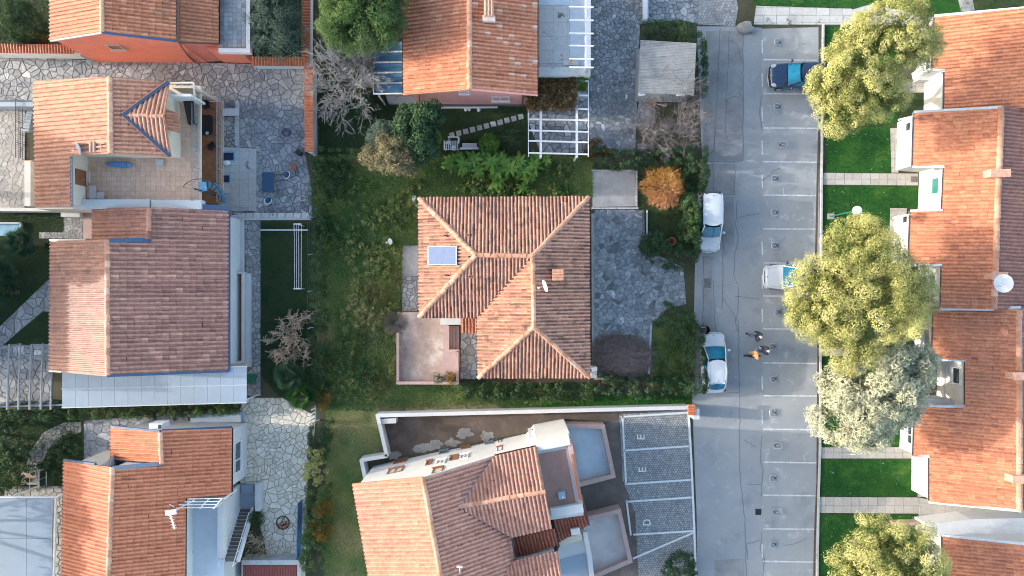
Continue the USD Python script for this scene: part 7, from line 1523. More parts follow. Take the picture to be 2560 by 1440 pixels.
# yard fittings left of the stone yard
t = thing('white_patio', 'white slab patio with dark light wells beside the lower balcony', 'patio', W(600, 450, 0)); pp = poly([(558, 368), (642, 372), (642, 528), (558, 528)]); base = obj('bed', MB().sheet(pp, .045), M['mortarlight'], t)
for c in cells_grid(pp, .62, .5):
    q = c.intersection(pp)
    if q.geom_type == 'Polygon' and q.area > .02: v, f = stone_piece(q.buffer(-.004).convex_hull, .045, .025, .005); obj('slab', (v, f), M['slabdirty'] if q.centroid.y > W(0, 425)[1] else M['slab'], base, tint=float(rng.uniform(.5, 1)))
for (x, y, w, l) in ((573, 391, .85, .60), (567, 447, .55, .56)):
    fr = obj('light_well', MB().obox(W(x, y, .07), (w, l, .06)), M['lightblue'], t); obj('pane', MB().obox(W(x - 2, y, .131), (w * .86, l * .84, .01)), M['carnavy'], fr)
obj('white_beam', MB().obox(W(578, 281, .5), (1.15, .5, .12)), M['white'], t); obj('bulkhead', MB().ball(W(566, 407, .3), (.3, .18, .2), 2), M['whitepaint'], t)
for y in (262, 290, 318, 345): obj('stair_tread', MB().obox(W(594, y + 6, .02), (.3, .8, .14)), M['dirtywhite'], t)
crazy_ = poly([(600, 272), (618, 272), (640, 370), (602, 370)]); paving('raised_bed', crazy_, cells_voronoi(crazy_, .45), M['stonepale'], M['mortar'], z=.06, h=.04, gap=.02, parent=t, budget=60); crazy_ = poly([(560, 292), (590, 292), (590, 368), (560, 368)]); paving('raised_bed', crazy_, cells_voronoi(crazy_, .32), M['stonepale'], M['mortar'], z=.055, h=.04, gap=.03, parent=t, budget=60)
# spiral stair
t = thing('spiral_stair', 'light blue steel spiral stair at the lower balcony corner', 'staircase', W(528, 482, .26)); o = W(526, 484, 1.6); o[2] = .26; o2 = o.copy()
for k in range(11):
    a = math.pi * .95 - k * .36; z = 2.9 - .235 * k; z_ = z; m = MB(); r0, r1 = .30, .80; q = []
    for s_ in (0, 1): b = a - s_ * .34; q += [o[:2] + r0 * np.array([math.cos(b), math.sin(b)]), o[:2] + r1 * np.array([math.cos(b), math.sin(b)])]
    m.prism(sg.Polygon([q[0], q[1], q[3], q[2]]), z_ - .04, z_); obj('tread', m, M['lightblue'], t)
    p = o[:2] + r1 * np.array([math.cos(a), math.sin(a)]); obj('baluster', MB().tube([[*p, z_], [*p, z_ + .85]], .012, 4), M['darkmetal'], t)
obj('pole', MB().cyl((o[0], o[1], .27), .05, 3.6, 10), M['darkmetal'], t); obj('handrail', MB().tube([[o[0] + .8 * math.cos(math.pi * .95 - k * .18), o[1] + .8 * math.sin(math.pi * .95 - k * .18), 3.75 - .1175 * k] for k in range(22)], .022, 5), M['darkmetal'], t); obj('landing', MB().prism(poly([(496, 455), (514, 455), (518, 476), (498, 480)], 2.9), 2.86, 2.905), M['lightblue'], t)
# things on the terraces of the cream house
ZT = 2.92
t = thing('folded_umbrella', 'folded blue cloth umbrella leaning on the terracotta terrace', 'umbrella', W(300, 410, ZT)); ax0, ax1 = W(262, 409, ZT + .08), W(342, 414, ZT + .10); m = MB(); m.tube([ax0, ax0 + (ax1 - ax0) * .25, ax0 + (ax1 - ax0) * .55, ax0 + (ax1 - ax0) * .78, ax0 + (ax1 - ax0) * .84], [.04, .17, .22, .14, .05], 9); v, f = m.mesh(); v = v + (meshkit.fbm(v * 5, 3, 6)[:, None] - .5) * .16; v[:, 2] = np.maximum(v[:, 2], ZT + .005); obj('cloth', (v, f), M['bluecloth'], t, smooth=30); obj('pole', MB().tube([ax0, ax1], .025, 6), M['tanbark'], t); obj('tie', MB().tube([ax0 + (ax1 - ax0) * .7 + [0, -.2, .0], ax0 + (ax1 - ax0) * .7 + [.02, 0, .2], ax0 + (ax1 - ax0) * .7 + [0, .2, 0]], .02, 5), M['darkblue'], t)
for k, (x, y) in enumerate(((232, 472), (232, 489), (251, 489))):
    t = thing('concrete_cube', ('pale cushion box nearest the brown door on the terracotta terrace', 'pale cushion box in the terrace corner', 'pale cushion box right of the corner one on the terrace')[k], 'box', W(x, y, ZT)); obj('box', MB().obox(W(x, y, ZT), (.42, .42, .30)), M['terracotta'], t, tint=.1); obj('lid', MB().obox(W(x, y, ZT + .303), (.44, .44, .04)), M['greyfloor'], t)
t = thing('white_box', 'small square white floor plate below the dormer on the terrace', 'box', W(400, 407, ZT)); obj('body', MB().obox(W(400, 407, ZT), (.46, .44, .12)), M['white'], t); obj('lid', MB().obox(W(400, 407, ZT + .122), (.40, .38, .02)), M['dirtywhite'], t)
t = thing('black_cover', 'black folded awning cloth leaning against the terrace railing', 'awning', W(474, 280, ZT)); q = [W(455, 240, ZT + .9), W(482, 240, ZT + 1.0), W(485, 311, ZT + .6), W(470, 311, ZT + .3), W(462, 270, ZT + .5)]; q = np.array(q); m = MB(); m.add(np.vstack([q, q - [0, 0, .12]]), [[0, 4, 3], [0, 3, 2], [0, 2, 1], [5, 8, 9], [5, 7, 8], [5, 6, 7], [0, 1, 6], [0, 6, 5], [1, 2, 7], [1, 7, 6], [2, 3, 8], [2, 8, 7], [3, 4, 9], [3, 9, 8], [4, 0, 5], [4, 5, 9]]); obj('cloth', m, M['black'], t)
for x, y in ((482, 244), (484, 308), (471, 309)): p = W(x, y, ZT + .5); obj('leg', MB().bar([p[0], p[1], ZT], p, .05, .05), M['black'], t)
table('black table with a pale dish on the lower balcony', W(527, 319, .27), .95, 1.42, 'black', .22, name='balcony_table'); t = thing('dish', 'small pale round dish on the black balcony table', 'dish', W(519, 333, 1.03)); m = MB(); m.lathe(W(519, 333, 1.015), [(.01, .0), (.08, .0), (.12, .04), (.115, .045), (.07, .01), (.01, .01)], 16); obj('bowl', m, M['dirtywhite'], t); obj('foot_ring', MB().cyl(W(519, 333, 1.012), .06, .005, 12), M['dirtywhite'], t)
chair('balcony_chair', 'black chair at the upper end of the balcony table', W(524, 268, .27), -math.pi / 2 + .2, 'black', 'black'); chair('balcony_chair', 'black chair at the lower end of the balcony table', W(536, 368, .27), math.pi / 2 + .6, 'black', 'black')
# satellite dishes
def dish(label, loc, r, aim, arm=.35, mast=.7, m='whitepaint', squash=.9):
    t = thing('satellite_dish', label, 'satellite dish', loc); o = np.array(loc, float) + [0, 0, mast]; obj('mast', MB().tube([loc, o], .025, 6), M['greymetal'], t); a = np.asarray(aim, float); a /= np.linalg.norm(a); u = np.cross(a, [0, 0, 1.0]); u /= np.linalg.norm(u); w = np.cross(u, a); pr = [(r * k / 6, .22 * r * (k / 6) ** 2) for k in range(7)]; vs, n = [], 24
    for side in (0, -.02):
        for rr, zz in pr: vs += [o + u * rr * math.cos(q) + w * rr * squash * math.sin(q) + a * (zz + side) for q in np.arange(n) / n * 2 * np.pi]
    f = []
    for s_ in range(2):
        for k in range(6):
            for j in range(n): b = (s_ * 7 + k) * n; f.append([b + j, b + (j + 1) % n, b + n + (j + 1) % n, b + n + j])
    for j in range(n): f.append([6 * n + j, 6 * n + (j + 1) % n, 13 * n + (j + 1) % n, 13 * n + j])
    obj('reflector', MB().add(vs, f), M[m], t, smooth=40); e = o + a * r * 1.0 - w * r * .5; obj('feed_arm', MB().tube([o - w * r * .9, e], .018, 5), M['greymetal'], t); hm = MB(); hm.tube([e, e + a * .12], [.05, .06], 8); obj('receiver', hm, M[m], t); return t
dish('white dish on the roof edge above the terrace of the cream house', W(213, 374, 4.75), .42, (-.85, -.28, .30), mast=.5); dish('white dish beside the tiled chimney of the central roof', W(1364, 714, 4.7), .40, (-.95, -.3, .25), mast=.7); dish('large round white dish on the ridge of the middle row house', W(2492, 708, 4.6), .60, (-.25, -.1, .9), mast=.5)
dish('white dish above the upper left terrace path of the wild garden', W(978, 604, .3), .22, (-.5, -.2, .8), mast=.3)
# antennas
t = thing('roof_antenna', 'white television antenna standing on the bright orange roof', 'antenna', W(424, 1262, 5.0)); p0, p1 = W(436, 1268, 4.5), W(424, 1261, 6.2); obj('mast', MB().tube([p0, p1], .025, 6), M['whitepaint'], t); d0, d1 = W(424, 1282, 6.1), W(437, 1322, 6.1); obj('boom', MB().bar(d0, d1, .10, .05), M['whitepaint'], t); obj('reflector', MB().bar(W(413, 1283, 6.1), W(441, 1279, 6.1), .30, .04), M['whitepaint'], t)
for k in range(5): c = d0 + (d1 - d0) * (.2 + .18 * k); obj('element', MB().bar(c - [.16, -.03, 0], c + [.16, -.03, 0], .02, .02), M['whitepaint'], t)
t = thing('roof_antenna', 'small pale mast on the lower slope of the angled house roof', 'antenna', W(1150, 1418, 6.4)); obj('mast', MB().tube([W(1150, 1440, 6.3), W(1149, 1416, 7.3)], .03, 6), M['whitepaint'], t); obj('head', MB().obox(W(1149, 1416, 7.2), (.34, .10, .08)), M['whitepaint'], t)
# globe lamp
t = thing('globe_lamp', 'garden lamp with a large white globe on a green post in the lawn', 'lamp', W(2084, 540, 0)); a, b = W(2084, 540, 0), W(2130, 529, 3.1); a2 = np.array([b[0], b[1], 0]); base = W(2086, 539, 0)
pt = W(2143, 526, 3.55); ft = np.array([pt[0], pt[1], 0]); obj('post', MB().tube([ft, ft + [0, 0, 2.2], pt - [0, 0, .25]], [.055, .045, .04], 8), M['greenplastic'], t); obj('collar', MB().cyl(pt - [0, 0, .32], .07, .08, 10), M['whitepaint'], t); m = MB(); m.ball(pt, .29, 3); obj('globe', m, M['globe'], t, smooth=60); obj('footing', MB().obox(ft + [0, 0, .0], (.5, .4, .05)), M['concrete'], t)
# clothesline
t = thing('clothesline', 'clothesline of four white wires on two frames over the left lawn', 'clothesline', W(742, 640, 0))
for y in (560, 722):
    fr = MB(); zc = 1.6; fr.bar(W(734, y, zc), W(753, y, zc), .05, .05); obj('crossbar', fr, M['whitepaint'], t); p = W(743, y, zc); obj('post', MB().tube([[p[0], p[1], 0], p], .03, 6), M['whitepaint'], t)
for k in range(4): obj('wire', MB().tube([W(735 + 6 * k, 560, 1.62), W(736 + 5.6 * k, 640, 1.55), W(736 + 5.6 * k, 722, 1.62)], .012, 4), M['whitepaint'], t)
t = thing('lawn_rail', 'white beam low across the top of the clothesline lawn', 'rail', W(714, 576, 0)); obj('beam', MB().bar(W(652, 575, .35), W(770, 575, .35), .12, .12), M['dirtywhite'], t)
for x in (655, 712, 767): p = W(x, 575, .35); obj('post', MB().bar([p[0], p[1], 0], p, .08, .08), M['dirtywhite'], t)
t = thing('stone_wall', 'low wall of white capped stones between the blue table yard and lawn', 'wall', W(690, 540, 0)); obj('wall_body', MB().prism(sg.LineString([W(578, 543, .5)[:2], W(776, 543, .5)[:2]]).buffer(.16, cap_style=2), 0, .42), M['white'], t)
for k in range(9): obj('cap_stone', MB().obox(W(604 + 20 * k, 539, .42), (.50, .34, .09 + .03 * rng.random()), rng.normal(0, .03)), M['slabdirty'], t, tint=float(rng.random()))
# fence on the left garden boundary
t = thing('wire_fence', 'thin green wire fence posts along the wild garden left edge', 'fence', W(783, 760, 0))
for y in range(548, 1000, 90): p = W(783, y, 0); obj('post', MB().tube([p, p + [0, 0, 1.3]], .025, 5), M['greenplastic'], t); obj('post_stay', MB().tube([p + [.02, 0, 1.28], p + [.3, .04, .9]], .014, 4), M['whitepaint'], t)
for z in (.4, .85, 1.28): obj('wire', MB().tube([W(783, 548, 0) + [0, 0, z], W(783, 996, 0) + [0, 0, z]], .008, 4), M['greenplastic'], t)
# green bin, fence slats by the palms
t = thing('green_box', 'green plastic garden box on the stone side path', 'box', W(631, 946, 0)); m = MB(); m.obox(W(631, 946, .02), (.52, .62, .5), -.12); obj('body', m, M['greenplastic'], t); m = MB(); m.obox(W(631, 946, .523), (.58, .68, .06), -.12); obj('lid', m, M['greenplastic'], t); obj('handle', MB().bar(W(641, 946, .6), W(641, 940, .6), .05, .04), M['black'], t)
t = thing('slat_fence', 'white and green slatted fence end at the cream stone drive', 'fence', W(782, 1038, 0))
for k in range(8): obj('slat', MB().bar(W(778, 1020 + k * 5, .9), W(788, 1015 + k * 5, .9), .06, .1), M['whitepaint'] if k % 2 else M['greenplastic'], t)
obj('rail', MB().bar(W(788, 1012, .85), W(789, 1058, .85), .07, .1), M['whitepaint'], t)
for y in (1014, 1056): p = W(788, y, .9); obj('post', MB().bar([p[0], p[1], 0], p, .09, .09), M['whitepaint'], t)
t = thing('blue_screen', 'faded blue mesh screen along the hedge beside the cream stone drive', 'screen', W(757, 1300, 0)); a, b = W(757, 1248, 0), W(754, 1382, 0); obj('mesh', MB().bar(a + [0, 0, .6], b + [0, 0, .6], .04, 1.0), M['bluecloth'], t)
for q in (0, .33, .66, 1): p = a + (b - a) * q; obj('post', MB().tube([p, p + [0, 0, 1.15]], .03, 6), M['darkmetal'], t)
t = thing('clay_planter', 'round planting hole with red bricks in the cream stone drive', 'planter', W(708, 1310, 0)); m = MB(); m.lathe(W(708, 1306, 0), [(.48, .02), (.50, .09), (.42, .10), (.40, .03), (.02, .03)], 18); obj('ring', m, M['soil'], t); 
for k in range(4): obj('brick', MB().obox(W(702 + 5 * k, 1308 + (k % 2) * 6, .10), (.12, .42, .10), -.8), M['potred'], t)
t = thing('red_shed', 'flat dark red ribbed shed roof with pale rim at the bottom edge', 'shed', W(675, 1430, 0)); pr = poly([(604, 1400), (752, 1400), (752, 1500), (604, 1500)], 1.0); pin = poly([(606, 1412), (743, 1412), (743, 1500), (606, 1500)], 1.0); obj('rim', MB().prism(pr.difference(pin), 0, 1.02), M['dirtywhite'], t); obj('roof_sheet', MB().sheet(pin, .93), M['redpaint'], t)
for k in range(34): obj('rib', MB().bar(W(608 + 4 * k, 1413, .95), W(608 + 4 * k, 1490, .95), .045, .03), M['redpaint'], t)
# timber pergola, left edge
t = thing('timber_pergola', 'grey round timber pergola over stone floor at the left edge', 'pergola', W(70, 940, 0))
for k, x in enumerate((-6, 19, 47, 75, 103, 128)): obj('rafter', MB().tube([W(x + 4, 858 + (k % 2) * 2, 2.3), W(x + 1, 940, 2.3), W(x - 1, 1024, 2.25)], [.05, .055, .07], 7), M['wood'], t)
obj('beam', MB().tube([W(-40, 1018, 2.14), W(158, 1012, 2.14)], .06, 7), M['wood'], t); obj('beam', MB().tube([W(80, 861, 2.18), W(126, 862, 2.18)], .04, 6), M['wood'], t); obj('beam', MB().tube([W(-40, 872, 2.16), W(60, 864, 2.16)], .06, 6), M['wood'], t)
for x, y in ((-10, 1016), (75, 1014), (150, 1012), (-10, 868), (122, 864)): p = W(x, y, 2.1); obj('post', MB().tube([[p[0], p[1], 0], p], .07, 8), M['wood'], t)
obj('climber', MB().tube([W(14, 870, 2.3), W(30, 900, 2.2), W(42, 946, 2.3), W(56, 956, 2.3)], .03, 5).tube([W(42, 946, 2.3), W(40, 990, 2.2)], .02, 5), M['greybark'], t)
# left edge: pool corner, stairs, canopy
t = thing('pool_corner', 'pale blue basin corner beneath the fan palm at the left edge', 'basin', W(20, 576, 0)); obj('floor', MB().sheet(poly([(-40, 560), (52, 560), (52, 588), (-40, 592)]), .06), M['lightblue'], t); obj('rim', MB().bar(W(-40, 558, .1), W(53, 558, .1), .14, .2).bar(W(53, 558, .1), W(53, 590, .1), .14, .2), M['paleroof'], t)
t = thing('white_garden_block', 'white flat topped block between the two left houses', 'block', W(176, 534, 0)); obj('block', MB().prism(poly([(152, 526), (199, 526), (199, 542), (152, 542)], .9), 0, .9), M['white'], t); obj('wall', MB().prism(poly([(-60, 518), (228, 522), (228, 529), (-60, 527)], 1.0), 0, 1.0), M['white'], t); obj('side_wall', MB().prism(poly([(208, 530), (230, 530), (230, 597), (208, 596)], .5), 0, .5), M['pinkwall'], t)
t = thing('terrace_wall', 'pale blue grey wall top along the upper edge of the pale stone terrace', 'wall', W(40, 260, 0)); obj('wall_body', MB().prism(poly([(-60, 252), (82, 252), (82, 266), (-60, 266)], .9), 0, .9), M['paleroof'], t); obj('coping', MB().prism(poly([(-60, 250.5), (83, 250.5), (83, 254), (-60, 254)], .93), .9, .93), M['blueflash'], t)
railing('stair_railing', 'black double railing along the pale stone terrace of the cream house', [(66, 258), (66, 402)], .02, 1.0, M['darkmetal'], bars=.15, rails=(1.0, .7, .35)); railing('stair_railing', 'thin dark stair railing beside the eave of the cream house', [(75, 326), (75, 402)], .02, .9, M['darkmetal'], bars=.5)
for k in range(9): obj('entry_step', MB().prism(poly([(70, 262 + 8 * k), (86, 262 + 8 * k), (86, 269 + 8 * k), (70, 269 + 8 * k)]), 0, .05 + .06 * k), M['paleroof'], None, label=f'{ORD[k]} pale step from the top in the flight beside the black terrace railing', cat='step', group='steps beside the black terrace railing')
t = thing('white_entry_wall', 'white wall with ochre recess under the west eave of the cream house', 'wall', W(72, 460, 0)); obj('wall_body', MB().prism(poly([(61, 402), (76, 402), (76, 515), (61, 515)], .8), 0, .8), M['white'], t); obj('recess_floor', MB().sheet(poly([(76, 404), (94, 404), (94, 503), (76, 503)]), .5), M['orangecloth'], t)
t = thing('pale_canopy', 'flat pale blue canopy in white frame at the lower left corner', 'canopy', W(60, 1340, 0)); zc = 2.5; 
for (x0, x1) in ((-60, 66), (67, 130)):
    for (y0, y1) in ((1246, 1345), (1346, 1500)): obj('panel', MB().prism(poly([(x0, y0), (x1, y0), (x1, y1), (x0, y1)], zc), zc - .03, zc), M['paleroof'], t)
obj('frame_beam', MB().bar(W(-60, 1243, zc - .05), W(141, 1242, zc - .05), .10, .14), M['whitepaint'], t); obj('frame_beam', MB().bar(W(140, 1243, zc - .05), W(133, 1500, zc - .05), .10, .14), M['whitepaint'], t); obj('frame_beam', MB().bar(W(131, 1247, zc - .06), W(126, 1500, zc - .06), .06, .1), M['whitepaint'], t)
for x, y in ((140, 1243), (134, 1480), (30, 1243)): p = W(x, y, zc - .1); obj('post', MB().bar([p[0], p[1], 0], p, .1, .1), M['whitepaint'], t)
obj('stay', MB().bar(W(140, 1243, zc), W(158, 1233, zc), .08, .08), M['whitepaint'], t)
t = thing('stone_steps', 'four warm stone steps at the lower end of the curved path', 'steps', W(76, 1190, 0))
for k in range(4): obj('step', MB().prism(poly([(57 + 2 * (3 - k), 1175 + 9 * k), (97, 1175 + 9 * k), (96, 1183.5 + 9 * k), (55 + 2 * (3 - k), 1183.5 + 9 * k)]), 0, .30 - .06 * k), M['stonewarm'], t, tint=float((.6, .97, .5, .9)[k]))
railing('path_railing', 'thin pale railing beside the stone steps of the curved path', [(98, 1174), (98, 1214)], .1, .9, M['whitetrim'], bars=.4); railing('path_railing', 'second thin pale railing right of the stone steps', [(118, 1170), (118, 1212)], .1, .8, M['whitetrim'], bars=.6)
t = thing('retaining_wall', 'grey wall with dark openings above the orange roofed house', 'wall', W(500, 1040, 0)); obj('wall_body', MB().prism(poly([(476, 1036), (602, 1030), (602, 1056), (476, 1056)], .5), 0, .5), M['paleroof'], t)
for x in (382, 432, 470): obj('slot', MB().prism(poly([(x, 1030), (x + 7, 1030), (x + 7, 1056), (x, 1056)], .06), .045, .08), M['black'], t)
# blue tarp canopy left of the pink house
t = thing('tarp_canopy', 'blue tarpaulin canopy over white rafters left of the pink house', 'canopy', W(968, 175, 0)); zr_, zl = 2.75, 2.3; nx, ny = 10, 34; gx, gy = np.meshgrid(np.linspace(0, 1, nx), np.linspace(0, 1, ny), indexing='ij')
V = []
for a, b in zip(gx.ravel(), gy.ravel()):
    y = 104 + 132 * b; xl = 933 + max(0, (1 - b * 4)) * 44; sag = -.10 * abs(math.sin(b * 5.2 * math.pi)); V.append(W(xl + (1010 - xl) * a, y, zl + (zr_ - zl) * a + sag))
idx = np.arange(nx * ny).reshape(nx, ny); f = np.column_stack([idx[:-1, :-1].ravel(), idx[1:, :-1].ravel(), idx[1:, 1:].ravel(), idx[:-1, 1:].ravel()]); V = np.array(V)
obj('tarpaulin', MB().add(V, f[:, ::-1]).add(V - [0, 0, .02], f), M['bluetarp'], t)
for y in (130, 156, 182, 208, 235): xl = 934 if y > 140 else 952; obj('rafter', MB().bar(W(xl, y, zl + .07), W(1006, y - 1, zr_ + .03), .09, .08), M['dirtywhite'], t)
obj('beam', MB().bar(W(947, 140, zl - .15), W(948, 242, zl - .15), .10, .12), M['dirtywhite'], t); obj('edge_bar', MB().bar(W(933, 185, zl + .02), W(934, 236, zl + .02), .06, .06), M['dirtywhite'], t)
for y in (145, 240): p = W(948, y, zl - .2); obj('post', MB().bar([p[0], p[1], 0], p, .1, .1), M['dirtywhite'], t)
t = thing('stone_bench_wall', 'grey stone wall end under the blue tarpaulin', 'wall', W(1000, 246, 0)); obj('wall_body', MB().prism(poly([(964, 238), (1045, 238), (1048, 258), (970, 256)], .5), 0, .5), M['slabdirty'], t, tint=.2)
# white vine pergola
t = thing('white_pergola', 'white timber pergola grid, upper half under a brown vine', 'pergola', W(1396, 295, 0)); zp = 2.1
for y in (200, 236, 270, 298, 327, 353, 383): obj('cross_bar', MB().bar(W(1320, y - (1 if y > 300 else 0), zp + .09), W(1472, y + 3, zp + .09), .10, .08), M['whitepaint'], t)
for x in (1352, 1442): obj('beam', MB().bar(W(x, 198, zp), W(x, 394, zp), .16, .10), M['whitepaint'], t)
for x in (1321, 1471): obj('edge_bar', MB().bar(W(x, 240 if x < 1400 else 205, zp), W(x, 392, zp), .06, .08), M['whitepaint'], t)
for x, y in ((1352, 205), (1352, 388), (1442, 388), (1442, 205)): p = W(x, y, zp - .06); obj('post', MB().bar([p[0], p[1], 0], p, .12, .12), M['whitepaint'], t)
t = thing('drain_pipe', 'long white pipe lying below the pink gable wall', 'pipe', W(1174, 269, 0)); obj('pipe', MB().tube([W(1105, 269, .1), W(1244, 268, .1)], .07, 10), M['whitepaint'], t); obj('end_cap', MB().tube([W(1103, 269, .1), W(1105.5, 269, .1)], .085, 10), M['whitepaint'], t)
for k, (x, y) in enumerate(((1164, 273), (1173, 273), (1197, 274))):
    q = MB(); q.ball(W(x, y, .06), (.13, .15, .09), 2); v, f = q.mesh(); v = v + (meshkit.noise(v * 9, 3)[:, None] - .5) * .05; obj('white_stone', (v, f), M['whitepaint'], None, smooth=30, label=f'{("leftmost", "middle", "rightmost")[k]} of three small white stones in the shade below the white pipe', cat='stone', group='white stones below the white pipe')
# white garden furniture
t = thing('garden_bench', 'white long garden bench left of the rounded light shrub', 'bench', W(1174, 366, 0)); obj('seat', MB().obox(W(1174, 364, .40), (.92, .34, .05)), M['whitepaint'], t); obj('backrest', MB().bar(W(1150, 372, .8), W(1198, 371, .8), .10, .34), M['whitepaint'], t); obj('armrest', MB().bar(W(1157, 358, .6), W(1157, 372, .6), .07, .05), M['whitepaint'], t); obj('armrest', MB().bar(W(1191, 358, .6), W(1191, 372, .6), .07, .05), M['whitepaint'], t)
for x in (1160, 1188):
    for y in (360, 371): p = W(x, y, .4); obj('leg', MB().bar([p[0], p[1], 0], p, .05, .05), M['whitepaint'], t)
t = thing('slatted_table', 'small white slatted table with stools left of the garden bench', 'table', W(1128, 364, 0))
for k in range(8): obj('slat', MB().bar(W(1112 + 4.6 * k, 352, .7), W(1112 + 4.6 * k, 372, .7), .06, .03), M['whitepaint'], t)
obj('frame', MB().bar(W(1110, 350, .68), W(1110, 374, .68), .04, .05).bar(W(1110, 374, .68), W(1148, 374, .68), .04, .05), M['whitepaint'], t)
for x, y in ((1112, 354), (1144, 354), (1112, 371), (1144, 371)): p = W(x, y, .66); obj('leg', MB().bar([p[0], p[1], 0], p, .05, .05), M['whitepaint'], t)
for k, (x, y, r) in enumerate(((1123, 357, .15), (1135, 371, .18))): q = thing('white_bowl', ('smaller round white bowl on the slatted table', 'larger round white bowl on the slatted table')[k], 'bowl', W(x, y, .73)); m = MB(); m.lathe(W(x, y, .73), [(.01, .02), (r * .6, .0), (r, .10), (r * .96, .11), (r * .5, .04), (.01, .04)], 18); obj('bowl', m, M['whitepaint'], q, smooth=40); obj('foot', MB().cyl(W(x, y, .717), r * .4, .012, 12), M['whitepaint'], q)
t = thing('garden_gate', 'white low gate bars above the slatted table', 'gate', W(1135, 346, 0)); obj('bar', MB().bar(W(1120, 342, .8), W(1147, 343, .8), .07, .07), M['whitepaint'], t); obj('side_bar', MB().bar(W(1146, 343, .8), W(1147, 358, .8), .09, .07), M['whitepaint'], t); p = W(1147, 343, .8); obj('post', MB().bar([p[0], p[1], 0], p, .08, .08), M['whitepaint'], t); p = W(1121, 342, .8); obj('post', MB().bar([p[0], p[1], 0], p, .08, .08), M['whitepaint'], t)
t = thing('lawn_pole', 'thin white pole stuck in the dark garden below the bare tree', 'pole', W(812, 298, 0)); obj('pole', MB().tube([W(812, 310, 0), W(812, 284, 1.2)], .02, 5), M['whitepaint'], t); obj('cap', MB().ball(W(812, 284, 1.2), .035, 1), M['whitepaint'], t)
# corrugated garage
t = thing('corrugated_garage', 'garage with grey corrugated sheet roof surrounded by a dark hedge', 'garage', W(1668, 170, 0)); zc = 2.5; q = [W(1601, 100, zc + .15), W(1741, 108, zc + .15), W(1735, 237, zc), W(1597, 233, zc)]; n = 34; k = 5
for j in range(n):
    v = []; 
    for i in range(k + 1):
        s_ = (j + i / k) / n; a = q[0] + (q[3] - q[0]) * s_; b = q[1] + (q[2] - q[1]) * s_; hgt = .032 * math.sin(2 * math.pi * i / k); v += [a + [0, 0, hgt], b + [0, 0, hgt]]
    f = [[2 * i, 2 * i + 2, 2 * i + 3, 2 * i + 1] for i in range(k)]; m = MB().add(v, f); m.add(np.array(v) - [0, 0, .012], [x[::-1] for x in f]); obj('corrugation', m, M['corrugated'], t)
obj('wall', MB().prism(poly([(1606, 108), (1734, 114), (1729, 230), (1603, 228)], zc - .1), 0, zc - .06), M['concrete'], t); obj('floor_slab', MB().sheet(poly([(1597, 238), (1640, 240), (1636, 274), (1597, 272)]), .03), M['rustfloor'], t)
for x0, x1 in ((1596, 1612), (1690, 1712)): obj('bracket', MB().bar(W(x0, 236, 2.4), W(x1, 234, 2.4), .22, .08), M['whitetrim'], t)
t = thing('white_fence_wall', 'narrow white wall running up from the garage hedge to the top edge', 'wall', W(1613, 20, 0)); obj('wall_body', MB().bar(W(1613, -80, .5), W(1613, 52, .5), .24, 1.0), M['white'], t); obj('coping', MB().bar(W(1613, -80, 1.03), W(1613, 53, 1.03), .30, .06), M['whitepaint'], t)
t = thing('boulder', 'pale mottled boulder at the corner of the road and parking strip', 'boulder', W(1860, 70, 0)); m = MB(); m.ball(W(1862, 70, .15), (.62, .42, .35), 3); v, f = m.mesh(); v = v + (meshkit.fbm(v * 2.2, 4, 8)[:, None] - .5) * [.35, .35, .15]; v[:, 2] = np.maximum(v[:, 2], 0); obj('rock', (v, f), M['stonepale'], t, smooth=40); m = MB(); m.ball(W(1880, 74, .08), (.3, .22, .18), 2); v, f = m.mesh(); v = v + (meshkit.fbm(v * 4, 3, 3)[:, None] - .5) * .2; v[:, 2] = np.maximum(v[:, 2], 0); obj('small_rock', (v, f), M['stonepale'], t, smooth=40)
t = thing('roadside_bin', 'black round rubbish bin between the hedge and the lower white car', 'bin', W(1758, 822, 0)); m = MB(); m.lathe(W(1757, 823, 0), [(.02, .0), (.24, .0), (.29, .75), (.27, .78)], 18); obj('drum', m, M['black'], t, smooth=40); m = MB(); m.lathe(W(1757, 823, .78), [(.30, .0), (.30, .05), (.18, .14), (.01, .16)], 18); obj('lid', m, M['black'], t, smooth=40); obj('lid_handle', MB().bar(W(1752, 818, .95), W(1764, 818, .95), .05, .04), M['greymetal'], t)
t = thing('clay_pot', 'curved orange clay pot lying in the bed beside the road hedge', 'pot', W(1678, 604, .5)); m = MB(); m.lathe(W(1678, 604, .3), [(.08, .0), (.26, .10), (.30, .32), (.26, .42), (.24, .40), (.27, .3), (.2, .08)], 18); obj('pot', m, M['potred'], t, smooth=40); m = MB(); m.lathe(W(1678, 604, .68), [(.25, .02), (.29, .03), (.29, .06), (.25, .05)], 18); obj('rim', m, M['potred'], t)
t = thing('meter_box', 'white meter cabinet at the lower right corner of the central house', 'cabinet', W(1482, 928, 0)); obj('cabinet', MB().obox(W(1482, 918, 0), (.34, .28, 1.1)), M['whitepaint'], t); obj('base', MB().obox(W(1483, 934, 0), (.4, .5, .5)), M['dirtywhite'], t)
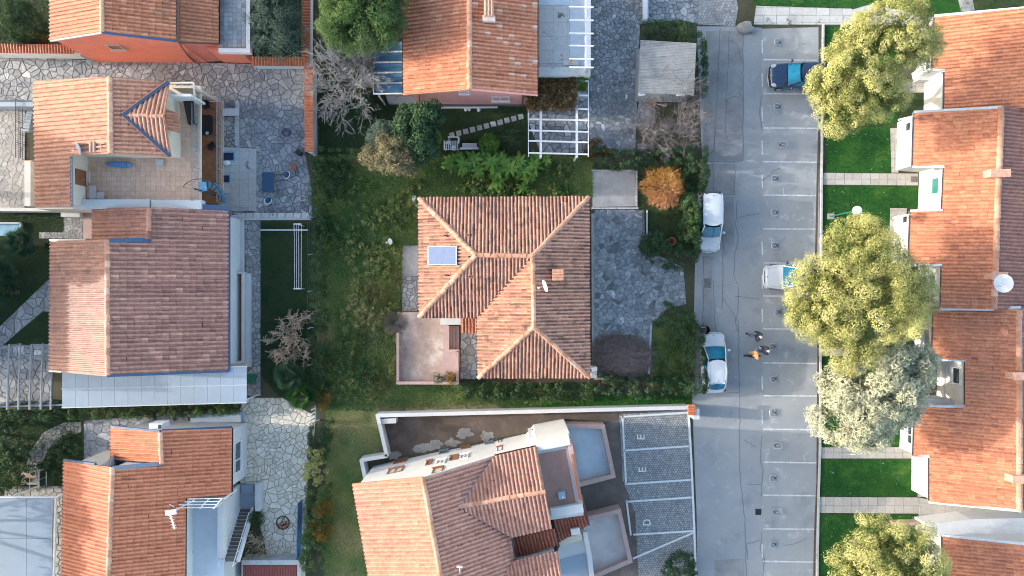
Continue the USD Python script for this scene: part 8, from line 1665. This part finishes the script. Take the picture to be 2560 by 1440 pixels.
t = thing('low_gate', 'pale steel mesh frame lying on the stone driveway near the brush heap', 'frame', W(1560, 848, .06)); obj('frame', MB().bar(W(1542, 840, .08), W(1582, 839, .08), .04, .04).bar(W(1543, 858, .08), W(1583, 857, .08), .04, .04).bar(W(1542, 840, .08), W(1543, 858, .08), .04, .04).bar(W(1582, 839, .08), W(1583, 857, .08), .04, .04), M['darkmetal'], t)
for k in range(3): obj('bar', MB().bar(W(1552 + 10 * k, 840, .08), W(1553 + 10 * k, 857, .08), .03, .03), M['darkmetal'], t)
t = thing('bed_edging', 'pale stone edging around the concrete pad and orange bush bed', 'edging', W(1600, 480, 0))
for k in range(10): obj('stone', MB().obox(W(1484 + 10.6 * k, 427, 0), (.28, .12, .12)), M['slabdirty'], t, tint=float(rng.random()))
for k in range(9): obj('stone', MB().obox(W(1591, 432 + 10 * k, 0), (.10, .26, .12)), M['slabdirty'], t, tint=float(rng.random()))
for k in range(11): obj('stone', MB().obox(W(1484 + 10.6 * k, 521, 0), (.28, .12, .13)), M['slabdirty'], t, tint=float(rng.random()))
for k in range(8): obj('stone', MB().obox(W(1617, 530 + 9 * k, 0), (.12, .24, .12)), M['slabdirty'], t, tint=float(rng.random()))
for k in range(18): obj('stone', MB().obox(W(1627 - .3 * k, 812 + 7 * k, 0), (.13, .2, .14)), M['slabdirty'], t, tint=float(rng.random()))
t = thing('garden_plank', 'grey plank path stub beside the straw of the upper lane hedge', 'plank', W(1610, 372, 0)); 
for k in range(3): obj('plank', MB().bar(W(1594, 362 + 7 * k, .05), W(1634, 362 + 7 * k, .05), .17, .05), M['wood'], t)
t = thing('white_stone_pair', 'white boulder at the upper left corner of the central roof', 'boulder', W(1038, 500, 0)); m = MB(); m.ball(W(1036, 498, .15), (.17, .28, .2), 2); v, f = m.mesh(); obj('rock', (v + (meshkit.fbm(v * 5, 3, 3)[:, None] - .5) * .12, f), M['whitepaint'], t, smooth=40); m = MB(); m.ball(W(1042, 514, .1), (.10, .12, .12), 2); obj('small_rock', m, M['whitepaint'], t, smooth=40)
